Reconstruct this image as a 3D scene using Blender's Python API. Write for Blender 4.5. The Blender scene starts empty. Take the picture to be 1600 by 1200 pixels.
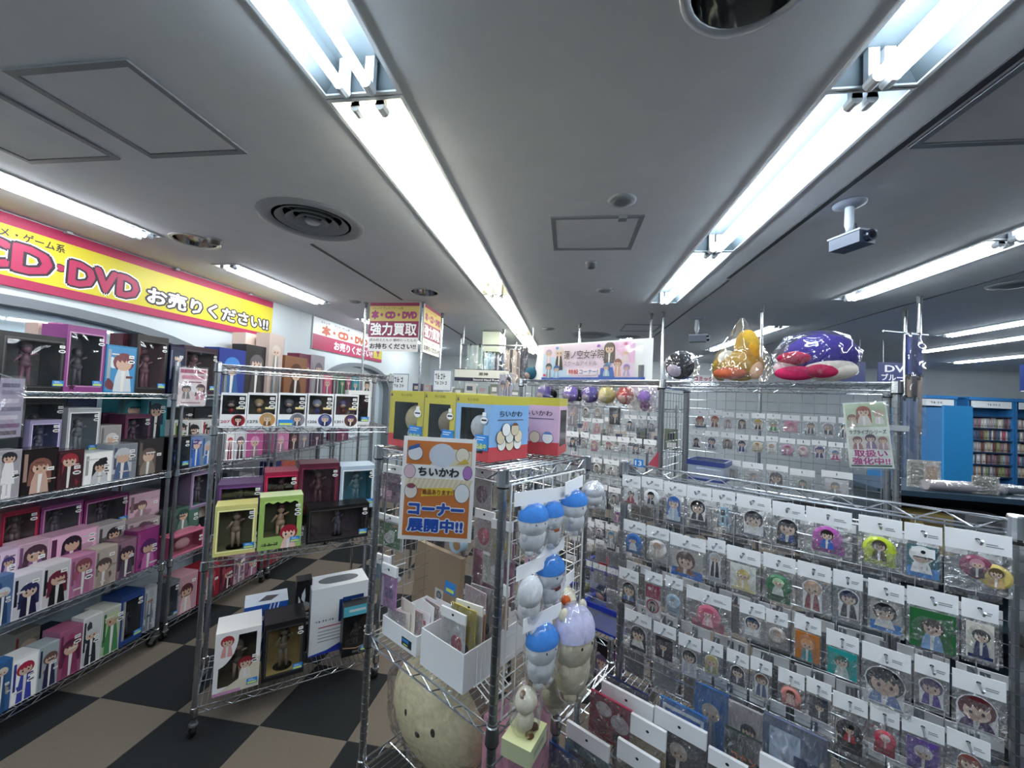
import bpy, math, random
from mathutils import Vector, Matrix
from mathutils.geometry import delaunay_2d_cdt
random.seed(7)
SC = bpy.context.scene
COL = SC.collection
PI = math.pi
EXPOSURE = 0.56
CEILC = 'd8dce2'
CEILC2 = 'dce0e6'

# ------------------------------------------------------------------ camera, world, exposure
CAM_H, YAW, PITCH, ROLL = 1.79, .1403, .0375, -.0435
def make_camera():
    cy, sy, cp, sp = math.cos(YAW), math.sin(YAW), math.cos(PITCH), math.sin(PITCH)
    fwd = Vector((-sy*cp, cy*cp, sp)); right = Vector((cy, sy, 0)); down = fwd.cross(right)
    c, s = math.cos(ROLL), math.sin(ROLL)
    r2 = right*c + down*s; d2 = down*c - right*s
    cam = bpy.data.cameras.new('camera'); cam.sensor_width = 36; cam.lens = 36*624/1600; cam.clip_start = .02
    o = bpy.data.objects.new('camera', cam); COL.objects.link(o)
    m = Matrix((r2, -d2, -fwd)).transposed().to_4x4(); m.translation = Vector((0, 0, CAM_H)); o.matrix_world = m
    SC.camera = o
make_camera()
W = bpy.data.worlds.new('world'); SC.world = W; W.use_nodes = True
W.node_tree.nodes['Background'].inputs[0].default_value = (.62, .7, .85, 1)
W.node_tree.nodes['Background'].inputs[1].default_value = .3
SC.view_settings.view_transform = 'Standard'; SC.view_settings.look = 'None'; SC.view_settings.gamma = 1
SC.view_settings.use_curve_mapping = False
SC.view_settings.exposure = EXPOSURE
SC.cycles.transparent_max_bounces = 24
SC.cycles.max_bounces = 8
SC.cycles.diffuse_bounces = 4
SC.cycles.sample_clamp_indirect = 6
TUBE_W = 31.0

# ------------------------------------------------------------------ materials
def lin(c):
    return tuple((v/12.92 if v <= .04045 else ((v+.055)/1.055)**2.4) for v in c)
def hexc(h):
    return lin(tuple(int(h[i:i+2], 16)/255 for i in (0, 2, 4)))
MC = {}
def mat(h, rough=.55, metal=0., spec=.5):
    """plain procedural paint/paper/plastic of one sRGB colour with a faint noise in its tone"""
    k = (h, rough, metal, spec)
    if k in MC: return MC[k]
    m = bpy.data.materials.new('paint_'+h); m.use_nodes = True
    b = m.node_tree.nodes['Principled BSDF']
    b.inputs['Base Color'].default_value = (*hexc(h), 1)
    b.inputs['Roughness'].default_value = rough; b.inputs['Metallic'].default_value = metal
    b.inputs['Specular IOR Level'].default_value = spec
    MC[k] = m
    return m
def nodes(name):
    m = bpy.data.materials.new(name); m.use_nodes = True
    t = m.node_tree
    return m, t, t.nodes['Principled BSDF'], t.nodes['Material Output']
def noisy(name, h1, h2, scale, rough=.7, bump=0., detail=6, spec=.5):
    m, t, b, o = nodes(name)
    tc = t.nodes.new('ShaderNodeTexCoord'); n = t.nodes.new('ShaderNodeTexNoise')
    n.inputs['Scale'].default_value = scale; n.inputs['Detail'].default_value = detail
    r = t.nodes.new('ShaderNodeValToRGB')
    r.color_ramp.elements[0].color = (*hexc(h1), 1); r.color_ramp.elements[1].color = (*hexc(h2), 1)
    r.color_ramp.elements[0].position = .35; r.color_ramp.elements[1].position = .65
    t.links.new(tc.outputs['Object'], n.inputs['Vector']); t.links.new(n.outputs['Fac'], r.inputs['Fac'])
    t.links.new(r.outputs['Color'], b.inputs['Base Color'])
    b.inputs['Roughness'].default_value = rough; b.inputs['Specular IOR Level'].default_value = spec
    if bump:
        bp = t.nodes.new('ShaderNodeBump'); bp.inputs['Strength'].default_value = bump; bp.inputs['Distance'].default_value = .004
        t.links.new(n.outputs['Fac'], bp.inputs['Height']); t.links.new(bp.outputs['Normal'], b.inputs['Normal'])
    return m
def film(name, fac, rough, bscale, bstr, tint=(1, 1, 1), haze=0., bdist=.02):
    """thin clear plastic: mostly see-through with wrinkled glossy reflections"""
    m = bpy.data.materials.new(name); m.use_nodes = True; t = m.node_tree; t.nodes.clear()
    out = t.nodes.new('ShaderNodeOutputMaterial'); mx = t.nodes.new('ShaderNodeMixShader')
    tr = t.nodes.new('ShaderNodeBsdfTransparent'); gl = t.nodes.new('ShaderNodeBsdfGlossy')
    tr.inputs['Color'].default_value = (*tint, 1)
    gl.inputs['Roughness'].default_value = rough; gl.inputs['Color'].default_value = (1, 1, 1, 1)
    tc = t.nodes.new('ShaderNodeTexCoord'); nz = t.nodes.new('ShaderNodeTexNoise'); nz.inputs['Scale'].default_value = bscale
    nz.inputs['Detail'].default_value = .6; nz.inputs['Distortion'].default_value = 2.0
    bp = t.nodes.new('ShaderNodeBump'); bp.inputs['Strength'].default_value = bstr; bp.inputs['Distance'].default_value = bdist
    t.links.new(tc.outputs['Object'], nz.inputs['Vector']); t.links.new(nz.outputs['Fac'], bp.inputs['Height'])
    t.links.new(bp.outputs['Normal'], gl.inputs['Normal'])
    lw = t.nodes.new('ShaderNodeLayerWeight'); lw.inputs['Blend'].default_value = .25
    t.links.new(bp.outputs['Normal'], lw.inputs['Normal'])
    ma = t.nodes.new('ShaderNodeMath'); ma.operation = 'MULTIPLY_ADD'; ma.use_clamp = True
    ma.inputs[1].default_value = .5; ma.inputs[2].default_value = fac
    t.links.new(lw.outputs['Fresnel'], ma.inputs[0]); t.links.new(ma.outputs[0], mx.inputs['Fac'])
    t.links.new(tr.outputs[0], mx.inputs[1])
    if haze:
        df = t.nodes.new('ShaderNodeBsdfDiffuse'); df.inputs['Color'].default_value = (.8, .82, .85, 1)
        m2 = t.nodes.new('ShaderNodeMixShader'); m2.inputs['Fac'].default_value = haze
        t.links.new(gl.outputs[0], mx.inputs[2]); t.links.new(mx.outputs[0], m2.inputs[1]); t.links.new(df.outputs[0], m2.inputs[2])
        t.links.new(m2.outputs[0], out.inputs['Surface'])
    else:
        t.links.new(gl.outputs[0], mx.inputs[2]); t.links.new(mx.outputs[0], out.inputs['Surface'])
    return m
def glow(name, rgb, s):
    m = bpy.data.materials.new(name); m.use_nodes = True; t = m.node_tree; t.nodes.clear()
    out = t.nodes.new('ShaderNodeOutputMaterial'); e = t.nodes.new('ShaderNodeEmission')
    e.inputs['Color'].default_value = (*rgb, 1); e.inputs['Strength'].default_value = s
    t.links.new(e.outputs[0], out.inputs['Surface']); return m
CHROME = mat('c4c7cc', .22, 1.)
CHROME2 = mat('a9adb2', .32, 1.)
WIREWHITE = mat('e6e6e2', .4)
BLACK = mat('0c0c0d', .5)
DARK = mat('1a1a1c', .5)
PAPER = mat('f4f4f6', .6)
FILM = film('clear_film', .10, .1, 2.3, .9, haze=.05, bdist=.07)
FILM2 = film('crisp_film', .13, .08, 3., 1., haze=.05, bdist=.1)
WRAP = film('toy_wrap', .09, .08, 11, .8, haze=.02, bdist=.03)
PANE = film('box_window', .05, .06, 6, .12, (.93, .93, .93))
HAZY = film('milky_plastic', .05, .25, 8, .1, (.9, .93, .97), .16)

# ------------------------------------------------------------------ mesh builder
class MB:
    def __init__(s): s.v = []; s.f = []; s.m = []; s.mats = []
    def mi(s, m):
        if m not in s.mats: s.mats.append(m)
        return s.mats.index(m)
    def poly(s, pts, m):
        b = len(s.v); s.v += [tuple(p) for p in pts]; s.f.append(tuple(range(b, b+len(pts)))); s.m.append(s.mi(m))
    def box(s, x0, x1, y0, y1, z0, z1, m, skip=''):
        b = len(s.v)
        s.v += [(x0,y0,z0),(x1,y0,z0),(x1,y1,z0),(x0,y1,z0),(x0,y0,z1),(x1,y0,z1),(x1,y1,z1),(x0,y1,z1)]
        k = s.mi(m)
        for n, q in (('b',(0,3,2,1)),('t',(4,5,6,7)),('f',(0,1,5,4)),('r',(1,2,6,5)),('k',(2,3,7,6)),('l',(3,0,4,7))):
            if n not in skip: s.f.append(tuple(b+i for i in q)); s.m.append(k)
    def cyl(s, p0, p1, r, m, n=8, r1=None, caps=True):
        p0 = Vector(p0); p1 = Vector(p1); d = p1-p0
        if d.length < 1e-9: return
        d.normalize(); a = d.orthogonal().normalized(); c = d.cross(a); r1 = r if r1 is None else r1
        b = len(s.v); k = s.mi(m)
        for p, rr in ((p0, r), (p1, r1)):
            for i in range(n):
                t = 2*PI*(i+.5)/n; s.v.append(tuple(p + (a*math.cos(t)+c*math.sin(t))*rr))
        for i in range(n):
            j = (i+1) % n; s.f.append((b+i, b+j, b+n+j, b+n+i)); s.m.append(k)
        if caps:
            s.f.append(tuple(b+i for i in reversed(range(n)))); s.m.append(k)
            s.f.append(tuple(b+n+i for i in range(n))); s.m.append(k)
    def tube(s, pts, r, m, n=6):
        for i in range(len(pts)-1): s.cyl(pts[i], pts[i+1], r, m, n)
    def lathe(s, prof, m, n=20, c=(0, 0, 0), sx=1., sy=1.):
        b = len(s.v); k = s.mi(m)
        for r, z in prof:
            for i in range(n):
                t = 2*PI*i/n; s.v.append((c[0]+r*sx*math.cos(t), c[1]+r*sy*math.sin(t), c[2]+z))
        for q in range(len(prof)-1):
            for i in range(n):
                j = (i+1) % n; s.f.append((b+q*n+i, b+q*n+j, b+(q+1)*n+j, b+(q+1)*n+i)); s.m.append(k)
    def ball(s, c, rx, ry, rz, m, nu=14, nv=9, fn=None):
        b = len(s.v); k = s.mi(m)
        for q in range(nv+1):
            ph = PI*q/nv
            for i in range(nu):
                t = 2*PI*i/nu; p = (math.sin(ph)*math.cos(t), math.sin(ph)*math.sin(t), -math.cos(ph))
                s.v.append((c[0]+rx*p[0], c[1]+ry*p[1], c[2]+rz*p[2]))
        for q in range(nv):
            for i in range(nu):
                j = (i+1) % nu; s.f.append((b+q*nu+i, b+q*nu+j, b+(q+1)*nu+j, b+(q+1)*nu+i))
                s.m.append(k if fn is None else s.mi(fn(q/nv, i/nu) or m))
    def flat(s, pts, y, m):            # polygon in the x-z plane facing -y
        s.poly([(x, y, z) for x, z in pts], m)
    def oval(s, cx, cz, rx, rz, y, m, n=16, a0=0., a1=2*PI):
        s.flat([(cx+rx*math.cos(a0+(a1-a0)*i/n), cz+rz*math.sin(a0+(a1-a0)*i/n)) for i in range(n if a1-a0 > 6.2 else n+1)], y, m)
    def rect(s, x0, x1, z0, z1, y, m): s.flat([(x0, z0), (x1, z0), (x1, z1), (x0, z1)], y, m)
    def frame(s, x0, x1, z0, z1, t, y, m):
        s.rect(x0, x1, z0, z0+t, y, m); s.rect(x0, x1, z1-t, z1, y, m)
        s.rect(x0, x0+t, z0+t, z1-t, y, m); s.rect(x1-t, x1, z0+t, z1-t, y, m)
    def mesh(s, name, smooth=False):
        me = bpy.data.meshes.new(name); me.from_pydata(s.v, [], s.f)
        for m in s.mats: me.materials.append(m)
        me.polygons.foreach_set('material_index', s.m)
        if smooth: me.polygons.foreach_set('use_smooth', [True]*len(s.f))
        me.update(); return me
    def obj(s, name, parent=None, loc=(0, 0, 0), rotz=0., smooth=False):
        return link(name, s.mesh(name, smooth), parent, loc, rotz)
def link(name, me, parent=None, loc=(0, 0, 0), rotz=0., scale=None):
    o = bpy.data.objects.new(name, me); COL.objects.link(o)
    o.location = loc; o.rotation_euler = (0, 0, rotz)
    if scale: o.scale = scale
    if parent: o.parent = parent
    return o
def tag(o, label, cat, group=None, kind=None):
    if label: o['label'] = label
    if cat: o['category'] = cat
    if group: o['group'] = group
    if kind: o['kind'] = kind
    return o
def thing(name, label, cat, loc, rotz=0., group=None):
    o = bpy.data.objects.new(name, None); COL.objects.link(o); o.empty_display_size = .1
    o.location = loc; o.rotation_euler = (0, 0, rotz)
    return tag(o, label, cat, group)
def struct(o): o['kind'] = 'structure'; return o

# lettering: Blender's built-in font, turned into flat meshes and scaled into a rectangle
TC = {}
def glyphs(txt, off):
    k = (txt, off)
    if k not in TC:
        cu = bpy.data.curves.new('lettering', 'FONT'); cu.body = txt; cu.offset = off; cu.resolution_u = 2; cu.fill_mode = 'FRONT'
        ob = bpy.data.objects.new('lettering', cu); COL.objects.link(ob)
        dg = bpy.context.evaluated_depsgraph_get()
        me = bpy.data.meshes.new_from_object(ob.evaluated_get(dg)); bpy.data.objects.remove(ob); bpy.data.curves.remove(cu)
        TC[k] = ([tuple(v.co) for v in me.vertices], [tuple(p.vertices) for p in me.polygons]); bpy.data.meshes.remove(me)
    return TC[k]
def write(mb, txt, x0, x1, z0, z1, y, layers, slant=0., fitw=False):
    """layers: (offset, material) from the back outline to the face; the glyphs fill the rectangle, facing -y"""
    v0, _ = glyphs(txt, 0.)
    ax, bx = min(v[0] for v in v0), max(v[0] for v in v0); az, bz = min(v[1] for v in v0), max(v[1] for v in v0)
    kx = (x1-x0)/max(bx-ax, 1e-6); kz = (z1-z0)/max(bz-az, 1e-6)
    if fitw: kx = kz = min(kx, kz)
    v, f = glyphs(txt, 0.); dep = .0003
    for i, (off, m) in enumerate(layers):
        dep += .0002
        k = mb.mi(m); n = 0 if off < .012 else (4 if off < .03 else (6 if off < .06 else 10))
        sh = [(0., 0.)]+[(off*math.cos(2*PI*j/n+.4), off*math.sin(2*PI*j/n+.4)) for j in range(n)]
        for dx, dz_ in sh:                                   # outline and weight: the glyph set down again round itself
            b = len(mb.v); dep += .00006
            for p in v:
                zz = (p[1]+dz_-az)*kz
                mb.v.append((x0+(p[0]+dx-ax)*kx+slant*zz, y-dep, z0+zz))
            for q in f: mb.f.append(tuple(b+j for j in q)); mb.m.append(k)

def scribble(mb, x0, x1, z0, z1, y, m, n=5):
    """print too small to read: a row of short strokes"""
    s = (x1-x0)/n; h = z1-z0
    for i in range(n):
        a = x0+s*i
        mb.rect(a, a+s*.7, z0+h*(.42 if i % 2 else .7), z0+h*(.58 if i % 2 else .86), y, m); mb.rect(a+s*(.1 if i % 2 else .45), a+s*(.3 if i % 2 else .62), z0, z0+h, y-.0002, m)
        if i % 3: mb.rect(a, a+s*.6, z0+h*.05, z0+h*.2, y-.0004, m)
# ------------------------------------------------------------------ the room
HC = 2.72
X0, X1, Y0, Y1 = -3.17, 10.0, -3.6, 8.8
CEIL_M = noisy('ceiling_paint', CEILC, CEILC2, 9, .85, .04)
WALL_M = noisy('wall_paint', 'c3cbd0', 'cbd2d6', 3, .7, .02)
# lamp troughs: (centre x, y start, y end, width)
TROUGHS = [(-.67, -1.25, 1.12, .235), (-.67, 1.15, 3.46, .235), (-.67, 3.49, 5.72, .235), (-.67, 5.75, 7.9, .235),
           (.82, -1.26, -.03, .22), (.82, -.01, 1.22, .22), (.82, 1.24, 2.47, .22), (.82, 2.49, 3.72, .22), (.82, 5.6, 6.8, .22),
           (-2.68, .94, 2.15, .2), (-2.62, 2.67, 3.87, .2), (-2.58, 4.66, 5.86, .2), (-2.58, 6.5, 7.7, .2),
           (-2.68, -.5, .7, .2),
           (2.22, -.1, 1.1, .2), (2.22, 1.14, 2.34, .2), (2.22, 2.36, 3.56, .2), (2.26, 4.7, 6.8, .2), (2.26, 7.5, 8.3, .2),
           (4.2, 2.2, 5.12, .2), (4.95, 3.4, 6.4, .2), (6.35, 4.6, 7.6, .2)]
# round recesses: (x, y, opening radius)
ROUNDS = [(-2.42, 2.23, .115), (-1.32, 3.43, .12), (.36, .88, .125)]
DIFF = (-1.43, 1.99, .2)
def ceiling():
    vs = []; es = []; holes = []
    def ring(pts):
        b = len(vs); vs.extend(Vector(p) for p in pts); n = len(pts)
        es.extend((b+i, b+(i+1) % n) for i in range(n))
    ring([(X0, Y0), (X1, Y0), (X1, Y1), (X0, Y1)])
    for x, a, b, w in TROUGHS: ring([(x-w/2, a), (x+w/2, a), (x+w/2, b), (x-w/2, b)])
    rr = ROUNDS+[DIFF]
    for x, y, r in rr: ring([(x+r*math.cos(2*PI*i/28), y+r*math.sin(2*PI*i/28)) for i in range(28)])
    v2, _, f2, _, _, _ = delaunay_2d_cdt(vs, es, [], 0, 1e-5)
    mb = MB(); mb.v = [(p.x, p.y, HC) for p in v2]; k = mb.mi(CEIL_M)
    for f in f2:
        c = sum((v2[i] for i in f), Vector((0, 0)))/len(f)
        if any(abs(c.x-x) < w/2 and a < c.y < b for x, a, b, w in TROUGHS): continue
        if any((c-Vector((x, y))).length < r for x, y, r in rr): continue
        mb.f.append(tuple(reversed(f))); mb.m.append(k)
    o = struct(mb.obj('ceiling'))
    sl = MB(); sl.box(X0-.1, X1+.1, Y0-.1, Y1+.1, HC+.3, HC+.36, CEIL_M); sl.obj('upper_slab', o)
    return o
CEIL = ceiling()
def seam(x, y0, y1, w, name='trim_1'):
    mb = MB(); mb.box(x-w/2, x+w/2, y0, y1, HC-.006, HC-.0005, mat('3c4046', .6)); return struct(mb.obj(name))
seam(1.10, .2, 3.0, .026, 'trim_1'); seam(1.12, 3.05, 6.5, .014, 'trim_2'); seam(2.76, 1.2, 6.5, .012, 'trim_3'); seam(-1.65, 2.3, 3.7, .02, 'trim_4')
seam(-1.62, 4.4, 8.0, .02, 'trim_5')

# carpet tiles
TILE_D = noisy('carpet_dark', '242628', '2e3032', 240, .95, .5, spec=.1)
TILE_L = noisy('carpet_taupe', '6b6259', '776e65', 240, .95, .5, spec=.1)
SUB = mat('1d1d1e', .9)
fl = MB(); fl.box(X0, X1, Y0, Y1, -.05, -.004, SUB)
FLOOR = struct(fl.obj('floor'))
tmesh = []
for m in (TILE_D, TILE_L):
    b = MB(); g = .2485
    b.poly([(-g, -g, 0), (g, -g, 0), (g, g, 0), (-g, g, 0)], m); e = .25
    for p, q in (((-e, -e), (e, -e)), ((e, -e), (e, e)), ((e, e), (-e, e)), ((-e, e), (-e, -e))):
        b.poly([(p[0], p[1], -.004), (q[0], q[1], -.004), (q[0]*g/e, q[1]*g/e, 0), (p[0]*g/e, p[1]*g/e, 0)], m)
    tmesh.append(b.mesh('carpet_tile'))
TX, TY = -2.555, 1.992
for i in range(-1, 11):
    for j in range(-3, 11):
        link('carpet_tile', tmesh[(i+j) % 2], FLOOR, (TX+.5*i+.25, TY+.5*j+.25, 0))

# walls; the left one with two shallow arched recesses glazed in pale blue
def arch_pts(y0, y1, z0, zt, n=18):
    """outline of a flat arch on the y-z plane, from bottom left round to bottom right"""
    c = (y0+y1)/2; h = (y1-y0)/2
    return [(y0, z0)]+[(c-h*math.cos(PI*i/n), zt-.42+.42*math.sin(PI*i/n)**.8) for i in range(n+1)]+[(y1, z0)]
ARCHES = [(.55, 3.25, .1, 2.255), (4.75, 6.75, .1, 2.235)]
def left_wall():
    vs = []; es = []; ins = []
    def ring(pts):
        b = len(vs); vs.extend(Vector(p) for p in pts); n = len(pts); es.extend((b+i, b+(i+1) % n) for i in range(n))
    ring([(Y0, 0), (Y1, 0), (Y1, HC), (Y0, HC)])
    polys = [arch_pts(*a) for a in ARCHES]
    for p in polys: ring(p)
    v2, _, f2, _, _, _ = delaunay_2d_cdt(vs, es, [], 0, 1e-5)
    def inside(c, poly):
        r = False; n = len(poly)
        for i in range(n):
            (xa, ya), (xb, yb) = poly[i], poly[(i+1) % n]
            if (ya > c[1]) != (yb > c[1]) and c[0] < (xb-xa)*(c[1]-ya)/(yb-ya)+xa: r = not r
        return r
    mb = MB(); mb.v = [(X0, p.x, p.y) for p in v2]; k = mb.mi(WALL_M)
    for f in f2:
        c = sum((v2[i] for i in f), Vector((0, 0)))/len(f)
        if not any(inside(c, p) for p in polys): mb.f.append(tuple(f)); mb.m.append(k)
    mb.box(X0-.3, X0-.26, Y0, Y1, 0, HC, WALL_M)
    struct(mb.obj('wall_left'))
    GL = film('window_glass', .06, .03, 2, .02, (.93, .97, 1.))
    for n, p in enumerate(polys):
        fr = MB(); fm = mat('6f757c', .45); ctr = ((p[0][0]+p[-1][0])/2, 1.0)
        for i in range(len(p)-1):
            a, b = p[i], p[i+1]
            def inn(q): return (ctr[0]+(q[0]-ctr[0])*.955, ctr[1]+(q[1]-ctr[1])*.955)
            c, d = inn(b), inn(a)
            fr.poly([(X0+.03, *a), (X0+.03, *b), (X0+.03, *c), (X0+.03, *d)], fm)
            fr.poly([(X0-.1, *d), (X0-.1, *c), (X0+.03, *c), (X0+.03, *d)][::-1], fm)
            fr.poly([(X0+.03, *a), (X0+.03, *b), (X0-.02, *b), (X0-.02, *a)], fm)
        o = struct(fr.obj('window_%d' % (n+1)))
        g = MB(); g.poly([(X0-.06, *q) for q in p], GL); g.obj('pane', o)
        bk = MB(); bk.poly([(X0-.075, *q) for q in p], mat('d3dfe6', .6)); bk.obj('panel_board', o)
left_wall()
def wall(name, x0, x1, y0, y1):
    mb = MB(); mb.box(x0, x1, y0, y1, 0, HC, WALL_M); return struct(mb.obj(name))
wall('wall_far', X0-.3, X1, Y1, Y1+.1); wall('wall_right', X1, X1+.1, Y0, Y1+.1); wall('wall_near', X0-.3, X1, Y0-.1, Y0)

# ------------------------------------------------------------------ ceiling lamps
WHITE_E = mat('dfe3e6', .5)
def lamp(x, a, b, w, col, strength, kind, label, group):
    t = thing('ceiling_light', label, 'light', (x, a, HC), 0, group)
    L = b-a; d = .085; m = mat({'cool': '4e585e', 'warm': '8c897c', 'neutral': '666c74'}[col], .45); h = w/2-.001
    mb = MB()                                                    # trough, open below, with sloping wings
    mb.poly([(-h, 0, 0), (-h, L, 0), (-h*.62, L, d), (-h*.62, 0, d)][::-1], m)
    mb.poly([(h, 0, 0), (h, L, 0), (h*.62, L, d), (h*.62, 0, d)], m)
    mb.poly([(-h*.62, 0, d), (h*.62, 0, d), (h*.62, L, d), (-h*.62, L, d)][::-1], m)
    mb.poly([(-h, 0, 0), (h, 0, 0), (h*.62, 0, d), (-h*.62, 0, d)], m)
    mb.poly([(-h, L, 0), (h, L, 0), (h*.62, L, d), (-h*.62, L, d)][::-1], m)
    mb.obj('housing', t)
    rm = mat('c9ced3', .5); r = MB(); e = .012
    r.box(-h-e, -h, -e, L+e, -.006, -.0005, rm); r.box(h, h+e, -e, L+e, -.006, -.0005, rm)
    r.box(-h, h, -e, 0, -.006, -.0005, rm); r.box(-h, h, L, L+e, -.006, -.0005, rm)
    r.obj('rim', t)
    xs = (-.042, .042) if kind == 2 else (-.02, .02)
    zt = -.012
    gm = GLOW[col]
    for xx in xs:
        tb = MB(); tb.cyl((xx, .05, zt), (xx, L-.05, zt), .0145, gm, 10); tb.obj('tube', t, smooth=False)
    for yy, s in ((.012, 1), (L-.012, -1)):
        for xx in xs:
            k = MB(); k.cyl((xx, yy, zt), (xx, yy+s*.038, zt), .0165, mat('cfd3d8', .4), 10); k.box(xx-.014, xx+.014, min(yy, yy+s*.02), max(yy, yy+s*.02), zt, d-.002, mat('cfd3d8', .4)); k.obj('socket', t)
    return t
GLOW = {'cool': glow('tube_cool', (.78, .90, 1.0), TUBE_W), 'warm': glow('tube_warm', (1.0, .98, .86), TUBE_W), 'neutral': glow('tube_neutral', (.88, .95, 1.0), TUBE_W)}
for i, (x, a, b, w) in enumerate(TROUGHS):
    if x == -.67:
        lb = ['twin-tube recessed lamp with bluish white tubes, cut by the upper picture edge',
              'long warm white twin-tube recessed lamp, second of the middle row, over the shop aisle',
              'warm white recessed lamp, third along the middle row, narrow with distance', 'far end lamp of the middle row above the hanging banner'][i]
        lamp(x, a, b, w, 'cool' if i == 0 else 'warm', 1, 2, lb, 'ceiling lamps of the middle row')
    elif x == .82:
        j = i-4
        lb = ['recessed lamp of the row over the mesh racks, behind the viewpoint', 'nearest recessed lamp over the right racks, reaching the upper picture edge',
              'recessed lamp over the right racks beside the near ceiling camera', 'last and smallest lamp of the bright row ending above the banner rack',
              'small far lamp beyond the end of the bright right row'][j]
        lamp(x, a, b, w, 'cool', 1, 1, lb, 'ceiling lamps over the mesh racks')
    elif x < -2:
        j = i-9
        lb = ['bright twin-tube lamp at the left picture edge, over the yellow sign', 'short lamp past the convex downlight on the left, above the yellow sign end',
              'small lamp seen just left of the maroon hanging notice', 'far small lamp by the arched window deep in the left row', 'lamp of the left row behind the viewpoint'][j]
        lamp(x, a, b, w, 'neutral', 1, 2, lb, 'ceiling lamps along the left wall')
    else:
        j = i-14
        lb = ['lamp of the right-hand row nearest behind the viewpoint', 'lamp of the right-hand row close to the right picture edge', 'long slanting lamp right of the ceiling camera, ending near the pole',
              'lamp seen behind the yellow bagged plush on the rear rack', 'tiny lamp by the far wall behind the banner rack plush', 'upper of three thin far lamps above the blue shelving',
              'middle of three thin far lamps above the blue shelving', 'lowest of three thin far lamps above the blue shelving'][j]
        lamp(x, a, b, w, 'neutral', 1, 1, lb, 'ceiling lamps on the right side')

# ceiling fittings
def hatch(x0, x1, y0, y1, label):
    t = thing('ceiling_hatch', label, 'hatch', ((x0+x1)/2, (y0+y1)/2, HC), 0, 'ceiling access hatches')
    a, b = (x1-x0)/2, (y1-y0)/2; fm = mat('7d848b', .5); e = .022
    mb = MB()
    mb.box(-a, a, -b, -b+e, -.008, -.0005, fm); mb.box(-a, a, b-e, b, -.008, -.0005, fm); mb.box(-a, -a+e, -b+e, b-e, -.008, -.0005, fm); mb.box(a-e, a, -b+e, b-e, -.008, -.0005, fm)
    mb.obj('frame', t)
    p = MB(); p.box(-a+e+.004, a-e-.004, -b+e+.004, b-e-.004, -.004, -.0005, CEIL_M); p.obj('panel', t)
hatch(-1.73, -1.29, .94, 1.38, 'square access hatch in the ceiling at upper left, grey framed, complete in view')
hatch(-2.33, -1.88, .94, 1.38, 'access hatch cut by the left picture edge beside the full hatch')
hatch(-.12, .34, 1.99, 2.43, 'small grey-framed access hatch between the two bright lamp rows')
hatch(1.13, 1.58, .9, 1.52, 'grey framed ceiling hatch at the right picture edge beyond the dark slot')
hatch(.62, 1.05, 4.75, 5.2, 'far access hatch above the banner rack poles')
def downlight(x, y, r, label):
    t = thing('downlight', label, 'light', (x, y, HC), 0, 'round chrome downlights')
    k = MB(); k.lathe([(r, 0), (r*1.0, -.004), (r*1.16, -.007), (r*1.19, -.001)], mat('b9bec3', .35, .6), 28); k.obj('trim_ring', t, smooth=True)
    k = MB(); k.lathe([(r*.995, 0), (r*.97, .05), (r*.85, .11), (r*.55, .15), (.0001, .16)], mat('b9bcc0', .08, 1.), 28); k.obj('reflector', t, smooth=True)
    k = MB(); k.ball((0, 0, .1), .03, .03, .05, mat('d8d8d4', .3), 10, 6); k.obj('bulb', t, smooth=True)
downlight(-2.42, 2.23, .115, 'round chrome downlight beside the end of the left tube lamp')
downlight(-1.32, 3.43, .12, 'round chrome downlight above the maroon hanging notice')
downlight(.36, .88, .125, 'large chrome downlight cut by the upper picture edge')
def diffuser():
    t = thing('air_diffuser', 'round ceiling air diffuser of concentric grey rings, left of the middle lamps', 'vent', (DIFF[0], DIFF[1], HC))
    gm = mat('8d949b', .5)
    k = MB(); k.lathe([(.2, .0), (.205, -.004), (.25, -.012), (.272, -.001)], gm, 32); k.obj('rim', t, smooth=True)
    for i, (ro, ri) in enumerate(((.185, .15), (.135, .1), (.085, .055))):
        k = MB(); k.lathe([(ri, .03), (ri+.004, .028), (ro, -.004), (ro-.004, -.006), (ri-.004, .026)], gm, 32); k.obj('cone_ring', t, smooth=True)
    k = MB(); k.lathe([(.0001, -.012), (.03, -.012), (.042, .0), (.03, .02)], gm, 24); k.obj('hub', t, smooth=True)
    k = MB(); k.lathe([(.2, 0), (.2, .12), (.0001, .12)], mat('2b3240', .6), 24); k.obj('duct', t)
    for i in range(3):
        k = MB(); a = i*2*PI/3; k.cyl((.02*math.cos(a), .02*math.sin(a), .025), (.2*math.cos(a), .2*math.sin(a), .025), .004, gm, 5); k.obj('spoke', t)
diffuser()
def small_round(name, x, y, r, h, label, cat, group, dark='6c7278', flat=True):
    t = thing(name, label, cat, (x, y, HC), 0, group)
    k = MB(); k.lathe([(r*1.3, -.0005), (r*1.28, -.006), (r, -.01)], mat('878d92', .5), 24); k.obj('base', t, smooth=True)
    k = MB(); k.lathe([(r, -.008), (r*.95, -h), (r*.6, -h*1.15), (.0001, -h*1.15)], mat(dark, .5), 24); k.obj('dome', t, smooth=True)
small_round('ceiling_speaker', .21, 1.84, .05, .012, 'round grey ceiling speaker above the middle hatch', 'speaker', 'small round ceiling fittings')
small_round('smoke_detector', .12, 2.67, .03, .035, 'small dark round detector just past the middle hatch', 'detector', 'small round ceiling fittings', '3a3d42')
small_round('smoke_detector', .27, 3.33, .055, .012, 'flat grey detector farther on toward the banner rack', 'detector', 'small round ceiling fittings')
small_round('smoke_detector', -2.26, 2.21, .032, .03, 'small dark round detector beside the left chrome downlight', 'detector', 'small round ceiling fittings', '4a4645')
small_round('ceiling_speaker', -.28, 5.15, .06, .012, 'far round speaker in the ceiling left of the banner pole', 'speaker', 'small round ceiling fittings')
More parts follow.
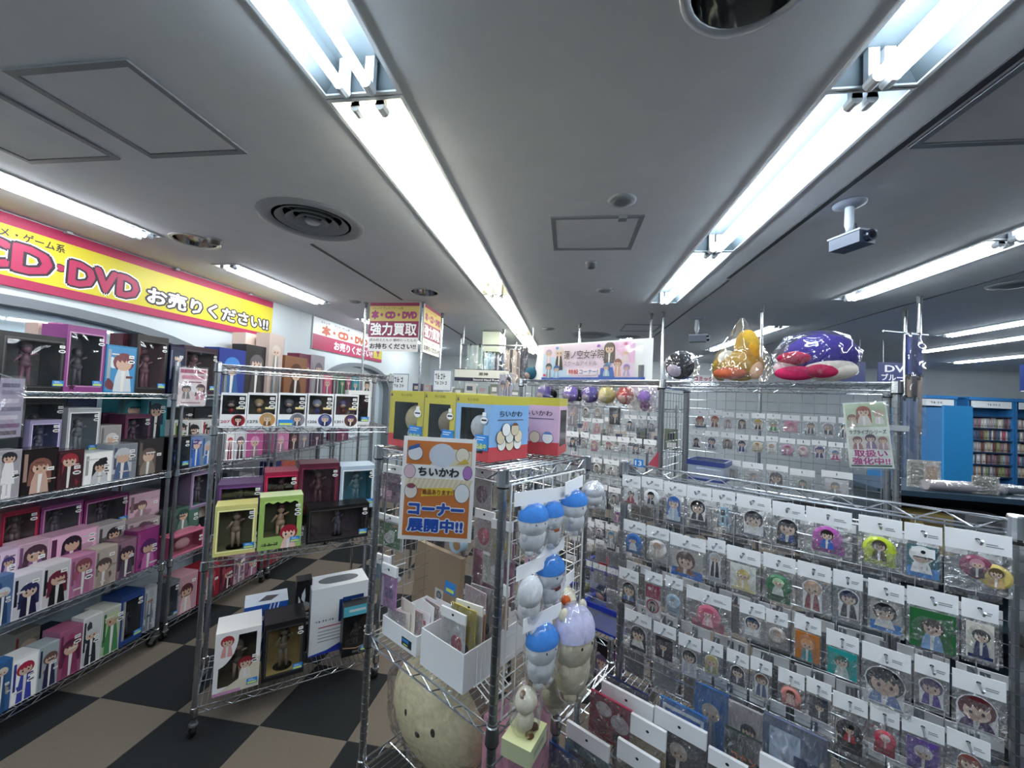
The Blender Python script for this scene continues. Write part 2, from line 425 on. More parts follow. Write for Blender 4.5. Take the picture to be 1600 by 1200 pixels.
small_round('ceiling_speaker', .27, 5.6, .22, .014, 'wide far ceiling vent disc behind the banner pole', 'vent', 'small round ceiling fittings')
small_round('ceiling_speaker', .8, 5.7, .13, .014, 'far round fitting right of the wide vent disc', 'vent', 'small round ceiling fittings')
small_round('smoke_detector', -2.2, 3.8, .045, .012, 'small flat detector near the second left lamp', 'detector', 'small round ceiling fittings')
small_round('ceiling_speaker', 2.98, 3.14, .1, .012, 'flat ceiling disc at the right picture edge', 'speaker', 'small round ceiling fittings')
k = MB(); k.box(-.02, .02, -.02, .02, -.02, -.0005, mat('80868b', .5)); tag(k.obj('sensor_box', None, (.235, 2.0, HC)), 'tiny square sensor on the edge of the middle hatch', 'sensor')
def cctv(x, y, rot, label, sc=1.):
    t = thing('security_camera', label, 'camera', (x, y, HC), rot, 'ceiling security cameras'); t.scale = (sc, sc, sc)
    g = mat('8a93a3', .4); dk = mat('39435a', .4)
    k = MB(); k.lathe([(.062, -.0005), (.06, -.01), (.03, -.02), (.001, -.02)], g, 20); k.obj('ceiling_plate', t, smooth=True)
    k = MB(); k.lathe([(.016, -.02), (.018, -.1), (.013, -.115), (.013, -.13), (.008, -.13), (.008, -.15)], mat('b4bcc9', .3), 14); k.obj('stem', t, smooth=True)
    k = MB(); k.box(-.042, .042, -.075, .055, -.205, -.15, dk); k.box(-.046, .046, -.08, .06, -.155, -.147, g); k.obj('housing', t)
    k = MB(); k.cyl((0, -.074, -.178), (0, -.095, -.178), .024, mat('1c2436', .2), 16); k.cyl((0, -.095, -.178), (0, -.097, -.178), .015, mat('0a0d14', .1), 16); k.obj('lens', t)
    k = MB(); k.tube([(.016, 0, -.09), (.05, .01, -.085), (.065, .02, -.11), (.06, .03, -.15), (.045, .04, -.17)], .005, mat('2a3350', .5)); k.obj('cable', t)
cctv(1.20, 1.92, .35, 'near ceiling security camera hanging on a stem right of the bright lamp row')
cctv(1.30, 4.35, 1.2, 'far ceiling security camera left of the yellow bagged plush', 1.25)

# ------------------------------------------------------------------ wire racks
FRAMES = {'A': (-2.724, 1.54, 90), 'B': (-2.724, 2.50, 90), 'B2': (-2.724, 3.46, 90), 'B3': (-2.724, 4.42, 90), 'C': (-1.818, 1.855, 40), 'D': (-.682, 1.403, -31.8),
          'E': (.215, 1.501, -31.8), 'G': (-.300, 2.554, -31.8), 'F': (.470, 2.125, -31.8)}
def to_world(fr, u, n, z=0.):
    x, y, a = FRAMES[fr]; a = math.radians(a)
    return (x+u*math.cos(a)-n*math.sin(a), y+u*math.sin(a)+n*math.cos(a), z)
def rot(fr): return math.radians(FRAMES[fr][2])
POSTM = {}
def post_mesh(h):
    if h not in POSTM:
        b = MB(); pr = [(.0001, .06), (.0127, .06)]; z = .09
        while z < h-.03:
            pr += [(.0127, z), (.0104, z+.0008), (.0104, z+.0026), (.0127, z+.0034)]; z += .0254
        pr += [(.0127, h-.004), (.0105, h), (.0001, h)]
        b.lathe(pr, CHROME2, 12); POSTM[h] = b.mesh('post')
    return POSTM[h]
SHELFM = {}
def shelf_mesh(w, d):
    k = (w, d)
    if k not in SHELFM:
        b = MB()
        for y in (0, d):
            b.cyl((.012, y, 0), (w-.012, y, 0), .0032, CHROME, 6); b.cyl((.012, y, -.03), (w-.012, y, -.03), .0032, CHROME, 6)
            n = max(4, round(w/.1)); s = (w-.03)/(2*n)
            for i in range(2*n): b.cyl((.015+i*s, y, -.03 if i % 2 else 0), (.015+(i+1)*s, y, 0 if i % 2 else -.03), .0022, CHROME, 5, caps=False)
        for x in (0, w):
            b.cyl((x, .012, 0), (x, d-.012, 0), .0032, CHROME, 6); b.cyl((x, .012, -.03), (x, d-.012, -.03), .0032, CHROME, 6)
            n = max(3, round(d/.1)); s = (d-.03)/(2*n)
            for i in range(2*n): b.cyl((x, .015+i*s, -.03 if i % 2 else 0), (x, .015+(i+1)*s, 0 if i % 2 else -.03), .0022, CHROME, 5, caps=False)
        n = int(w/.025)
        for i in range(1, n): b.cyl((w*i/n, .002, .001), (w*i/n, d-.002, .001), .0017, CHROME, 4, caps=False)
        for q in (.25, .5, .75): b.cyl((.004, d*q, -.004), (w-.004, d*q, -.004), .0028, CHROME, 5, caps=False)
        for x in (0, w):
            for y in (0, d): b.lathe([(.0135, .008), (.017, .006), (.0195, -.038), (.0135, -.038)], CHROME, 12, (x, y, 0)); b.lathe([(.0137, -.038), (.0175, -.038), (.017, -.043), (.0137, -.043)], BLACK, 12, (x, y, 0))
        SHELFM[k] = b.mesh('wire_shelf')
    return SHELFM[k]
CASTER = []
def caster(parent, x, y, a):
    if not CASTER:
        b = MB(); b.cyl((0, 0, .062), (0, 0, .1), .008, CHROME2, 8); b.lathe([(.0001, .078), (.02, .078), (.022, .07), (.0001, .07)], CHROME2, 12)
        for s in (-1, 1): b.poly([(s*.016, -.012, .07), (s*.016, .018, .07), (s*.016, .034, .03), (s*.016, .016, .022)], CHROME2); b.poly([(s*.018, -.012, .07), (s*.018, .016, .022), (s*.018, .034, .03), (s*.018, .018, .07)], CHROME2)
        CASTER.append(b.mesh('caster'))
        w = MB(); w.cyl((-.012, .022, .031), (.012, .022, .031), .03, BLACK, 16); w.cyl((-.0125, .022, .031), (.0125, .022, .031), .014, mat('55585c', .4), 12); CASTER.append(w.mesh('wheel'))
    o = link('caster', CASTER[0], parent, (x, y, 0), a); link('wheel', CASTER[1], o); return o
def rack(fr, w, d, h, shelves, label, origin=None, casters=True):
    if origin: loc, rz = origin
    else: loc, rz = to_world(fr, 0, 0), rot(fr)
    t = thing('wire_rack', label, 'rack', loc, rz)
    for x in (0, w):
        for y in (0, d):
            link('post', post_mesh(h), t, (x, y, 0))
            if casters: caster(t, x, y, random.uniform(-1.5, 1.5))
    for z in shelves: link('wire_shelf', shelf_mesh(w, d), t, (0, 0, z))
    return t
def grid(parent, x0, x1, z0, z1, y, m, step=.05, r=.0014, name='mesh_panel'):
    b = MB(); nx = max(1, round((x1-x0)/step)); nz = max(1, round((z1-z0)/step))
    for i in range(nx+1):
        x = x0+(x1-x0)*i/nx; b.cyl((x, y, z0), (x, y, z1), r if 0 < i < nx else r*1.8, m, 5)
    for i in range(nz+1):
        z = z0+(z1-z0)*i/nz; b.cyl((x0, y+r*2, z), (x1, y+r*2, z), r if 0 < i < nz else r*1.8, m, 5)
    return b.obj(name, parent)
def panel_stand(fr, w, h, label):
    t = thing('wire_rack', label, 'rack', to_world(fr, 0, 0), rot(fr))
    for x in (0, w):
        link('post', post_mesh(h), t, (x, 0, 0))
        c = MB(); c.lathe([(.0135, h-.045), (.0175, h-.045), (.0185, h-.04), (.016, h+.006), (.0145, h+.01), (.0001, h+.01)], CHROME, 14, (x, 0, 0)); c.lathe([(.0137, h-.052), (.0178, h-.052), (.0178, h-.045), (.0137, h-.045)], BLACK, 14, (x, 0, 0)); c.obj('post_cap', t)
    b = MB(); n = 9; s = (w-.03)/(2*n); z = h-.002
    b.cyl((.012, 0, z), (w-.012, 0, z), .0032, CHROME, 6); b.cyl((.012, 0, z-.03), (w-.012, 0, z-.03), .0032, CHROME, 6); b.cyl((.012, .012, z-.034), (w-.012, .012, z-.034), .0026, CHROME, 6)
    for i in range(2*n): b.cyl((.015+i*s, 0, z-.03 if i % 2 else z), (.015+(i+1)*s, 0, z if i % 2 else z-.03), .0022, CHROME, 5, caps=False)
    b.obj('top_rail', t)
    return t
R = {}
R['A'] = rack('A', .9, .45, 1.92, (.11, .55, 1.18, 1.72), 'tall chrome wire rack of boxed figures along the left wall, cut by the picture edge')
R['B'] = rack('B', .88, .45, 1.92, (.11, .55, 1.18, 1.72), 'second chrome wire rack along the left wall, half hidden by the middle rack')
R['B2'] = rack('B2', .9, .45, 1.92, (.11, .55, 1.18, 1.72), 'third wire rack along the left wall, seen through the middle rack')
R['B3'] = rack('B3', .9, .45, 1.92, (.11, .55, 1.18, 1.72), 'farthest wire rack along the left wall, seen through the middle rack')
R['C'] = rack('C', .9, .45, 1.92, (.15, .88, 1.575, 1.905), 'middle chrome wire rack on casters standing free on the chequered floor')
R['D'] = rack('D', .608, .454, 1.60, (.47, .915, 1.59), 'low chrome wire rack with the orange poster and plush toys', casters=False)
R['E'] = panel_stand('E', .9, 1.575, 'near right chrome wire rack covered in hanging charm bags')
R['G'] = rack('G', .9, .42, 1.92, (.25, .54, 1.915), 'tall chrome wire rack under the printed banner')
R['F'] = rack('F', .87, .42, 1.915, (.4, 1.3, 1.912), 'rear right chrome wire rack with two big bagged plush toys on top')
grid(R['C'], .02, .88, .95, 1.56, .44, CHROME, .055, .0013)
grid(R['E'], .01, .89, .90, 1.55, .004, CHROME, .05, .0013)
grid(R['G'], .02, .88, .72, 1.88, .02, CHROME, .05, .0013)
grid(R['F'], .02, .85, 1.2, 1.88, .405, CHROME, .05, .0013)
b = grid(R['F'], 0, .38, 1.25, 1.86, 0, CHROME, .045, .0013); b.location = (-.005, .02, 0); b.rotation_euler = (0, 0, PI/2)
grid(R['D'], .02, .588, .95, 1.57, .448, CHROME, .05, .0013)
sp = grid(R['D'], -.0, .40, .93, 1.555, 0, WIREWHITE, .05, .0016); sp.location = (.622, .02, 0); sp.rotation_euler = (0, 0, PI/2)
sp2 = grid(R['D'], -.0, .40, .95, 1.555, 0, CHROME, .05, .0013); sp2.location = (.012, .03, 0); sp2.rotation_euler = (0, 0, PI/2)
# low display shelf standing before the near right rack
LX = to_world('E', -.155, -.155)
R['H'] = rack('H', 1.05, .42, .78, (.68, .2), 'low chrome wire shelf before the near right rack, holding big flat packs', origin=(LX, rot('E')), casters=False)
k = MB(); k.lathe([(.0001, .80), (.014, .798), (.0155, .775), (.0155, .755), (.013, .755)], BLACK, 12); k.obj('post_cap', R['H'], smooth=True)

# ------------------------------------------------------------------ printed figures (generic people, flat layers)
def person(b, cx, z0, w, h, y, hair, cloth, skin='d9bda9', big=False, eyes=True, long=False):
    hm = mat(hair, .35); cm = mat(cloth, .35); sm = mat(skin, .35); d = .0003
    rh = min(w*.46, h*(.40 if big else .27)); zc = z0+h-rh*1.05
    if long: b.flat([(cx-rh*1.05, zc), (cx-rh*1.15, zc-rh*2.2), (cx+rh*1.1, zc-rh*2.1), (cx+rh*1.05, zc)], y, hm)
    b.oval(cx, zc+.04*rh, rh*1.06, rh*1.04, y, hm, 14)
    zb = zc-rh*.75
    if zb > z0+.002:
        b.flat([(cx-w*.42, z0), (cx+w*.42, z0), (cx+w*.34, z0+(zb-z0)*.6), (cx+rh*.5, zb+rh*.12), (cx-rh*.5, zb+rh*.12), (cx-w*.36, z0+(zb-z0)*.6)], y-d, cm)
        b.flat([(cx-w*.08, z0), (cx+w*.03, z0), (cx+rh*.2, zb), (cx-rh*.2, zb)], y-2*d, mat('e9e6e4', .4))
    b.oval(cx, zc-.16*rh, rh*.78, rh*.74, y-3*d, sm, 14)
    pts = [(cx-rh*.98, zc-.05*rh)]
    for i in range(9): t = PI-PI*i/8; pts.append((cx+rh*1.0*math.cos(t), zc+.06*rh+rh*.98*math.sin(t)))
    for i, q in enumerate((.98, .62, .5, .2, .08, -.25, -.35, -.7, -.86)): pts.append((cx+rh*q, zc+(-.02 if i % 2 == 0 else .28)*rh-(.25*rh if i in (0, 8) else 0)))
    b.flat(pts, y-4*d, hm)
    if eyes:
        for s in (-1, 1): b.oval(cx+s*rh*.34, zc-.24*rh, rh*.11, rh*.16, y-5*d, mat('2a2022', .3), 8)
        b.rect(cx-rh*.12, cx+rh*.12, zc-.58*rh, zc-.54*rh, y-5*d, mat('a0584e', .4))
def shade(h, k):
    return ''.join('%02x' % max(0, min(255, int(int(h[i:i+2], 16)*k))) for i in (0, 2, 4))
# wrinkled pouch sheets, a few variants of unit size
POUCH = []
for q in range(6):
    rr = random.Random(q); b = MB(); n = 7; ph = rr.uniform(0, 6)
    def dz(i, j):
        e = math.sin(PI*i/n)*math.sin(PI*min(1, j/n*1.1))
        return -.012*e+rr.uniform(-.0035, .0035)*(0 < i < n)+.0025*math.sin(ph+i*1.7+j*1.1)*e
    P = [[(-.5+i/n, dz(i, j), -1+j/n) for i in range(n+1)] for j in range(n+1)]
    for j in range(n):
        for i in range(n): b.poly([P[j][i], P[j][i+1], P[j+1][i+1], P[j+1][i]], FILM if q < 4 else FILM2)
    b.poly([(-.5, .003, -1), (.5, .003, -1), (.5, .003, 0), (-.5, .003, 0)], FILM)
    POUCH.append(b.mesh('pouch', True))
HOOKM = {}
def hook(parent, fr, x, z, ln, y0=.004):
    k = ln
    if k not in HOOKM:
        b = MB(); b.tube([(0, 0, 0), (0, -ln, -.006), (0, -ln-.012, .004)], .0024, CHROME2, 6); b.box(-.008, .008, -.001, .003, -.02, .004, CHROME2); HOOKM[k] = b.mesh('hook')
    o = link('hook', HOOKM[k], parent, (x, y0, z)); return o
NP = [0]
def pack(fr, n, u0, u1, z, hh, zb, typ, bg, hair, cloth, label, group):
    NP[0] += 1; w = u1-u0; h = z-hh-zb
    nm = {'badge': 'badge_bag', 'two': 'badge_bag', 'fig': 'charm_bag', 'big': 'charm_bag', 'key': 'keyring_bag', 'board': 'charm_bag'}.get(typ, 'card_bag')
    t = thing(nm, label, 'bag', to_world(fr, (u0+u1)/2, n+random.uniform(-.004, .004), z), rot(fr)+random.uniform(-.06, .06), group)
    b = MB(); hw = w*.49; b.box(-hw, hw, -.0012, .0012, -hh, 0, PAPER)
    if fr == 'E':
        b.oval(0, -hh*.38, .0038, .0026, -.0016, DARK, 10)
        g = mat('8d9096', .6)
        for q in (.52, .62): b.rect(hw*.25, hw*random.uniform(.6, .8), -hh*(q+.05), -hh*q, -.0016, g)
    b.obj('header_card', t)
    link('pouch', POUCH[random.randrange(6)], t, (0, -.001, -hh), 0, (w, 1, h))
    c = MB(); cw = w*.84; ch = h*.86; zt = -hh-h*.05; zl = zt-ch; y = -.0005; cx = random.uniform(-.05, .05)*w
    name = {'badge': 'badge', 'two': 'badge', 'fig': 'charm', 'big': 'charm', 'key': 'key_tag', 'board': 'charm'}.get(typ, 'photo_card')
    eyes = w > .045
    if typ in ('badge', 'two'):
        r = min(cw, ch)*(.46 if typ == 'badge' else .34)
        def disc(cx, zc, col, hr, cl, nmm='badge'):
            k = MB(); k.lathe([(r, 0), (r*.98, .003), (r*.8, .0055), (.0001, .0065)], mat(col, .2), 22)
            k.v = [(p[0]+cx, y-p[2], zc+p[1]) for p in k.v]
            k.oval(cx, zc, r*.99, r*.99, y, mat(col, .3), 20)
            person(k, cx, zc-r*.8, r*1.1, r*1.55, y-.0072, hr, cl, eyes=eyes)
            k.obj(nmm, t)
        if typ == 'badge':
            disc(cx*.5, zt-ch*.45, bg, hair, cloth)
            k = MB(); k.rect(-cw*.42, cw*.42, zl, zl+ch*.34, y+.0012, mat(shade(bg, .8), .5)); k.rect(-cw*.3, cw*.2, zl+ch*.1, zl+ch*.13, y+.0008, mat('6a6a70', .6)); k.obj('backing_card', t)
        else: disc(-cw*.02, zt-ch*.38, hair, 'c890a0', '40283a'); disc(cw*.3, zt-ch*.55, bg, '5a4a30', cloth)
        return t
    if typ == 'key':
        c.box(-cw*.16, cw*.16, y-.004, y, zl+ch*.15, zt-ch*.1, mat(bg, .3)); c.rect(-cw*.12, cw*.12, zt-ch*.42, zt-ch*.2, y-.0045, mat(hair, .3))
        c.rect(-cw*.05, cw*.05, zl+ch*.3, zl+ch*.5, y-.0045, mat(hair, .3)); c.obj(name, t)
        k = MB(); k.tube([(cw*.2, y-.003, zt-ch*.1), (cw*.36, y-.003, zl+ch*.3), (cw*.3, y-.003, zl+ch*.1)], .0025, mat('7a98b8', .3)); k.obj('strap', t); return t
    if typ == 'redcard':
        c.rect(-cw*.5, cw*.5, zt-ch*.45, zt, y, mat(bg, .35)); c.rect(-cw*.5, cw*.5, zl, zt-ch*.45, y, mat('eeeaec', .4)); c.oval(-cw*.25, zt-ch*.15, cw*.12, cw*.12, y-.0003, mat('e8d0d8', .4), 10); c.obj('photo_card', t)
        k = MB(); k.oval(0, zl+ch*.32, cw*.44, cw*.44, y-.002, mat(bg, .3), 20); k.oval(0, zl+ch*.32, cw*.34, cw*.34, y-.0024, mat('c8b8bc', .3), 18); person(k, 0, zl+ch*.32-cw*.33, cw*.5, cw*.64, y-.0028, hair, hair); k.obj('badge', t); return t
    if typ in ('card', 'photo'):
        if typ == 'photo':
            c.box(-cw*.52, cw*.52, y-.003, y, zl, zt, mat(bg, .35)); 
            if w > .1:
                person(c, -cw*.2, zl, cw*.42, ch*.88, y-.0034, hair, cloth)
                write(c, 'CONAN', cw*.06, cw*.46, zl+ch*.28, zl+ch*.38, y-.0034, [(.02, mat('b8ccb8', .5))])
            else: person(c, 0, zl, cw*.62, ch*.8, y-.0034, hair, cloth, eyes=eyes)
        else:
            m = .44 if w > .05 else .48
            c.box(-cw*m, cw*m, y-.002, y, zl+ch*.06, zt-ch*.02, mat(bg, .4)); person(c, cx, zl+ch*.1, cw*.62, ch*.72, y-.0026, hair, cloth, eyes=eyes)
            c.rect(-cw*m*.9, cw*m*.9, zl+ch*.08, zl+ch*.16, y-.0046, mat(shade(cloth, .9), .4))
        c.obj(name, t); return t
    if typ == 'board':
        c.rect(-cw*.5, cw*.5, zl, zl+ch*.95, y+.001, mat(shade('1f6a78', 1.0) if bg == '4a90d8' else 'b8b4ae', .4)); c.rect(-cw*.5, cw*.5, zl, zl+ch*.3, y, mat(bg, .35)); person(c, cx, zl+ch*.14, cw*.8, ch*.8, y-.003, hair, cloth, big=True)
        if bg == '4a90d8': c.rect(-cw*.36, cw*.36, zl+ch*.62, zl+ch*.9, y-.006, mat('eeeeee', .4)); c.rect(-cw*.3, cw*.3, zl+ch*.6, zl+ch*.64, y-.0064, BLACK); c.oval(0, zl+ch*.78, cw*.08, cw*.08, y-.0066, BLACK, 8)
        c.obj('charm', t); return t
    # free-standing acrylic figure with a pale border
    fw = cw*(.95 if typ == 'big' else random.uniform(.66, .82)); fh = ch*(.9 if typ == 'big' else random.uniform(.78, .95)); f0 = zt-ch*.02-fh
    e = .0025 if w > .05 else .0012; hr = min(fw*.46, fh*(.40 if typ == 'big' else .34)); zc = f0+fh-hr*1.05
    wm = mat('ececef', .25); c.oval(cx, zc, hr*1.06+e, hr*1.05+e, y, wm, 16); c.rect(cx-fw*.44-e, cx+fw*.44+e, f0-e, zc-hr*.3, y, wm)
    person(c, cx, f0, fw, fh, y-.0006, hair, cloth, big=True, eyes=eyes, long=random.random() < .35)
    c.obj('charm', t)
    k = MB(); k.rect(-cw*.4, cw*.42, zl, zl+ch*.3, y+.0016, mat(random.choice(['b8bac0', '8a8c94', 'c8c4c0', '5a6478', '3c3f48']), .5)); k.obj('backing_card', t)
    return t

# ------------------------------------------------------------------ boxed goods
SOLD = mat('2b86d6', .4); SOLDT = mat('d4e66a', .4); STICK = mat('f2f2f2', .5)
def stickers(t, w, h, y, n, blue, big=1.):
    g = mat('55585e', .6); s = min(.026, w*.22)*big
    for i in range(n):
        k = MB(); zc = h*.86-i*s*.95; x = w*.5-s*.95
        if i == 0: k.box(x-s*.45, x+s*.45, y-.0012, y, zc-s*.3, zc+s*.3, STICK); k.rect(x-s*.3, x+s*.3, zc-s*.06, zc+s*.06, y-.0016, g)
        else: k.v.extend([]); k.oval(x, zc, s*.62, s*.36, y-.0012, STICK, 14); k.rect(x-s*.36, x+s*.36, zc-s*.12, zc+s*.12, y-.0016, mat('303236', .6))
        k.obj('price_sticker', t)
    if blue:
        k = MB(); bw = min(.05, w*.36); bh = bw*.62; x = w*.5-bw*.62; z0 = h*.1
        k.box(x-bw/2, x+bw/2, y-.0012, y, z0, z0+bh, SOLD); k.rect(x-bw*.42, x+bw*.42, z0+bh*.1, z0+bh*.42, y-.0016, SOLDT); k.rect(x-bw*.34, x+bw*.3, z0+bh*.56, z0+bh*.66, y-.0016, mat('bcdcf4', .4)); k.rect(x-bw*.34, x+bw*.1, z0+bh*.74, z0+bh*.84, y-.0016, mat('bcdcf4', .4))
        k.obj('sale_tag', t)
def figurine(t, w, h, d, hair, cloth, skin='c8a898'):
    """small posed figure standing inside a window box"""
    k = MB(); s = min(h*.8, w*1.5); y = d*.42; z0 = h*.1
    hm = mat(hair, .4); cm = mat(cloth, .4); sm = mat(skin, .45)
    k.cyl((-s*.06, y, z0), (-s*.05, y-s*.01, z0+s*.42), s*.028, sm, 7, s*.05); k.cyl((s*.08, y, z0), (s*.04, y, z0+s*.42), s*.028, sm, 7, s*.05)
    k.ball((0, y, z0+s*.46), s*.11, s*.09, s*.1, cm, 10, 6); k.ball((0, y, z0+s*.58), s*.08, s*.065, s*.12, cm, 10, 6)
    k.cyl((-s*.08, y, z0+s*.66), (-s*.2, y-s*.02, z0+s*.5), s*.03, sm, 6, s*.02); k.cyl((s*.08, y, z0+s*.66), (s*.17, y-s*.05, z0+s*.72), s*.03, sm, 6, s*.02)
    k.ball((0, y, z0+s*.8), s*.085, s*.085, s*.1, sm, 10, 7); k.ball((0, y+s*.02, z0+s*.84), s*.105, s*.1, s*.11, hm, 10, 7); k.ball((s*.02, y+s*.06, z0+s*.66), s*.11, s*.06, s*.22, hm, 8, 6)
    k.cyl((0, y, z0-h*.06), (0, y, z0), s*.2, mat('3a3a3e', .3), 16)
    k.obj('figurine', t, smooth=True)
def carton_open(t, w, h, d, c, inner, m, mt=None, mb=None, top=None, side=None, name='carton', rough=.3):
    """carton with a window cut in its front: margins m (sides), mt (top), mb (bottom)"""
    mt = m if mt is None else mt; mb = m if mb is None else mb; b = MB(); o = mat(c, rough); i_ = mat(inner, .6)
    x = w/2; b.box(-x, x, 0, d, 0, h, mat(side, rough) if side else o, skip='ft'); b.box(-x, x, 0, d, h-.001, h, mat(top, rough) if top else o, skip='bf')
    b.rect(-x, x, 0, mb, 0, o); b.rect(-x, x, h-mt, h, 0, o); b.rect(-x, -x+m, mb, h-mt, 0, o); b.rect(x-m, x, mb, h-mt, 0, o)
    e = .0015
    b.poly([(-x+m, 0, mb), (-x+m, d*.8, mb), (-x+m, d*.8, h-mt), (-x+m, 0, h-mt)], i_); b.poly([(x-m, 0, mb), (x-m, 0, h-mt), (x-m, d*.8, h-mt), (x-m, d*.8, mb)], i_)
    b.poly([(-x+m, 0, mb), (x-m, 0, mb), (x-m, d*.8, mb), (-x+m, d*.8, mb)], i_); b.poly([(-x+m, 0, h-mt), (-x+m, d*.8, h-mt), (x-m, d*.8, h-mt), (x-m, 0, h-mt)], i_)
    b.poly([(-x+m, d*.8, mb), (x-m, d*.8, mb), (x-m, d*.8, h-mt), (-x+m, d*.8, h-mt)], i_)
    b.obj(name, t)
    k = MB(); k.poly([(-x+m, -.0006, mb), (x-m, -.0006, mb), (x-m, -.0006, h-mt), (-x+m, -.0006, h-mt)], PANE); k.obj('window', t)
LIMS = {('A', 1.72): .17, ('A', 1.18): .125, ('A', 1.335): .13, ('A', .55): .1, ('A', .70): .115, ('A', .11): .19, ('B', 1.18): .125, ('B', 1.33): .15, ('B', .55): .105, ('B', .68): .09, ('C', .88): .135, ('C', 1.575): .12, ('C', .15): .19}
NUMS = ['207', '1275', '1205', '1206', '1301']; NB = [0]
def boxed(fr, sz, nf, u0, u1, zt, style, c, a, b_, label):
    w = max(u1-u0, .03); h = zt-sz; NB[0] += 1; rnd = random.Random(NB[0]*17)
    dep = {'chibi': .1}.get(style, max(.06, min(.2, w*rnd.uniform(.8, 1.1), h*1.1)))
    lim = LIMS.get((fr, sz), .43-nf) if nf < .19 else .43-nf
    dep = min(dep, lim)
    nm = {'art': 'printed_box'}.get(style, 'figure_box')
    t = thing(nm, label, 'box', to_world(fr, (u0+u1)/2, nf, sz+.003), rot(fr)+(0 if style == 'chibi' else rnd.uniform(-.02, .02)), {'A': 'boxed figures on the first left rack', 'B': 'boxed figures on the second left rack', 'C': 'boxed figures on the middle rack', 'G': 'dark boxes under the trays'}[fr])
    if style in ('art', 'fig'):
        b = MB(); b.box(-w/2, w/2, 0, dep, 0, h, mat(c, .16)); b.rect(-w*.46, w*.46, h*.03, h*.97, -.0004, mat(shade(c, 1.08 if rnd.random() < .5 else .88), .3)); b.obj('carton', t)
        k = MB(); pw = min(w*.9, h*.8); cx = rnd.uniform(-.1, .1)*w
        sk = rnd.choice(['d4b09c', 'd8bba8', 'c8a490'])
        for q in range(5):                                   # printed swirls, flashes and title strips
            x0 = rnd.uniform(-.42, .25)*w; z0 = rnd.uniform(.05, .8)*h; cc = shade(rnd.choice([c, a, b_, b_, a]), rnd.uniform(.75, 1.3))
            if q < 3: pts = [(x0+w*.2*rnd.uniform(.5, 1)*math.cos(2*PI*j/7), min(h*.97, max(h*.03, z0+h*.16*rnd.uniform(.4, 1)*math.sin(2*PI*j/7)))) for j in range(7)]; pts = [(max(-w*.47, min(w*.47, px)), pz) for px, pz in pts]; k.flat(pts, -.00045-.00004*q, mat(cc, .3))
            else: k.rect(x0, min(w*.46, x0+w*rnd.uniform(.2, .4)), z0, min(h*.97, z0+h*rnd.uniform(.02, .05)), -.0033, mat(shade(cc, .7) if q == 3 else 'dcd8d6', .4))
        if style == 'fig': person(k, cx, h*.3, pw*.8, h*.66, -.0008, a, b_, sk); k.rect(cx-pw*.22, cx-pw*.05, h*.02, h*.3, -.001, mat('ece8ea', .4)); k.rect(cx+pw*.03, cx+pw*.2, h*.02, h*.3, -.001, mat('ece8ea', .4))
        else: person(k, cx, h*.02, pw*rnd.uniform(.7, .95), h*rnd.uniform(.68, .9), -.0008, a, b_, sk, long=rnd.random() < .5, eyes=rnd.random() < .6)
        if w > .06: k.rect(-w*.44, -w*.44+w*.1, h*.3, h*.9, -.0009, mat(shade(b_, .8), .4))
        k.obj('print', t)
        if w > .05: stickers(t, w, h*(.62 if rnd.random() < .5 else .9), -.002, 2 if rnd.random() < .6 else 1, False, 1.25)
        return t
    if style == 'win':
        m = min(w, h)*.1; carton_open(t, w, h, dep, c, shade(a, 2.1), m, mt=h*.12, mb=h*.1)
        figurine(t, w-2*m, h, dep*.8, shade(b_, .6), b_, shade(b_, 1.15))
        k = MB(); k.frame(-w/2+m*.6, w/2-m*.6, h*.1-m*.4, h*.88+m*.4, m*.22, -.0008, mat('c8a0c4' if 'magenta' in label else shade(c, 1.5) if sum(int(c[i:i+2], 16) for i in (0, 2, 4)) > 150 else '4a4a4c', .3)); k.obj('frame_line', t)
        stickers(t, w, h*.96, -.0022, 2, 'A' in fr or 'C' in fr or rnd.random() < .5)
        if 'star' in label:
            k = MB(); k.flat([(-w*.3+.02*math.cos(PI/2+i*PI/5)*(1 if i % 2 == 0 else .45), h*.07+.02*math.sin(PI/2+i*PI/5)*(1 if i % 2 == 0 else .45)) for i in range(10)], -.0012, mat('3a1030', .3)); k.obj('star', t)
        return t
    if style == 'chibi':
        q = label; i = [j for j in range(5) if ['red-circled', 'orange-haired', 'grey circle', 'navy circle', 'brown-haired circle'][j] in q][0]
        carton_open(t, w, h, dep, 'eef0f4', c, .007, mt=.012, mb=h*.36)
        k = MB(); s = h*.5; k.ball((-w*.12, dep*.4, h*.7), s*.26, s*.22, s*.24, mat(b_, .4), 12, 8); k.ball((-w*.12, dep*.36, h*.66), s*.2, s*.18, s*.17, mat('d8c0b0', .5), 10, 7); k.ball((-w*.1, dep*.4, h*.46), s*.14, s*.12, s*.16, mat(a, .4), 10, 6); k.obj('figurine', t, smooth=True)
        k = MB(); r = w*.27; k.oval(w*.2, r*.98, r*1.06, r*1.06, -.0012, mat('f0f0f2', .4), 24); k.oval(w*.2, r*.98, r, r, -.0016, mat(a, .35), 24); person(k, w*.2, r*.12, r*1.25, r*1.7, -.002, b_ if i else '1c1418', shade(a, .6), eyes=True, big=True); k.obj('round_print', t)
        k = MB(); write(k, NUMS[i], -w*.46, -w*.12, h*.1, h*.18, -.0012, [(.02, mat('b02838' if i == 0 else '3a3a48', .4))]); k.obj('number', t)
        stickers(t, w*1.0, h*.98, -.003, 3, False, .95)
        k = MB(); k.box(w*.1, w*.42, -.003, -.0018, h*.52, h*.58, mat('e8d890', .5)); k.obj('price_slip', t)
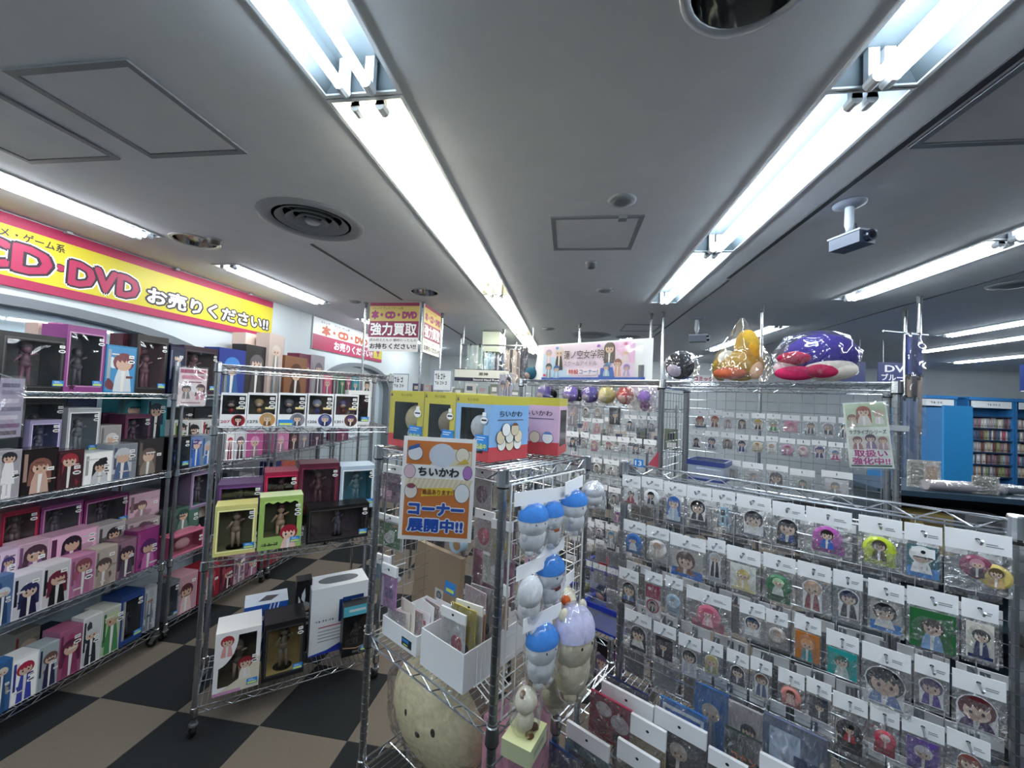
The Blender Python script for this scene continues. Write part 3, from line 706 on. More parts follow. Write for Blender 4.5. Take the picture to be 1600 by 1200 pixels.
        if i == 2:
            k = MB(); k.box(-w*.46, w*.06, -.004, -.003, h*.02, h*.2, SOLD); k.rect(-w*.42, w*.02, h*.04, h*.1, -.0045, SOLDT); k.obj('sale_tag', t)
        return t
    if style == 'pinkbox':
        carton_open(t, w, h, dep, c, 'c8708c', .01, mt=.012, mb=.014); k = MB(); k.ball((0, dep*.4, h*.45), w*.22, dep*.2, h*.26, mat('d8a8b0', .5), 12, 8); k.obj('figurine', t, smooth=True)
        k = MB()
        for s in (-1, 1): k.flat([(s*w*.44, h), (s*w*.24, h), (s*w*.36, h*1.22)][::s], .004, mat(c, .3))
        k.obj('ear_flap', t); stickers(t, w, h*.7, -.002, 2, False); return t
    if style == 'green':
        carton_open(t, w, h, dep, c, '6a6a4a', w*.12, mt=h*.1, mb=h*.24, top='d8e8b8'); figurine(t, w*.7, h, dep*.8, '4a1c28', 'c8a890', 'd0b090')
        k = MB(); pts = [(-w*.4, h*.92)]
        for i in range(9): pts.append((-w*.4+w*.1*i, h*(.9 if i % 2 else .86)))
        pts.append((w*.4, h*.92)); k.flat(pts, -.0012, mat(shade(c, 1.12), .3)); person(k, w*.2, 0, w*.42, h*.44, -.0016, 'a02038', 'e8c0b8', 'e8c8b4', big=True); k.rect(-w*.42, -w*.08, h*.08, h*.1, -.0012, mat('4a5a38', .4))
        scribble(k, -w*.4, 0, h*.07, h*.13, -.0014, mat('3a4a30', .4), 3); k.obj('print', t); stickers(t, w, h*.93, -.0025, 3, True); return t
    if style == 'white':
        carton_open(t, w, h, dep, c, '4a463c', w*.1, mt=h*.08, mb=h*.12); figurine(t, w*.7, h, dep*.8, '8a8074', '5a5248')
        k = MB(); k.flat([(-w*.5, h*.98), (-w*.5, h*.42)]+[(-w*.5+w*.5*math.sin(PI/2*i/8), h*.42+h*.5*(1-math.cos(PI/2*i/8))) for i in range(1, 9)], -.0012, mat('f4f2f2', .3))
        person(k, -w*.24, h*.6, w*.3, h*.34, -.0016, 'a83038', 'e0a0a0'); k.flat([(-w*.5, .002), (w*.5, .002), (w*.5, h*.5), (w*.3, h*.42), (w*.1, h*.22)], -.0011, mat('dcd4c0', .3)); k.rect(-w*.5, w*.1, 0, h*.05, -.0018, mat('c890b8', .4)); person(k, w*.18, h*.18, w*.34, h*.36, -.0018, '8a2430', 'e4dcd0')
        k.obj('print', t); stickers(t, w, h*.6, -.003, 2, True); return t
    if style == 'tealtop':
        dep = .085; carton_open(t, w, h, dep, '101216', '202328', w*.1, mt=h*.2, mb=h*.2); figurine(t, w*.7, h*.9, dep*.8, '202226', '2a2c30', '4a4a4c')
        k = MB(); k.rect(-w*.5, w*.5, h*.8, h, -.001, mat('58b4c8', .3)); k.rect(-w*.3, w*.3, h*.88, h*.93, -.0014, mat('d8e0e4', .4)); k.flat([(-w*.48, h*.2), (-w*.46, h*.18), (0, h*.13), (w*.46, h*.18), (w*.48, h*.2), (0, h*.15)], -.0014, mat('c89878', .4)); k.oval(w*.2, h*.08, w*.12, w*.12, -.0014, mat('8a8478', .4), 16); k.oval(w*.2, h*.08, w*.09, w*.09, -.0016, mat('15171a', .4), 14); k.obj('print', t); stickers(t, w, h*.62, -.0025, 2, True); return t
    if style == 'bigwhite':
        dep = .2; b = MB(); o = mat(c, .3); b.box(-w/2, w/2, 0, dep, 0, h, o); b.obj('carton', t)
        k = MB(); pts = [(w*.36*(1 if abs(math.cos(q)) > .0 else 1)*math.copysign(abs(math.cos(q))**.6, math.cos(q))*(1-.12*math.sin(2*q)**2), dep*.5+dep*.26*math.copysign(abs(math.sin(q))**.7, math.sin(q))) for q in [2*PI*i/28 for i in range(28)]]
        k.poly([(p[0], p[1], h+.0008) for p in pts], mat('6a6c70', .15)); k.obj('lid_window', t)
        k = MB(); k.rect(-w*.02, w*.2, h*.44, h*.78, -.001, mat(a, .3)); k.rect(w*.04, w*.42, h*.74, h*.8, -.0012, mat(a, .3)); k.rect(-w*.36, w*.32, h*.4, h*.415, -.001, mat(b_, .4)); k.flat([(-w*.5, 0), (w*.5, 0), (w*.5, h*.16), (w*.1, h*.14), (-w*.2, h*.05), (-w*.5, h*.02)], -.001, mat('2c3fae', .3))
        for i in range(4): k.rect(-w*.36, w*(.3-.05*(i % 2)), h*(.34-.05*i), h*(.352-.05*i), -.001, mat('9a9ca0', .5))
        scribble(k, -w*.42, -w*.08, h*.49, h*.52, -.0012, mat('202024', .4), 6); k.obj('print', t); return t
    if style == 'bluebox':
        b = MB(); b.box(-w/2, w/2, 0, dep, 0, h, mat(c, .3)); b.obj('carton', t)
        k = MB(); k.poly([(-w*.5, .002, h+.0006), (w*.5, .002, h+.0006), (w*.5, dep, h+.0006), (-w*.5, dep, h+.0006)], mat('dfe8f4', .3)); k.poly([(-w*.2, dep*.3, h+.001), (w*.1, dep*.25, h+.001), (w*.3, dep*.6, h+.001), (0, dep*.7, h+.001)], mat('4a4c54', .3))
        for i in range(3): k.flat([(-w*.2+i*.02, 0), (-w*.17+i*.02, 0), (w*.12+i*.02, h), (w*.09+i*.02, h)], -.0008, mat('e8eef8', .3))
        k.rect(-w*.5, w*.5, h*.72, h*.8, -.0007, mat('e8eef8', .3)); k.obj('print', t); return t
BOXES = [
('A', 1.72, 0.02, 0.027, 0.296, 2.015, 'win', '17161a', '2a2b2b', '6b4a5a', 'wide black window box with a pinkish figure, at the left picture edge top shelf'),
('A', 1.72, 0.24, 0.301, 0.392, 2.101, 'art', 'd9b9ad', 'c99a8c', 'efe0d8', 'beige box end showing behind the wide black box'),
('A', 1.72, 0.22, 0.373, 0.454, 2.115, 'art', 'c77bb4', 'd8a0c8', 'b06aa0', 'lilac package peeking out behind the magenta window box'),
('A', 1.72, 0.02, 0.288, 0.478, 2.093, 'win', '8e3f84', '2b2c2d', '56545c', 'magenta window box with a star emblem and pale inner frame, top left shelf'),
('A', 1.72, 0.02, 0.482, 0.653, 2.011, 'art', '3f86b8', '7a4048', 'cfd8e0', 'light blue art box with a red-brown haired figure, top left shelf'),
('A', 1.72, 0.1, 0.628, 0.747, 2.098, 'art', '4a1d26', 'a8333c', '2c1418', 'dark red art box side by side with a gold-framed black window box'),
('A', 1.72, 0.02, 0.652, 0.85, 2.101, 'win', '1d1618', '3a2c30', '6e4a55', 'black window box with pinkish gold arch frame, right end of top left shelf'),
('B', 1.72, 0.02, -0.092, 0.015, 2.06, 'art', '1c2440', '2a3350', '9098b0', 'narrow navy box just right of the first left rack'),
('B', 1.72, 0.02, 0.006, 0.285, 2.075, 'win', '3a2030', '2c2228', '6b4a50', 'maroon window box half behind a hanging pink notice'),
('A', 1.18, 0.02, 0.06, 0.146, 1.424, 'fig', 'b9b4bd', '20222c', 'e8e4ea', 'pale box with a figure in white boots at the left picture edge'),
('A', 1.18, 0.02, 0.148, 0.295, 1.417, 'art', '241c1e', '8a5a50', 'caa79a', 'dark art box with two white price labels, second shelf front row'),
('A', 1.18, 0.02, 0.298, 0.413, 1.394, 'art', '4b2a33', 'a0303c', '3a2028', 'dark box with a red-haired print, second shelf front row'),
('A', 1.18, 0.02, 0.417, 0.562, 1.366, 'art', 'eef0f2', '22242a', 'c9ccd2', 'white box with sparse black print beside the red-haired box'),
('A', 1.18, 0.02, 0.562, 0.7, 1.4, 'art', '9aa0ac', 'c9cdd4', '50648a', 'grey box with a silver-haired print, second shelf front row'),
('A', 1.18, 0.02, 0.705, 0.872, 1.418, 'art', '3a3638', '6b5a58', '8a8078', 'dark box with a seated grey figure, right end of second shelf'),
('A', 1.335, 0.2, 0.238, 0.43, 1.684, 'win', '1c1d1c', '262826', '4a4a48', 'large black glossy box behind the second shelf front row'),
('A', 1.335, 0.16, 0.255, 0.391, 1.557, 'win', '9a93b8', '3a3c50', '5a5c70', 'lilac framed window box behind the second shelf front row'),
('A', 1.335, 0.3, 0.498, 0.658, 1.682, 'art', '16264a', '26406e', '0f1a34', 'navy box top behind the pale grey window box'),
('A', 1.335, 0.16, 0.417, 0.585, 1.622, 'win', 'b9bcc0', '474c50', '70757a', 'pale grey window box with blue sale tag, mid second shelf'),
('A', 1.335, 0.16, 0.589, 0.706, 1.509, 'art', 'b5b1b3', 'd8d4d4', '8c8688', 'small grey box with a round pale face print'),
('A', 1.335, 0.3, 0.694, 0.841, 1.58, 'art', '3a1f30', '522a40', '2a1624', 'dark maroon box behind the small grey face box'),
('A', 1.335, 0.16, 0.727, 0.892, 1.573, 'win', '5b2f49', '2c2430', '584858', 'plum window box in the second row near the post'),
('A', 1.455, 0.3, 0.784, 0.973, 1.694, 'art', '0e6a73', '0f8088', '0a555c', 'teal carton standing high at the back of the second shelf'),
('A', 1.335, 0.24, 0.928, 1.066, 1.694, 'art', '4aa0b0', '183040', '0c1c28', 'blue-green tall box beside the rack post, second shelf'),
('B', 1.18, 0.02, -0.03, 0.107, 1.412, 'win', '10141c', '1c2430', '2a4a80', 'black box with a blue sale tag right of the first post'),
('B', 1.18, 0.02, 0.111, 0.212, 1.406, 'art', '6a7fae', '5a3a80', '3a70c8', 'blue art box with purple-haired girl print'),
('B', 1.18, 0.02, 0.205, 0.324, 1.407, 'art', '8fa0b4', 'b8bcc4', '2f6cb8', 'grey and blue art box next to the purple-haired one'),
('B', 1.33, 0.16, 0.102, 0.208, 1.519, 'art', 'eef0f0', '1d1d20', 'a8c840', 'small white box with green trim, upper one by the post'),
('B', 1.33, 0.16, 0.208, 0.334, 1.514, 'art', 'f0f0f0', '1a1a1c', '3a3a3c', 'small white box with black-haired print, middle of three'),
('B', 1.33, 0.16, 0.334, 0.482, 1.513, 'art', 'e8e8ea', '2a1c1c', 'c02838', 'small white box with red print, right of three'),
('B', 1.33, 0.32, 0.233, 0.401, 1.606, 'art', '14181e', '20262e', '0c0e12', 'black carton high behind the small white boxes'),
('B', 1.33, 0.32, 0.406, 0.625, 1.609, 'art', '1f2328', '30363c', '15181c', 'charcoal carton high behind the small white boxes'),
('A', 0.55, 0.02, 0.095, 0.157, 0.798, 'art', '5f7fae', 'c9d4e4', '26406e', 'pale blue box at the left picture edge, third shelf'),
('A', 0.55, 0.02, 0.158, 0.274, 0.773, 'art', 'ebe7f2', '2c2c58', '1c1a3c', 'white box with a navy-haired figure in black, third shelf'),
('A', 0.55, 0.02, 0.273, 0.394, 0.779, 'art', 'efe9ee', '6a2038', '1c1a20', 'white box with a red-haired figure in a black dress, third shelf'),
('A', 0.55, 0.02, 0.394, 0.514, 0.775, 'art', 'd48fba', '8a4a58', 'b06a90', 'pink art box with a brown-haired figure, third shelf front'),
('A', 0.55, 0.02, 0.514, 0.63, 0.781, 'art', 'cdbfb4', '5a4a4c', 'a8988e', 'cream art box with a small figure, third shelf front'),
('A', 0.55, 0.02, 0.63, 0.742, 0.789, 'art', '8a6a7c', '3a2a38', '54485c', 'greyish purple art box, third shelf front'),
('A', 0.55, 0.02, 0.74, 0.888, 0.817, 'art', '8c3474', '5a2a68', 'c86ab0', 'magenta art box at the right end of the third shelf'),
('A', 0.7, 0.13, 0.152, 0.234, 0.889, 'art', 'd9bfd6', '40306a', 'b89ac0', 'lilac box behind the pale blue box, third shelf'),
('A', 0.7, 0.13, 0.233, 0.361, 0.896, 'art', 'e3bcd0', '4a3040', '8a5a90', 'pink box with a crouching figure, third shelf second row'),
('A', 0.7, 0.13, 0.36, 0.594, 0.892, 'art', 'd9a9c4', '2c1c30', '6a2a5c', 'wide pale pink box with striped side, third shelf second row'),
('A', 0.7, 0.13, 0.597, 0.753, 0.88, 'art', 'c9c2c6', '2c2830', '60585c', 'grey box with a dark-haired print, third shelf second row'),
('A', 0.7, 0.13, 0.767, 0.981, 0.847, 'art', 'b9a7ac', '6a5058', '9a8088', 'greyish pink carton, third shelf second row right'),
('A', 0.82, 0.26, 0.235, 0.391, 1.055, 'win', '8a2038', '3c3234', '5c4a4c', 'dark red window box high on the third shelf'),
('A', 0.82, 0.26, 0.4, 0.601, 1.04, 'win', '8c3c78', '35343a', '504a54', 'magenta and white window box high on the third shelf'),
('A', 0.82, 0.26, 0.608, 0.868, 1.026, 'win', '741c58', '2e2a30', '584a58', 'deep magenta window box with a white glint, high third shelf'),
('A', 0.82, 0.26, 0.87, 1.08, 1.002, 'art', 'caa7b8', '6a4a54', 'a88494', 'pale pink art box with black-haired print, high third shelf'),
('A', 0.11, 0.02, 0.119, 0.181, 0.365, 'art', '3f6fa8', 'd9d0c0', '26507e', 'blue and cream box at the left picture edge, bottom shelf'),
('A', 0.11, 0.02, 0.182, 0.285, 0.342, 'art', 'f0eef0', 'a82848', '3a48a8', 'white box with a lying red figure print, bottom shelf'),
('A', 0.11, 0.02, 0.286, 0.374, 0.347, 'art', 'b5c2c8', '6a5048', '2a2a4c', 'blue-topped grey art box, bottom shelf'),
('A', 0.11, 0.02, 0.371, 0.483, 0.376, 'art', 'b0688a', '5a2840', '8a3a60', 'dusty pink art box with square print, bottom shelf'),
('A', 0.11, 0.02, 0.48, 0.575, 0.395, 'art', 'eceef0', 'c8ccd0', '2a3038', 'plain white box with dark goggles print, bottom shelf'),
('A', 0.11, 0.02, 0.578, 0.707, 0.39, 'art', 'd7d9d2', 'b8c8a0', '4a8a58', 'white box with green and red print, bottom shelf'),
('A', 0.11, 0.02, 0.678, 0.818, 0.423, 'win', '24407c', '20262e', '3a4a60', 'blue box with a rounded white-edged window, bottom shelf'),
('A', 0.11, 0.04, 0.84, 0.919, 0.397, 'art', 'b9bdc4', 'd0d4d8', '8a90a0', 'pale grey box beside the bottom post of first left rack'),
('A', 0.11, 0.22, 0.306, 0.414, 0.378, 'art', '9a948c', 'b8a898', '8a4040', 'grey box in the back row of the bottom left shelf'),
('A', 0.11, 0.22, 0.422, 0.516, 0.336, 'art', '242a3c', '30384c', '1a2030', 'dark box in the back row of the bottom left shelf'),
('B', 0.55, 0.02, 0.004, 0.272, 0.698, 'pinkbox', 'e07a9c', 'f0a0b8', 'f8d0d8', 'coral pink box with a clear cat-ear window, second rack third shelf'),
('B', 0.68, 0.14, 0.104, 0.341, 0.858, 'art', '4a6a60', '30504a', '6a8a80', 'grey-green box on the coral pink box shelf'),
('B', 0.7, 0.24, 0.366, 0.576, 0.848, 'art', 'f0c8a8', 'e0a890', 'f8e0d0', 'peach art box behind the grey-green box'),
('B', 0.82, 0.24, 0.216, 0.368, 1.081, 'win', '3a3a48', '2a2a34', '505060', 'dark window box on the upper part of third shelf, second rack'),
('B', 0.82, 0.14, 0.252, 0.496, 1.109, 'win', '8a7a98', '3c3a44', '5c5664', 'lilac window box on the third shelf, second rack'),
('B', 0.11, 0.02, 0.012, 0.104, 0.382, 'win', '6a7078', '3a4046', '70767c', 'grey window box on the bottom shelf past the post'),
('B', 0.11, 0.02, 0.1, 0.247, 0.383, 'art', 'd8a8b8', '5a3038', 'e0c0c0', 'pink box with a reclining dark-haired print, bottom shelf'),
('B', 0.11, 0.02, 0.259, 0.448, 0.363, 'art', 'a02c3c', 'c04858', '601828', 'red box on the bottom shelf of the second left rack'),
('B', 0.11, 0.02, 0.45, 0.587, 0.343, 'art', '5a2838', 'a04050', '3a1824', 'dark red art box, bottom shelf seen under the middle rack'),
('B', 0.11, 0.02, 0.59, 0.709, 0.34, 'art', 'b89aa8', '705060', '907888', 'grey-pink art box, bottom shelf seen under the middle rack'),
('B', 0.11, 0.02, 0.714, 0.85, 0.325, 'art', '8a5a70', '5a3a4c', 'a87890', 'plum art box, bottom shelf seen under the middle rack'),
('C', 1.575, 0.03, 0.018, 0.135, 1.754, 'chibi', '20202c', 'a02030', '1c1418', 'white window box with red-circled print at its corner, first of five'),
('C', 1.575, 0.03, 0.137, 0.276, 1.76, 'chibi', '5a5a48', 'c89050', 'b09870', 'white window box with an orange-haired circle print'),
('C', 1.575, 0.03, 0.283, 0.425, 1.766, 'chibi', '3c3c44', '8a8c98', '6a6a74', 'white window box with blue sale tag and grey circle print'),
('C', 1.575, 0.03, 0.432, 0.57, 1.769, 'chibi', '4a4448', '3a4488', '8088a0', 'white window box with a navy circle and silver-haired print'),
('C', 1.575, 0.03, 0.578, 0.714, 1.771, 'chibi', '6a5c60', '5a3a30', '4a3a78', 'white window box with a brown-haired circle print, last of five'),
('C', 1.575, 0.16, 0.675, 0.815, 1.799, 'win', 'e6e8e6', '1a1c1a', '282c28', 'black-fronted white box with green corner behind the last white box'),
('C', 0.88, 0.05, 0.026, 0.217, 1.146, 'win', 'd6d084', '3c3a2c', 'a08a78', 'yellow and light blue window box with a standing figure, middle rack'),
('C', 0.88, 0.05, 0.226, 0.441, 1.175, 'green', '9fbd6a', '2c3420', 'b08060', 'light green window box with crimson-haired print, middle rack'),
('C', 0.88, 0.05, 0.467, 0.819, 1.089, 'win', '141416', '241f22', '5a5668', 'long black window box with silver blades, middle rack'),
('C', 1.02, 0.22, 0.017, 0.237, 1.225, 'win', '5a3a68', '2c2c30', '484850', 'black box with purple edge at the back, middle rack'),
('C', 1.02, 0.22, 0.243, 0.423, 1.283, 'win', '9c1f44', '2c1c22', '50303a', 'crimson red window box at the back, middle rack'),
('C', 1.02, 0.2, 0.425, 0.654, 1.327, 'win', '5a2034', '332028', '604048', 'dark maroon window box with price slips, middle rack'),
('C', 1.02, 0.2, 0.663, 0.882, 1.299, 'win', 'b8cbe0', '2e5058', '6a8890', 'light blue and white window box, back right of the middle rack'),
('C', 0.15, 0.04, 0.067, 0.274, 0.474, 'white', 'f2f0f0', '26241f', 'b04048', 'white art box with curved black window, bottom of middle rack'),
('C', 0.15, 0.04, 0.287, 0.494, 0.463, 'win', '1a1a1e', '5a5034', '7a7264', 'black window box with a golden bronze figure, bottom of middle rack'),
('C', 0.15, 0.06, 0.705, 0.868, 0.455, 'tealtop', '121418', '4aa8b8', '30343a', 'black box with teal upper band at the right bottom of middle rack'),
('C', 0.15, 0.16, 0.531, 0.869, 0.555, 'bigwhite', 'eceff4', '1c3c78', 'b02840', 'tall white carton with an oval window in its lid'),
('C', 0.15, 0.26, 0.184, 0.412, 0.482, 'bluebox', '2858b0', 'e8eef8', '1c3c88', 'blue and white striped carton at the back of the bottom shelf'),
('C', 0.15, 0.24, 0.452, 0.539, 0.591, 'art', '15161a', 'b8bcc0', '24262c', 'narrow black box with silver top between cartons'),
('G', 0.26, 0.06, 0.428, 0.533, 0.43, 'art', '2c2434', '5a4a68', '8a78a0', 'dark box with pale figure print under the blue trays, left'),
('G', 0.26, 0.06, 0.546, 0.647, 0.455, 'art', '241e2a', '6a5a7c', '98889c', 'dark box with pale figure print under the blue trays, middle'),
('G', 0.26, 0.06, 0.653, 0.696, 0.444, 'art', '6a2a78', 'b8a8b8', 'd0c0c8', 'purple and white box under the blue trays, right'),
]
PACKS = [
('E', -0.05, 0.014, 0.08, 1.544, 0.038, 1.442, 'card', 'eef0f2', '22283c', 'b83048', 'bag with a small white card, first, top row, near rack'),
('E', -0.05, 0.082, 0.153, 1.548, 0.036, 1.446, 'badge', 'f0f0f2', '1c181c', '3a3038', 'bag with round black-haired badge, top row, near rack'),
('E', -0.05, 0.156, 0.227, 1.543, 0.037, 1.407, 'fig', '5a8ad0', '3a6ab8', 'b8d0e8', 'crumpled bag with a bright blue charm, top row, near rack'),
('E', -0.05, 0.229, 0.3, 1.543, 0.036, 1.42, 'fig', 'e8e8e8', '141214', '2a2024', 'bag with spiky black-haired figure, top row, near rack'),
('E', -0.05, 0.302, 0.364, 1.543, 0.036, 1.421, 'key', '9ac4d8', '16181c', 'c0dce8', 'bag with a light blue tag keyring, top row, near rack'),
('E', -0.05, 0.366, 0.454, 1.542, 0.037, 1.422, 'fig', 'e8eaee', '18141c', 'f0f0f4', 'bag with black-haired figure in white, top row, near rack'),
('E', -0.05, 0.456, 0.53, 1.539, 0.039, 1.419, 'fig', 'd8d8d8', '1c181c', '2c4a8a', 'bag with black-haired figure, blue collar, top row, near rack'),
('E', -0.05, 0.531, 0.626, 1.54, 0.04, 1.422, 'badge', 'b85ab0', '2c2024', '2a68c8', 'bag with a magenta and blue badge, top row, near rack'),
('E', -0.05, 0.637, 0.717, 1.54, 0.041, 1.419, 'badge', 'c8d83a', '4a4238', '58501e', 'bag with a yellow-green badge, top row, near rack'),
('E', -0.05, 0.719, 0.782, 1.54, 0.04, 1.412, 'board', '4a90d8', 'e8e8ea', 'f0f0f0', 'bag with white sailor-cap figure, top row, near rack'),
('E', -0.05, 0.784, 0.883, 1.545, 0.043, 1.415, 'two', 'd8c070', '8a4a60', 'caa878', 'wide bag with pink and yellow badges, top row, near rack'),
('E', -0.05, 0.024, 0.102, 1.393, 0.037, 1.278, 'badge', '4a80c8', '2c60a8', 'd8e4f0', 'bag with bright blue round charm, second row, near rack'),
('E', -0.05, 0.105, 0.178, 1.39, 0.036, 1.279, 'badge', 'e8e4e0', 'b89a80', 'd0c0b0', 'bag with beige-haired charm, second row, near rack'),
('E', -0.05, 0.18, 0.289, 1.383, 0.036, 1.248, 'board', '2a70c8', '5a4238', '8a6048', 'bag with brown round head, blue strip, second row, near rack'),
('E', -0.05, 0.291, 0.341, 1.395, 0.036, 1.258, 'fig', 'f0f0f0', 'b8b8b8', '18181a', 'bag with white figure and black bars, second row, near rack'),
('E', -0.05, 0.345, 0.432, 1.39, 0.041, 1.257, 'card', 'd8d8d0', 'd8c060', 'e8d8a0', 'bag with square yellow-haired charm, second row, near rack'),
('E', -0.05, 0.436, 0.512, 1.392, 0.039, 1.258, 'badge', '3a7a50', 'a8c8a0', 'd8e4d8', 'bag with green badge, pale green hair, second row, near rack'),
('E', -0.05, 0.515, 0.586, 1.393, 0.039, 1.263, 'fig', 'e8e4e0', 'c8a890', '8a3038', 'bag with beige furry figure, second row, near rack'),
('E', -0.05, 0.589, 0.648, 1.392, 0.04, 1.259, 'fig', 'd8d8d8', '1c2448', '181a20', 'bag with small policeman figure, second row, near rack'),
('E', -0.05, 0.656, 0.721, 1.39, 0.042, 1.266, 'board', '2a80d0', '18181c', 'e8e8e8', 'bag with black-haired figure, blue base, second row, near rack'),
('E', -0.05, 0.724, 0.808, 1.394, 0.041, 1.254, 'photo', '2c6a3c', '3a2820', '8ab0d8', 'wide green picture card with man in blue shirt, second row, near rack'),
('E', -0.05, 0.81, 0.864, 1.397, 0.04, 1.263, 'card', 'd8d4c8', '1c1c24', '24306a', 'bag with a navy sailor-suit photo, second row, near rack'),
('E', -0.05, 0.011, 0.083, 1.225, 0.037, 1.106, 'fig', 'd8d8d8', '141216', '5a80c0', 'bag with black-haired figure, blue coat, third row, near rack'),
('E', -0.05, 0.103, 0.162, 1.242, 0.035, 1.092, 'redcard', 'a81c48', '181418', 'e8e0e4', 'red and white card with ringed badge, third row, near rack'),
('E', -0.05, 0.17, 0.225, 1.246, 0.034, 1.122, 'badge', 'c8e0f0', '8ac0e0', 'd0e8f4', 'bag with light-blue-haired badge, third row, near rack'),
('E', -0.05, 0.235, 0.361, 1.237, 0.037, 1.117, 'badge', 'd87890', 'c86080', 'f0b8c4', 'wide bag with a pink round badge, third row, near rack'),
('E', -0.05, 0.381, 0.444, 1.244, 0.036, 1.137, 'fig', 'f0f0f4', '283858', 'f4f4f4', 'bag with white figure in navy cap, third row, near rack'),
('E', -0.05, 0.446, 0.497, 1.242, 0.035, 1.144, 'badge', 'c8c0b8', 'a89888', 'd8d0c4', 'bag with small cream disc, third row, near rack'),
('E', -0.05, 0.51, 0.568, 1.25, 0.037, 1.133, 'photo', 'c07838', 'e0a060', '3a9aa0', 'bag with burnt orange photo card, third row, near rack'),
('E', -0.05, 0.577, 0.642, 1.236, 0.038, 1.124, 'photo', '2a9a98', '205850', 'c8d8d0', 'bag with teal square card, third row, near rack'),
('E', -0.05, 0.646, 0.733, 1.235, 0.04, 1.088, 'big', 'b8c4dc', '16161a', '7a90c0', 'bag with large black-haired smiling face, third row, near rack'),
('E', -0.05, 0.737, 0.793, 1.244, 0.039, 1.127, 'fig', 'd8d4e0', '4a3a60', '5a3a98', 'bag with small purple-haired figure, third row, near rack'),
('E', -0.05, 0.796, 0.875, 1.239, 0.04, 1.113, 'big', 'c8c4c0', '5a1c24', '4a3060', 'bag with large dark red-haired head, third row, near rack'),
('E', -0.05, 0.036, 0.13, 1.094, 0.038, 0.961, 'fig', 'e0e0e0', '18161a', 'f0f0f0', 'bag with black-haired figure, white collar, fourth row, near rack'),
('E', -0.05, 0.136, 0.208, 1.089, 0.036, 0.971, 'card', '3a3438', '18161a', '282428', 'bag with a dark portrait card, fourth row, near rack'),
('E', -0.05, 0.214, 0.281, 1.082, 0.037, 0.955, 'fig', 'f0f0f2', '16161c', 'c8c8d8', 'bag with black and white figure, fourth row, near rack'),
('E', -0.05, 0.285, 0.341, 1.091, 0.036, 0.985, 'fig', 'd8d8d0', 'c8b878', '98a888', 'bag with small blond figure, fourth row, near rack'),
('E', -0.05, 0.351, 0.408, 1.094, 0.036, 0.995, 'fig', 'd8d8d8', '1a1818', '3a4468', 'bag with black-haired bust, fourth row, near rack'),
('E', -0.05, 0.411, 0.463, 1.098, 0.035, 0.984, 'fig', 'e0dcd8', '6a4430', '4a6090', 'bag with brown-haired figure, fourth row, near rack'),
('E', -0.05, 0.476, 0.535, 1.096, 0.037, 0.999, 'badge', 'd88a80', '5a4038', 'e8c0b0', 'bag with coral-rimmed brown-haired badge, fourth row, near rack'),
('E', -0.05, 0.538, 0.59, 1.099, 0.037, 0.994, 'card', '2c3440', '101418', '3c4854', 'bag with dark slate card, fourth row, near rack'),
('E', -0.05, 0.592, 0.659, 1.093, 0.038, 0.947, 'badge', '2a2226', '181416', 'c02838', 'bag with black, white and red badges, fourth row, near rack'),
('E', -0.05, 0.662, 0.714, 1.096, 0.037, 0.981, 'badge', 'c83850', 'e8c8cc', 'd84860', 'bag with red and white disc, fourth row, near rack'),
('E', -0.05, 0.717, 0.787, 1.1, 0.038, 0.976, 'card', '6a4aa0', 'c8c8d0', '4a3080', 'large purple portrait card, fourth row, near rack'),
('E', -0.05, 0.789, 0.853, 1.105, 0.037, 1.005, 'fig', 'c8c0bc', '8a4a40', '6a5048', 'bag with reddish-haired bust, fourth row, near rack'),
('F', 0.4, 0.047, 0.129, 1.774, 0.03, 1.667, 'fig', 'd8d4d4', 'a85848', 'c8a090', 'small bag with red-brown-haired figure, rear right rack top row'),
('F', 0.4, 0.132, 0.198, 1.779, 0.029, 1.673, 'fig', 'd8d4d4', 'b86a50', '8a5850', 'small bag with ginger-haired figure, rear right rack top row'),
('F', 0.4, 0.201, 0.258, 1.771, 0.028, 1.671, 'card', 'c8c8c8', '8a8488', 'a8a4a8', 'small bag with grey card, rear right rack top row'),
('F', 0.4, 0.267, 0.328, 1.768, 0.028, 1.67, 'fig', 'a8a4a8', '5a5458', '807a80', 'small bag with grey figure, rear right rack top row'),
('F', 0.4, 0.34, 0.403, 1.772, 0.027, 1.673, 'fig', 'd8d8d8', 'c8b040', '504838', 'small bag with yellow-haired figure, rear right rack top row'),
('F', 0.4, 0.409, 0.47, 1.773, 0.027, 1.669, 'fig', 'd0d8d0', 'a8c0b0', '68b078', 'small bag with pale green figure, rear right rack top row'),
('F', 0.4, 0.476, 0.55, 1.77, 0.026, 1.676, 'card', 'e0a0b8', 'c85888', 'e8b8c8', 'small bag with pink square card, rear right rack top row'),
('F', 0.4, 0.563, 0.621, 1.769, 0.025, 1.67, 'fig', 'd8d8dc', '8a888c', '686870', 'small bag with grey-haired chibi, rear right rack top row'),
('F', 0.4, 0.629, 0.689, 1.773, 0.028, 1.67, 'fig', 'd8d8dc', 'a8a4a8', '58585c', 'small bag with silver-haired chibi, rear right rack top row'),
('F', 0.4, 0.698, 0.745, 1.771, 0.027, 1.67, 'fig', 'c8c8d0', '3a3848', '585068', 'small bag with dark-haired chibi, rear right rack top row'),
('F', 0.4, 0.039, 0.104, 1.659, 0.03, 1.549, 'card', 'e8e8e8', '24282c', '303438', 'small bag with black-haired card, rear right rack middle row'),
('F', 0.4, 0.115, 0.184, 1.658, 0.029, 1.547, 'fig', 'd8d8e0', '283868', '3a4a80', 'small bag with navy figure, rear right rack middle row'),
('F', 0.4, 0.197, 0.263, 1.658, 0.028, 1.563, 'badge', 'a8a09c', '6a5a50', '8a7a70', 'small bag with grey-brown badge, rear right rack middle row'),
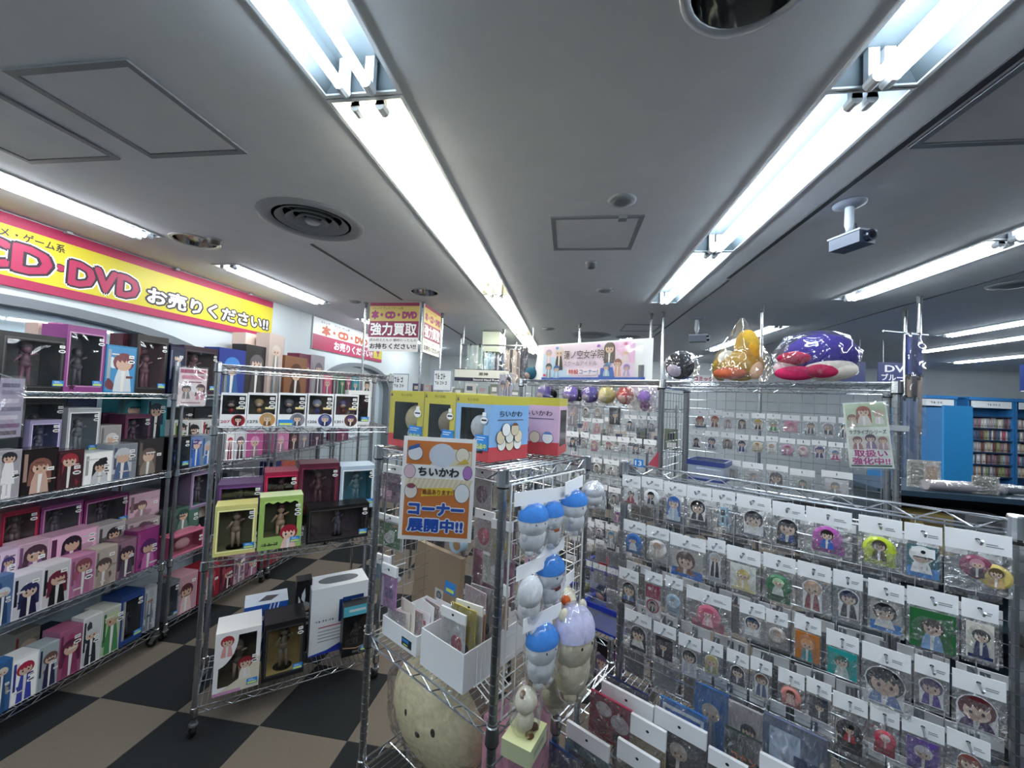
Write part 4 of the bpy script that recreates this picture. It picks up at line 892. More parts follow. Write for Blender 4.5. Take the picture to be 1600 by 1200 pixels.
('F', 0.4, 0.266, 0.33, 1.653, 0.028, 1.554, 'fig', '8890b0', '202848', '283880', 'small bag with deep blue figure, rear right rack middle row'),
('F', 0.4, 0.339, 0.4, 1.653, 0.027, 1.562, 'badge', 'e0d8b8', 'a88868', 'd0c8b0', 'small bag with cream ring badge, rear right rack middle row'),
('F', 0.4, 0.408, 0.461, 1.656, 0.026, 1.563, 'card', 'e8e8e8', 'c8a890', 'd8d4d0', 'small bag with white card, fair hair, rear right rack middle row'),
('F', 0.4, 0.467, 0.533, 1.652, 0.026, 1.559, 'badge', 'd0a0b8', 'a86888', 'c888a8', 'small bag with mauve badge, rear right rack middle row'),
('F', 0.4, 0.539, 0.593, 1.652, 0.025, 1.56, 'badge', 'e0c8cc', 'd89aa8', 'f0e0e0', 'small bag with pale pink face badge, rear right rack middle row'),
('F', 0.4, 0.598, 0.657, 1.655, 0.025, 1.562, 'fig', 'd8d4e0', '6a5890', '504880', 'small bag with purple-haired figure, rear right rack middle row'),
('F', 0.4, 0.662, 0.718, 1.652, 0.024, 1.558, 'card', 'e8eaf0', '4880b8', 'd05890', 'small bag with blue and pink card, rear right rack middle row'),
('F', 0.4, 0.723, 0.755, 1.652, 0.024, 1.565, 'card', 'd8d8d8', '888890', 'a8a8b0', 'narrow bag beside the hanging poster, rear right rack middle row'),
('F', 0.4, 0.213, 0.296, 1.512, 0.031, 1.397, 'card', 'c8c8c8', '989898', 'b0b0b0', 'grey card bag, far left, rear right rack lower row'),
('F', 0.4, 0.303, 0.399, 1.51, 0.031, 1.392, 'card', 'd0d0d0', 'a0a4a8', 'b8bcc0', 'grey card bag, second, rear right rack lower row'),
('F', 0.4, 0.411, 0.506, 1.511, 0.03, 1.388, 'fig', 'd8d8d8', '686068', '908890', 'bag with greyish figure, rear right rack lower row'),
('F', 0.4, 0.512, 0.614, 1.505, 0.032, 1.385, 'card', 'a8b0b0', '6a7470', '8a9490', 'greenish card bag, rear right rack lower row'),
('F', 0.4, 0.636, 0.754, 1.514, 0.031, 1.385, 'card', 'c8c8cc', '8a8888', 'a8a4a4', 'wide grey card bag, rear right rack lower row'),
('G', -0.03, 0.367, 0.447, 1.794, 0.018, 1.628, 'card', 'a8a0a4', 'c0a8b0', '98909c', 'tall grey-pink pack beside the pink window box, banner rack'),
('G', -0.03, 0.464, 0.524, 1.787, 0.018, 1.696, 'badge', 'c8c8c8', '383838', '888888', 'tiny bag with silver ring, banner rack'),
('G', -0.03, 0.532, 0.601, 1.79, 0.018, 1.697, 'badge', 'c8c4c4', 'a09498', 'd8d0d0', 'tiny bag with pale ring badge, banner rack'),
('G', -0.03, 0.624, 0.711, 1.79, 0.017, 1.663, 'card', '3c3e46', '6a6c78', '202228', 'black and grey flat box pack, banner rack'),
('G', -0.03, 0.72, 0.789, 1.734, 0.02, 1.644, 'badge', 'a8b0b8', '383c48', '6a7484', 'bag with dark round badge, banner rack'),
('G', -0.03, 0.792, 0.835, 1.735, 0.02, 1.649, 'badge', 'c0c8d0', '8898a8', 'a8b4c0', 'bag with pale blue badge, banner rack'),
('G', -0.03, 0.839, 0.887, 1.734, 0.019, 1.65, 'badge', 'a8a8b8', '585868', '8888a0', 'bag with grey disc, banner rack'),
('G', -0.03, 0.463, 0.527, 1.704, 0.021, 1.628, 'fig', 'c8bcc0', 'd09aa8', 'a88890', 'bag with faint pink figure, left, banner rack'),
('G', -0.03, 0.536, 0.601, 1.702, 0.021, 1.628, 'fig', 'c8c0c4', 'c890a0', 'b8a0a8', 'bag with rosy figure, banner rack'),
('G', -0.03, 0.612, 0.671, 1.714, 0.021, 1.62, 'card', 'b8b8bc', '808088', '98989c', 'bag with grey slip, banner rack'),
('G', -0.03, 0.374, 0.454, 1.621, 0.029, 1.527, 'fig', 'd0d0d4', '282c3c', '484c68', 'third-row bag with dark blue figure, banner rack'),
('G', -0.03, 0.463, 0.515, 1.622, 0.029, 1.528, 'badge', 'c8c8cc', '505058', '888890', 'third-row bag with arch badge, banner rack'),
('G', -0.03, 0.523, 0.589, 1.616, 0.028, 1.529, 'fig', 'c8c0c4', 'a87888', 'b898a0', 'third-row bag with rosy figure, banner rack'),
('G', -0.03, 0.597, 0.678, 1.616, 0.027, 1.532, 'fig', 'd0c8cc', '9a5868', '705058', 'third-row bag with wine-red figure, banner rack'),
('G', -0.03, 0.685, 0.752, 1.617, 0.027, 1.535, 'card', 'd0d0d4', '7a7a84', '98989c', 'third-row bag with grey card, banner rack'),
('G', -0.03, 0.759, 0.819, 1.618, 0.026, 1.536, 'fig', 'd0d0d4', '4a4a5c', '8888a0', 'third-row bag with slate figure, banner rack'),
('G', -0.03, 0.826, 0.89, 1.618, 0.026, 1.539, 'card', 'c8c8c8', '686870', '909098', 'third-row bag with dull card, right, banner rack'),
('G', -0.03, 0.476, 0.54, 1.487, 0.025, 1.397, 'badge', 'd0ccd0', '8a7880', '382c30', 'fourth-row bag with black-haired ring badge, banner rack'),
('G', -0.03, 0.544, 0.601, 1.489, 0.024, 1.4, 'badge', 'd8d4d0', '303030', '888080', 'fourth-row bag with dark-haired portrait, banner rack'),
('G', -0.03, 0.609, 0.7, 1.49, 0.024, 1.399, 'card', 'c8c8cc', '686468', '98949c', 'fourth-row bag with framed card, banner rack'),
('G', -0.03, 0.565, 0.636, 1.353, 0.027, 1.207, 'card', 'c8d4e0', '5878b0', 'd8e0e8', 'bag with pale card and blue mark, banner rack'),
('G', -0.03, 0.644, 0.716, 1.35, 0.027, 1.257, 'badge', 'a8a4a8', '4a4448', '787478', 'bag with grey-brown badge, banner rack'),
('G', -0.03, 0.677, 0.723, 1.249, 0.02, 1.162, 'fig', 'd8d0d8', '8a3a88', 'b070b0', 'small bag with violet figure, banner rack'),
('G', -0.03, 0.503, 0.569, 1.147, 0.028, 1.062, 'badge', 'c8c4c8', '787088', 'b0a8b8', 'bag with lilac portrait, banner rack'),
('G', -0.03, 0.577, 0.625, 1.15, 0.027, 1.072, 'badge', 'd0c8d0', '483850', '887090', 'bag with dark purple hair portrait, banner rack'),
('G', -0.03, 0.633, 0.705, 1.153, 0.027, 1.01, 'fig', 'b8c4cc', '5888a8', 'a8b8c4', 'bag with pale blue figure, banner rack'),
('G', -0.03, 0.503, 0.572, 1.049, 0.021, 0.98, 'card', 'e0dcdc', 'b89898', 'd0c8c8', 'lower bag with pale portrait, banner rack'),
('G', -0.03, 0.58, 0.629, 1.059, 0.02, 0.998, 'card', 'a8a4b0', '584860', '80788a', 'lower bag with purple card, banner rack'),
]

for r in BOXES: boxed(*r)
for r in PACKS:
    fr, n, u0, u1, z, hh = r[:6]
    pack(*r, {'E': 'charm bags hanging on the near right rack', 'F': 'charm bags hanging on the rear right rack', 'G': 'charm bags hanging on the banner rack'}[fr])
    y0 = {'E': .004, 'F': .405, 'G': .02}[fr]
    hook(R[fr], fr, (u0+u1)/2, z-hh*.32, y0-n+(.035 if fr == 'E' else .012), y0)
# steps that lift the back rows of boxes
def riser(fr, sz, h, u0, u1, n0, n1, label):
    b = MB(); b.box(-(u1-u0)/2, (u1-u0)/2, 0, n1-n0, h-.004, h, mat('2c2e31', .3)); b.box(-(u1-u0)/2, (u1-u0)/2, n1-n0-.004, n1-n0, 0, h-.004, mat('2c2e31', .3))
    b.box(-(u1-u0)/2, -(u1-u0)/2+.004, 0, n1-n0-.004, 0, h-.004, mat('2c2e31', .3)); b.box((u1-u0)/2-.004, (u1-u0)/2, 0, n1-n0-.004, 0, h-.004, mat('2c2e31', .3))
    tag(b.obj('display_riser', None, to_world(fr, (u0+u1)/2, n0, sz+.003), rot(fr)), label, 'riser', 'dark acrylic risers behind the front boxes')
RL = 'dark acrylic riser lifting the back rows of boxes, '
riser('A', 1.18, .153, .02, .88, .155, .43, RL+'second shelf of the first left rack')
riser('A', .55, .147, .02, .88, .125, .25, RL+'third shelf of the first left rack')
riser('A', .55, .267, .02, .88, .255, .43, RL+'topmost step of the third shelf')
riser('B', 1.18, .147, .02, .3, .155, .43, RL+'second shelf of the second left rack')
riser('B', .55, .127, .02, .3, .135, .235, RL+'third shelf of the second left rack')
riser('B', .55, .147, .02, .3, .237, .43, RL+'back of third shelf, second left rack')
riser('C', .88, .137, .02, .87, .195, .43, RL+'third shelf of the middle rack')

FUR = {}
def fur(h):
    if h not in FUR: FUR[h] = noisy('plush_'+h, shade(h, .93), h, 60, .95, .25, spec=.1)
    return FUR[h]
# ------------------------------------------------------------------ corner rack: boxes on top
def gift_box(loc, rz, w, h, d, label, face, plain, low, inner='2c2e24', right_window=False, toy=None):
    t = thing('gift_box', label, 'box', loc, rz, 'toy boxes on top of the corner rack')
    yel = mat('c9bd4a', .35); fm = mat(face, .35); pm = mat(plain, .35); red = mat(low, .35); im = mat(inner, .6)
    x = w/2; b = MB(); zt = h*.86; zr = h*.22; m = w*.16
    b.box(-x, x, 0, d, h-.001, h, mat('d8d2a0', .4)); b.box(-x, x, 0, d, 0, .001, red)
    b.box(-x, x, 0, d, zt, h-.001, yel, skip='tb'); b.box(-x, x, 0, d, .001, zr, red, skip='tb' if right_window else 'tbf')
    b.poly([(x, 0, zr), (x, d, zr), (x, d, zt), (x, 0, zt)], pm); b.poly([(-x, 0, zr), (-x, 0, zt), (-x, d, zt), (-x, d, zr)], pm); b.poly([(-x, d, zr), (-x, d, zt), (x, d, zt), (x, d, zr)], pm)
    wz0, wz1 = h*.12, h*.8
    if not right_window:
        b.rect(-x, x, 0, wz0, 0, red); b.rect(-x, -x+m, wz0, zr, 0, red); b.rect(x-m, x, wz0, zr, 0, red)
        b.rect(-x, -x+m, zr, zt, 0, fm); b.rect(x-m, x, zr, zt, 0, fm); b.rect(-x+m, x-m, wz1, zt, 0, fm)
        for q in ([(-x+m, 0, wz0), (-x+m, d*.7, wz0), (-x+m, d*.7, wz1), (-x+m, 0, wz1)], [(x-m, 0, wz0), (x-m, 0, wz1), (x-m, d*.7, wz1), (x-m, d*.7, wz0)], [(-x+m, 0, wz0), (x-m, 0, wz0), (x-m, d*.7, wz0), (-x+m, d*.7, wz0)],
                  [(-x+m, 0, wz1), (-x+m, d*.7, wz1), (x-m, d*.7, wz1), (x-m, 0, wz1)], [(-x+m, d*.7, wz0), (x-m, d*.7, wz0), (x-m, d*.7, wz1), (-x+m, d*.7, wz1)]): b.poly(q, im)
    else:
        b.rect(-x, x, zr, zt, 0, fm)
    b.obj('carton', t)
    if not right_window:
        k = MB(); k.rect(-x+m, x-m, wz0, wz1, -.0006, PANE); k.obj('window', t)
        k = MB(); r = w*.27; k.ball((w*.06, r*.9, h*.5), r, r*.8, r*.98, fur(toy or 'dccfa0'), 14, 10); k.ball((w*.06, r*.95, h*.24), r*.8, r*.7, r*.7, fur(toy or 'dccfa0'), 12, 8); k.obj('plush', t, smooth=True)
        k = MB(); k.box(x*.28, x*.98, -.004, -.002, h*.17, h*.4, SOLD); write(k, '出品中', x*.34, x*.92, h*.19, h*.27, -.0042, [(.03, mat('dbe86a', .4))]); k.rect(x*.36, x*.85, h*.355, h*.37, -.0046, mat('c8e0f4', .4)); k.rect(x*.36, x*.75, h*.32, h*.335, -.0046, mat('c8e0f4', .4)); k.obj('sale_tag', t)
        k = MB(); k.oval(x*.72, h*.62, w*.1, w*.07, -.003, STICK, 14); k.rect(x*.58, x*.86, h*.61, h*.635, -.0034, mat('222428', .5)); k.rect(x*.62, x*.82, h*.68, h*.74, -.003, STICK); k.obj('price_sticker', t)
        k = MB(); write(k, 'ちいかわ', -x*.3, x*.35, h*.9, h*.95, -.001, [(.01, mat('4a4a30', .5))]); k.flat([(-x*.95, h*.9), (-x*.82, h*.9), (-x*.885, h*.97)], -.001, mat('3a4270', .4)); k.obj('lettering', t)
    return t
PAN = rot('D')
def side_print(t, at_, rz, w, h, kind):
    """flat print on a box side: lettering above a heap of plain round blobs"""
    k = MB(); ink = mat('2a2a2e', .5); pale = ['e8e4dc', 'e6d8bc', 'f0eeea', 'd8c8a8']
    write(k, 'ちいかわ', -w*.28, w*.3, h*.68, h*.77, -.001, [(.012, ink)]); k.rect(-w*.32, w*.34, h*.62, h*.635, -.001, mat('5a6070', .5))
    sp = [(-.2, .26), (.0, .25), (.2, .26), (-.24, .36), (-.02, .37), (.2, .37), (-.12, .48), (.1, .48)] if kind else [(-.3, .42), (-.05, .3), (.22, .3)]
    for i, (a, c) in enumerate(sp):
        r = w*.1 if kind else w*.11
        k.oval(a*w, c*h, r*1.08, r*1.12, -.001-.0006*(i), ink, 16); k.oval(a*w, c*h, r, r*1.05, -.0013-.0006*(i), mat(pale[i % 4], .5), 16)
        if i in (0, 7) or not kind and i == 2: k.oval(a*w, c*h+r*.62, r*.8, r*.4, -.0016-.0006*i, mat('5a8ac8' if i != 7 else '7a4a3a', .5), 12, 0, PI)
    o = k.obj('side_print', t, at_, rz); return o
ZT = 1.603
g1 = gift_box(to_world('D', .122, .02, ZT), PAN, .2, .2, .17, 'yellow-topped toy box with blue tag, first of three window boxes from the left', 'c6ba52', 'b9c2b0', 'c84a50')
g2 = gift_box(to_world('D', .304, .02, ZT), PAN, .155, .2, .17, 'yellow-topped toy box with blue tag, middle one above the orange poster', 'c6ba52', 'b9c2b0', 'c84a50', toy='a89880')
g3 = gift_box(to_world('D', .457, .02, ZT), PAN, .145, .195, .185, 'toy box with sky blue side printed with a heap of round animals', '8fb4d8', '8ab6e4', 'c84a50', toy='e0e4ea')
side_print(g3, (.0728, .0925, 0), PI/2, .185, .195, 1)
PB = math.radians(-10.5)
g4 = gift_box((-.027-.085*math.cos(PB), 1.378-.085*math.sin(PB), ZT), PB, .17, .197, .15, 'toy box with pink side behind the sky blue one, turned away', 'd9b4cf', 'd9b4cf', 'c84a50', right_window=True)
side_print(g4, (.01, 0, 0), 0, .17, .197, 0)
k = MB(); k.poly([(.0856, .02, .03), (.0856, .13, .03), (.0856, .13, .155), (.0856, .02, .155)], mat('26241e', .15)); k.obj('window', g4)

# orange poster in a clear sleeve on the front of the corner rack
def poster_orange():
    W_, H_ = .318, .292
    W_, H_ = .305, .30
    W_, H_ = .204, .285
    t = thing('poster', 'orange bordered poster in a clear sleeve with big blue lettering on the corner rack', 'poster', (-.352, 1.085, 1.388), .13); t.rotation_euler[1] = .012
    b = MB(); b.box(-W_/2, W_/2, 0, .002, 0, H_+.0, mat('f2f0ee', .4)); e = .011
    b.rect(-W_/2+e, W_/2-e, e, H_-e, -.0004, mat('d07a38', .4))
    b.rect(-W_/2+e, W_/2-e, H_*.60, H_*.73, -.0008, mat('f4f4f4', .4)); b.rect(-W_/2+e, W_/2-e, H_*.5, H_*.6, -.0008, mat('ece0cc', .4))
    for i in range(14):
        x = -W_/2+e+(W_-2*e)*i/14; b.flat([(x, H_*.5), (x+.008, H_*.5), (x+.02, H_*.6), (x+.012, H_*.6)], -.0011, mat('e0d0b0', .4))
    b.obj('sheet', t)
    k = MB(); ink = mat('26262a', .5)
    def blob(cx, cz, rx, rz, c, d=0): k.oval(cx*W_, cz*H_, rx*W_+.0012, rz*H_+.0012, -.0016-d, ink, 20); k.oval(cx*W_, cz*H_, rx*W_, rz*H_, -.002-d, mat(c, .5), 20)
    k.flat([(-W_*.12, H_*.73), (W_*.44, H_*.73), (W_*.44, H_*.88), (W_*.1, H_*.9)], -.0012, mat('e6dcc0', .4))
    k.oval(.04*W_, .83*H_, .18*W_, .115*H_, -.0018, mat('d4dae6', .5), 24); blob(-.33, .84, .1, .07, 'e8e8ee'); k.flat([(-.43*W_, .86*H_), (-.27*W_, .9*H_), (-.28*W_, .935*H_), (-.42*W_, .9*H_)], -.0024, mat('3a62a8', .5)); blob(.32, .84, .09, .07, 'ece4d0'); k.flat([(.24*W_, .75*H_), (.42*W_, .76*H_), (.36*W_, .81*H_)], -.0024, mat('d8b84a', .5))
    blob(-.39, .66, .075, .065, 'e0c0cc'); blob(.4, .67, .06, .065, 'b07ac0'); blob(-.36, .47, .085, .07, 'e8e0d8'); k.oval(-.36*W_, .52*H_, .06*W_, .025*H_, -.0024, mat('8a4a58', .5), 12); blob(.34, .47, .1, .09, 'e6e8ea')
    k.obj('picture', t)
    k = MB(); write(k, 'ちいかわ', -W_*.27, W_*.28, H_*.625, H_*.705, -.0016, [(.045, ink)])
    k.flat([(-W_*.22, H_*.42), (W_*.22, H_*.45), (W_*.2, H_*.52), (-W_*.2, H_*.5)], -.0016, mat('e8cc3a', .4)); write(k, '商品あります!', -W_*.2, W_*.2, H_*.445, H_*.495, -.002, [(.03, mat('8a3a2a', .5))], slant=.0)
    bl = mat('2456b4', .4); wh = mat('f4f6fa', .4)
    write(k, 'コーナー', -W_*.37, W_*.37, H_*.25, H_*.36, -.0016, [(.13, wh), (.06, bl)]); write(k, '展開中!!', -W_*.37, W_*.37, H_*.09, H_*.21, -.0016, [(.13, wh), (.05, bl)])
    k.obj('lettering', t)
    k = MB(); k.poly([(-W_/2-.008, -.006, -.008), (W_/2+.008, -.006, -.008), (W_/2+.008, -.006, H_+.014), (-W_/2-.008, -.006, H_+.014)], film('poster_sleeve', .03, .08, 3, .05)); k.obj('sleeve', t)
poster_orange()

# ------------------------------------------------------------------ plush toys in clear bags on the side mesh
def bag_shell(b, c, rx, ry, rz, seed=0, m=None):
    """loose clear bag around a toy"""
    rr = random.Random(seed); nu, nv = 14, 9; base = len(b.v); k = b.mi(m or WRAP)
    for q in range(nv+1):
        ph = PI*q/nv
        for i in range(nu):
            t = 2*PI*i/nu; s = 1+rr.uniform(-.07, .09); b.v.append((c[0]+rx*s*math.sin(ph)**.8*math.cos(t), c[1]+ry*s*math.sin(ph)**.8*math.sin(t), c[2]-rz*math.cos(ph)))
    for q in range(nv):
        for i in range(nu):
            j = (i+1) % nu; b.f.append((base+q*nu+i, base+q*nu+j, base+(q+1)*nu+j, base+(q+1)*nu+i)); b.m.append(k)
def bear(t, w, h, body, cap=None, scarf=None, patch=None, ears=True, face=True):
    """plain teddy-like soft toy, height h, hanging below the origin, facing -y"""
    bm = fur(body); hh = h*.56; z = -h
    b = MB(); b.ball((0, 0, z+h*.30), w*.42, w*.32, h*.30, bm, 16, 10); b.obj('body', t, smooth=True)
    b = MB(); b.ball((0, -.002, z+h*.64), w*.49, w*.36, h*.34, bm, 18, 12); b.obj('head', t, smooth=True)
    if ears:
        for s in (-1, 1): b = MB(); b.ball((s*w*.3, .004, z+h*.95), w*.13, w*.07, h*.08, bm, 10, 7); b.obj('ear', t, smooth=True)
    for s in (-1, 1):
        b = MB(); b.ball((s*w*.34, -w*.08, z+h*.36), w*.1, w*.1, h*.09, bm, 8, 6); b.obj('arm', t, smooth=True)
        b = MB(); b.ball((s*w*.17, -w*.1, z+h*.05), w*.12, w*.14, h*.07, bm, 8, 6); b.obj('foot', t, smooth=True)
    if face:
        for s in (-1, 1): b = MB(); b.ball((s*w*.16, -w*.342, z+h*.64), w*.03, w*.02, w*.035, mat('241e1e', .2), 8, 6); b.obj('eye', t, smooth=True)
    if cap:
        b = MB(); n = 18; pr = [(w*.50, z+h*.70), (w*.49, z+h*.79), (w*.43, z+h*.88), (w*.31, z+h*.96), (w*.15, z+h*.995), (.0001, z+h*1.0)]
        b.lathe(pr, fur(cap), n, (0, -.002, 0), 1, .76); b.obj('cap', t, smooth=True)
    if scarf: b = MB(); b.lathe([(w*.3, z+h*.43), (w*.36, z+h*.42), (w*.37, z+h*.36), (w*.3, z+h*.34)], fur(scarf), 16, (0, 0, 0), 1, .85); b.obj('scarf', t, smooth=True)
    if patch: b = MB(); b.ball((-w*.26, -w*.16, z+h*.84), w*.18, w*.16, h*.1, fur(patch), 10, 7); b.obj('patch', t, smooth=True)
SIDE = PAN+PI/2
def hang_plush(u0, u1, zt, zb, body, label, out=.075, header=True, **kw):
    w = (u1-u0)*.76; h = (zt-zb)*.93
    t = thing('plush_toy', label, 'plush toy', to_world('D', .612+out, (u0+u1)/2, zt), SIDE+random.uniform(-.25, .2), 'bagged plush toys on the side mesh')
    bear(t, w, h*.97, body, **kw)
    b = MB(); bag_shell(b, (0, 0, -h*.5), w*.52, w*.42, h*.55, int(zt*1000)); b.obj('clear_bag', t, smooth=True)
    if header: b = MB(); b.box(-w*.72, w*.72, -.002, 0, .0, .036, PAPER); b.obj('header_card', t)
    hook(R['D'], 'S', 0, 0, .05).matrix_basis = Matrix.Translation((.612, (u0+u1)/2, zt+.02)) @ Matrix.Rotation(PI/2, 4, 'Z')
hang_plush(-.025, .095, 1.515, 1.372, 'eceef2', 'white plush toy in a blue cap, nearest of the top row on the side mesh', cap='4a86d2')
hang_plush(.078, .182, 1.505, 1.367, 'eceef2', 'white plush toy in a blue cap with an orange scarf, middle of the top row', cap='4a86d2', scarf='b8602c', out=.07)
hang_plush(.172, .31, 1.52, 1.38, 'eef0f4', 'white plush toy in a blue cap, third of the top row on the side mesh', cap='4a86d2')
hang_plush(.303, .418, 1.535, 1.44, 'e4e6ea', 'plain white round plush without cap at the far end of the side mesh', ears=False, face=False, header=False)
hang_plush(-.02, .087, 1.33, 1.19, 'eceef0', 'bare white egg-shaped plush in a bag, middle row nearest', ears=False, face=False)
hang_plush(.066, .2, 1.352, 1.202, 'e6eaf0', 'white plush toy in a blue cap with dark red scarf, middle row', cap='4a86d2', scarf='7a3038', out=.07)
hang_plush(.17, .296, 1.225, 1.071, 'eee4cc', 'cream plush toy with an orange ear patch, far end of the middle row', patch='d86a3a', out=.06)
hang_plush(-.003, .128, 1.2, 1.034, 'eceef2', 'white plush toy in a blue cap, lowest row, nearest', cap='4a86d2', out=.1)
hang_plush(.085, .265, 1.215, .95, 'e6dcc4', 'large cream plush toy in a lavender cap, lowest row', cap='cbc8e6', out=.13, header=False)
hang_plush(.13, .274, 1.055, .873, 'dfd6be', 'cream plush toy hanging lowest behind the large lavender-capped one', out=.06, header=False)
def box_toy():
    t = thing('boxed_toy', 'little cream toy in a bag standing on a pale green box by the mesh', 'toy', to_world('D', .70, .02, .905), SIDE+.2)
    b = MB(); b.box(-.05, .05, -.04, .04, 0, .042, mat('b9bf9a', .4), skip='t'); b.box(-.05, .05, -.04, .04, .0415, .042, mat('dfe0a8', .4)); b.rect(-.03, .03, .014, .028, -.0405, mat('9a9c88', .5)); b.obj('box', t)
    h = MB(); h.ball((0, 0, .07), .026, .022, .03, fur('e2dcc6'), 12, 8); h.ball((0, 0, .118), .034, .028, .03, fur('e2dcc6'), 14, 9)
    h.obj('toy', t, smooth=True)
    for s in (-1, 1):
        q = MB(); q.ball((s*.022, 0, .145), .01, .007, .01, fur('8a6a4a'), 8, 6); q.obj('ear', t, smooth=True)
        q = MB(); q.ball((s*.014, -.02, .05), .012, .012, .009, fur('6a4a34'), 8, 6); q.obj('foot', t, smooth=True)
    b = MB(); bag_shell(b, (0, 0, .1), .05, .042, .066, 5); b.obj('clear_bag', t, smooth=True)
    k = MB(); k.cyl((-.09, .03, -.004), (.05, .03, -.004), .003, CHROME2, 6); k.cyl((-.09, -.03, -.004), (.05, -.03, -.004), .003, CHROME2, 6)
    o = k.obj('bracket', R['D']); o.matrix_basis = Matrix.Translation((.70, .02, .902)) @ Matrix.Rotation(PI/2, 4, 'Z')
box_toy()

# ------------------------------------------------------------------ inside the corner rack
def cushion():
    t = thing('cushion_toy', 'big round cream bear cushion in a clear bag, lowest shelf of the corner rack', 'plush toy', to_world('D', .205, .16, .482), PAN+.06)
    n = 28
    def lobed(rx, rz, c, ry, m, name, y=0.):
        b = MB(); base = len(b.v); k = b.mi(m); nv = 12
        for q in range(nv+1):
            ph = PI*q/nv
            for i in range(n):
                a = 2*PI*i/n; lob = 1+.012*math.sin(7*a); b.v.append((c[0]+rx*lob*math.sin(ph)*math.cos(a), y-ry*math.cos(ph), c[2]+rz*lob*math.sin(ph)*math.sin(a)))
        for q in range(nv):
            for i in range(n):
                j = (i+1) % n; b.f.append((base+q*n+j, base+q*n+i, base+(q+1)*n+i, base+(q+1)*n+j)); b.m.append(k)
        return b.obj(name, t, smooth=True)
    lobed(.24, .2, (0, 0, .2), .09, fur('a8968a'), 'back_rim', .03)
    lobed(.218, .185, (.01, 0, .188), .10, fur('fff2cc'), 'face_cushion')
    for s in (-1, 1):
        b = MB(); b.ball((s*.065+.012, -.0905, .2), .013, .006, .016, mat('1c1616', .2), 12, 8); b.obj('eye', t, smooth=True)
    b = MB(); b.ball((.012, -.098, .165), .012, .006, .009, mat('3a2a24', .4), 10, 7); b.obj('nose', t, smooth=True)
    for s in (-1, 1):
        b = MB(); b.ball((s*.12+.012, .03, .355), .035, .03, .03, fur('e4d8b4'), 10, 8); b.obj('ear', t, smooth=True)
    b = MB(); bag_shell(b, (0, .01, .2), .24, .14, .205, 9); b.obj('clear_bag', t, smooth=True)
cushion()
def flat_pack(name, fr, u, n, z, w, h, d, front, label, cat, rz=0., tilt=0., group=None, header=None, art=None, bagged=True):
    """upright flat pack: board or box with optional header card, art and clear bag; origin at its foot"""
    t = thing(name, label, cat, to_world(fr, u, n, z), rot(fr)+rz, group)
    if tilt: t.rotation_euler[0] = tilt
    hh = header or 0
    b = MB(); b.box(-w/2, w/2, 0, d, 0, h-hh, mat(front, .35)); b.obj('board', t)
    if art: k = MB(); art(k, w, h-hh); k.obj('print', t)
    if header: k = MB(); k.box(-w/2, w/2, -.002, d+.002, h-hh, h, PAPER); k.oval(0, h-hh*.45, .005, .004, -.0024, DARK, 10); k.obj('header_card', t)
    if bagged: link('pouch', POUCH[random.randrange(4, 6)], t, (0, -.003, h-hh), 0, (w*1.03, 1, h-hh))
    return t
def art_person(hair, cloth, off=0., sc=.8, bgr=None):
    def f(k, w, h):
        if bgr: k.rect(-w*.42, w*.42, h*.06, h*.94, -.0006, mat(bgr, .35))
        person(k, off*w, 0, min(w*sc*.8, h*.8), h*.82, -.001, hair, cloth)
    return f
def art_rects(*rs):
    def f(k, w, h):
        for i, (x0, x1, z0, z1, c) in enumerate(rs): k.rect(x0*w, x1*w, z0*h, z1*h, -.0006-.0004*i, mat(c, .35))
    return f
def art_ovals(*rs):
    def f(k, w, h):
        for i, (x, z, rx, rz_, c) in enumerate(rs): k.oval(x*w, z*h, rx*w, rz_*h, -.0006-.0004*i, mat(c, .35), 18)
    return f
ZS = .92
# hanging packs at the left of the corner rack
flat_pack('goods_pack', 'D', .02, .06, 1.38, .13, .14, .006, '8a5a84', 'purple pack hanging top left inside the corner rack', 'pack', .15, header=.03, art=art_rects((-.45, -.1, .1, .5, 'd090b8'), (-.3, .4, .4, .7, '5a3a60')))
flat_pack('goods_pack', 'D', .02, .05, 1.215, .135, .12, .006, 'e6e6e4', 'white framed green card with pale animal print, left of the poster', 'pack', .15, header=.02, art=lambda k, w, h: (k.rect(-w*.42, w*.42, h*.06, h*.94, -.0006, mat('2f6a34', .35)), k.oval(0, h*.38, w*.2, h*.2, -.001, mat('d8dcd4', .5), 16), k.oval(w*.08, h*.55, w*.15, h*.14, -.0014, mat('d8dcd4', .5), 14), k.oval(-w*.25, h*.55, w*.07, h*.07, -.001, mat('b8c4b0', .5), 12), k.oval(w*.2, h*.85, w*.12, h*.05, -.001, mat('a87848', .5), 10)))
flat_pack('goods_pack', 'D', -.015, .05, 1.03, .075, .15, .006, '7ab0c8', 'blue and olive hanging pack, lower left of the corner rack', 'pack', .2, header=.035, art=art_rects((-.45, .45, .0, .5, 'a8a888')))
flat_pack('goods_pack', 'D', .06, .03, 1.02, .08, .15, .006, 'b07ab8', 'lilac hanging pack beside the blue and olive one', 'pack', .1, header=.035, art=art_rects((-.2, .35, .3, .6, '6a4a90'), (-.45, -.3, .0, .9, 'd8c8e0')))
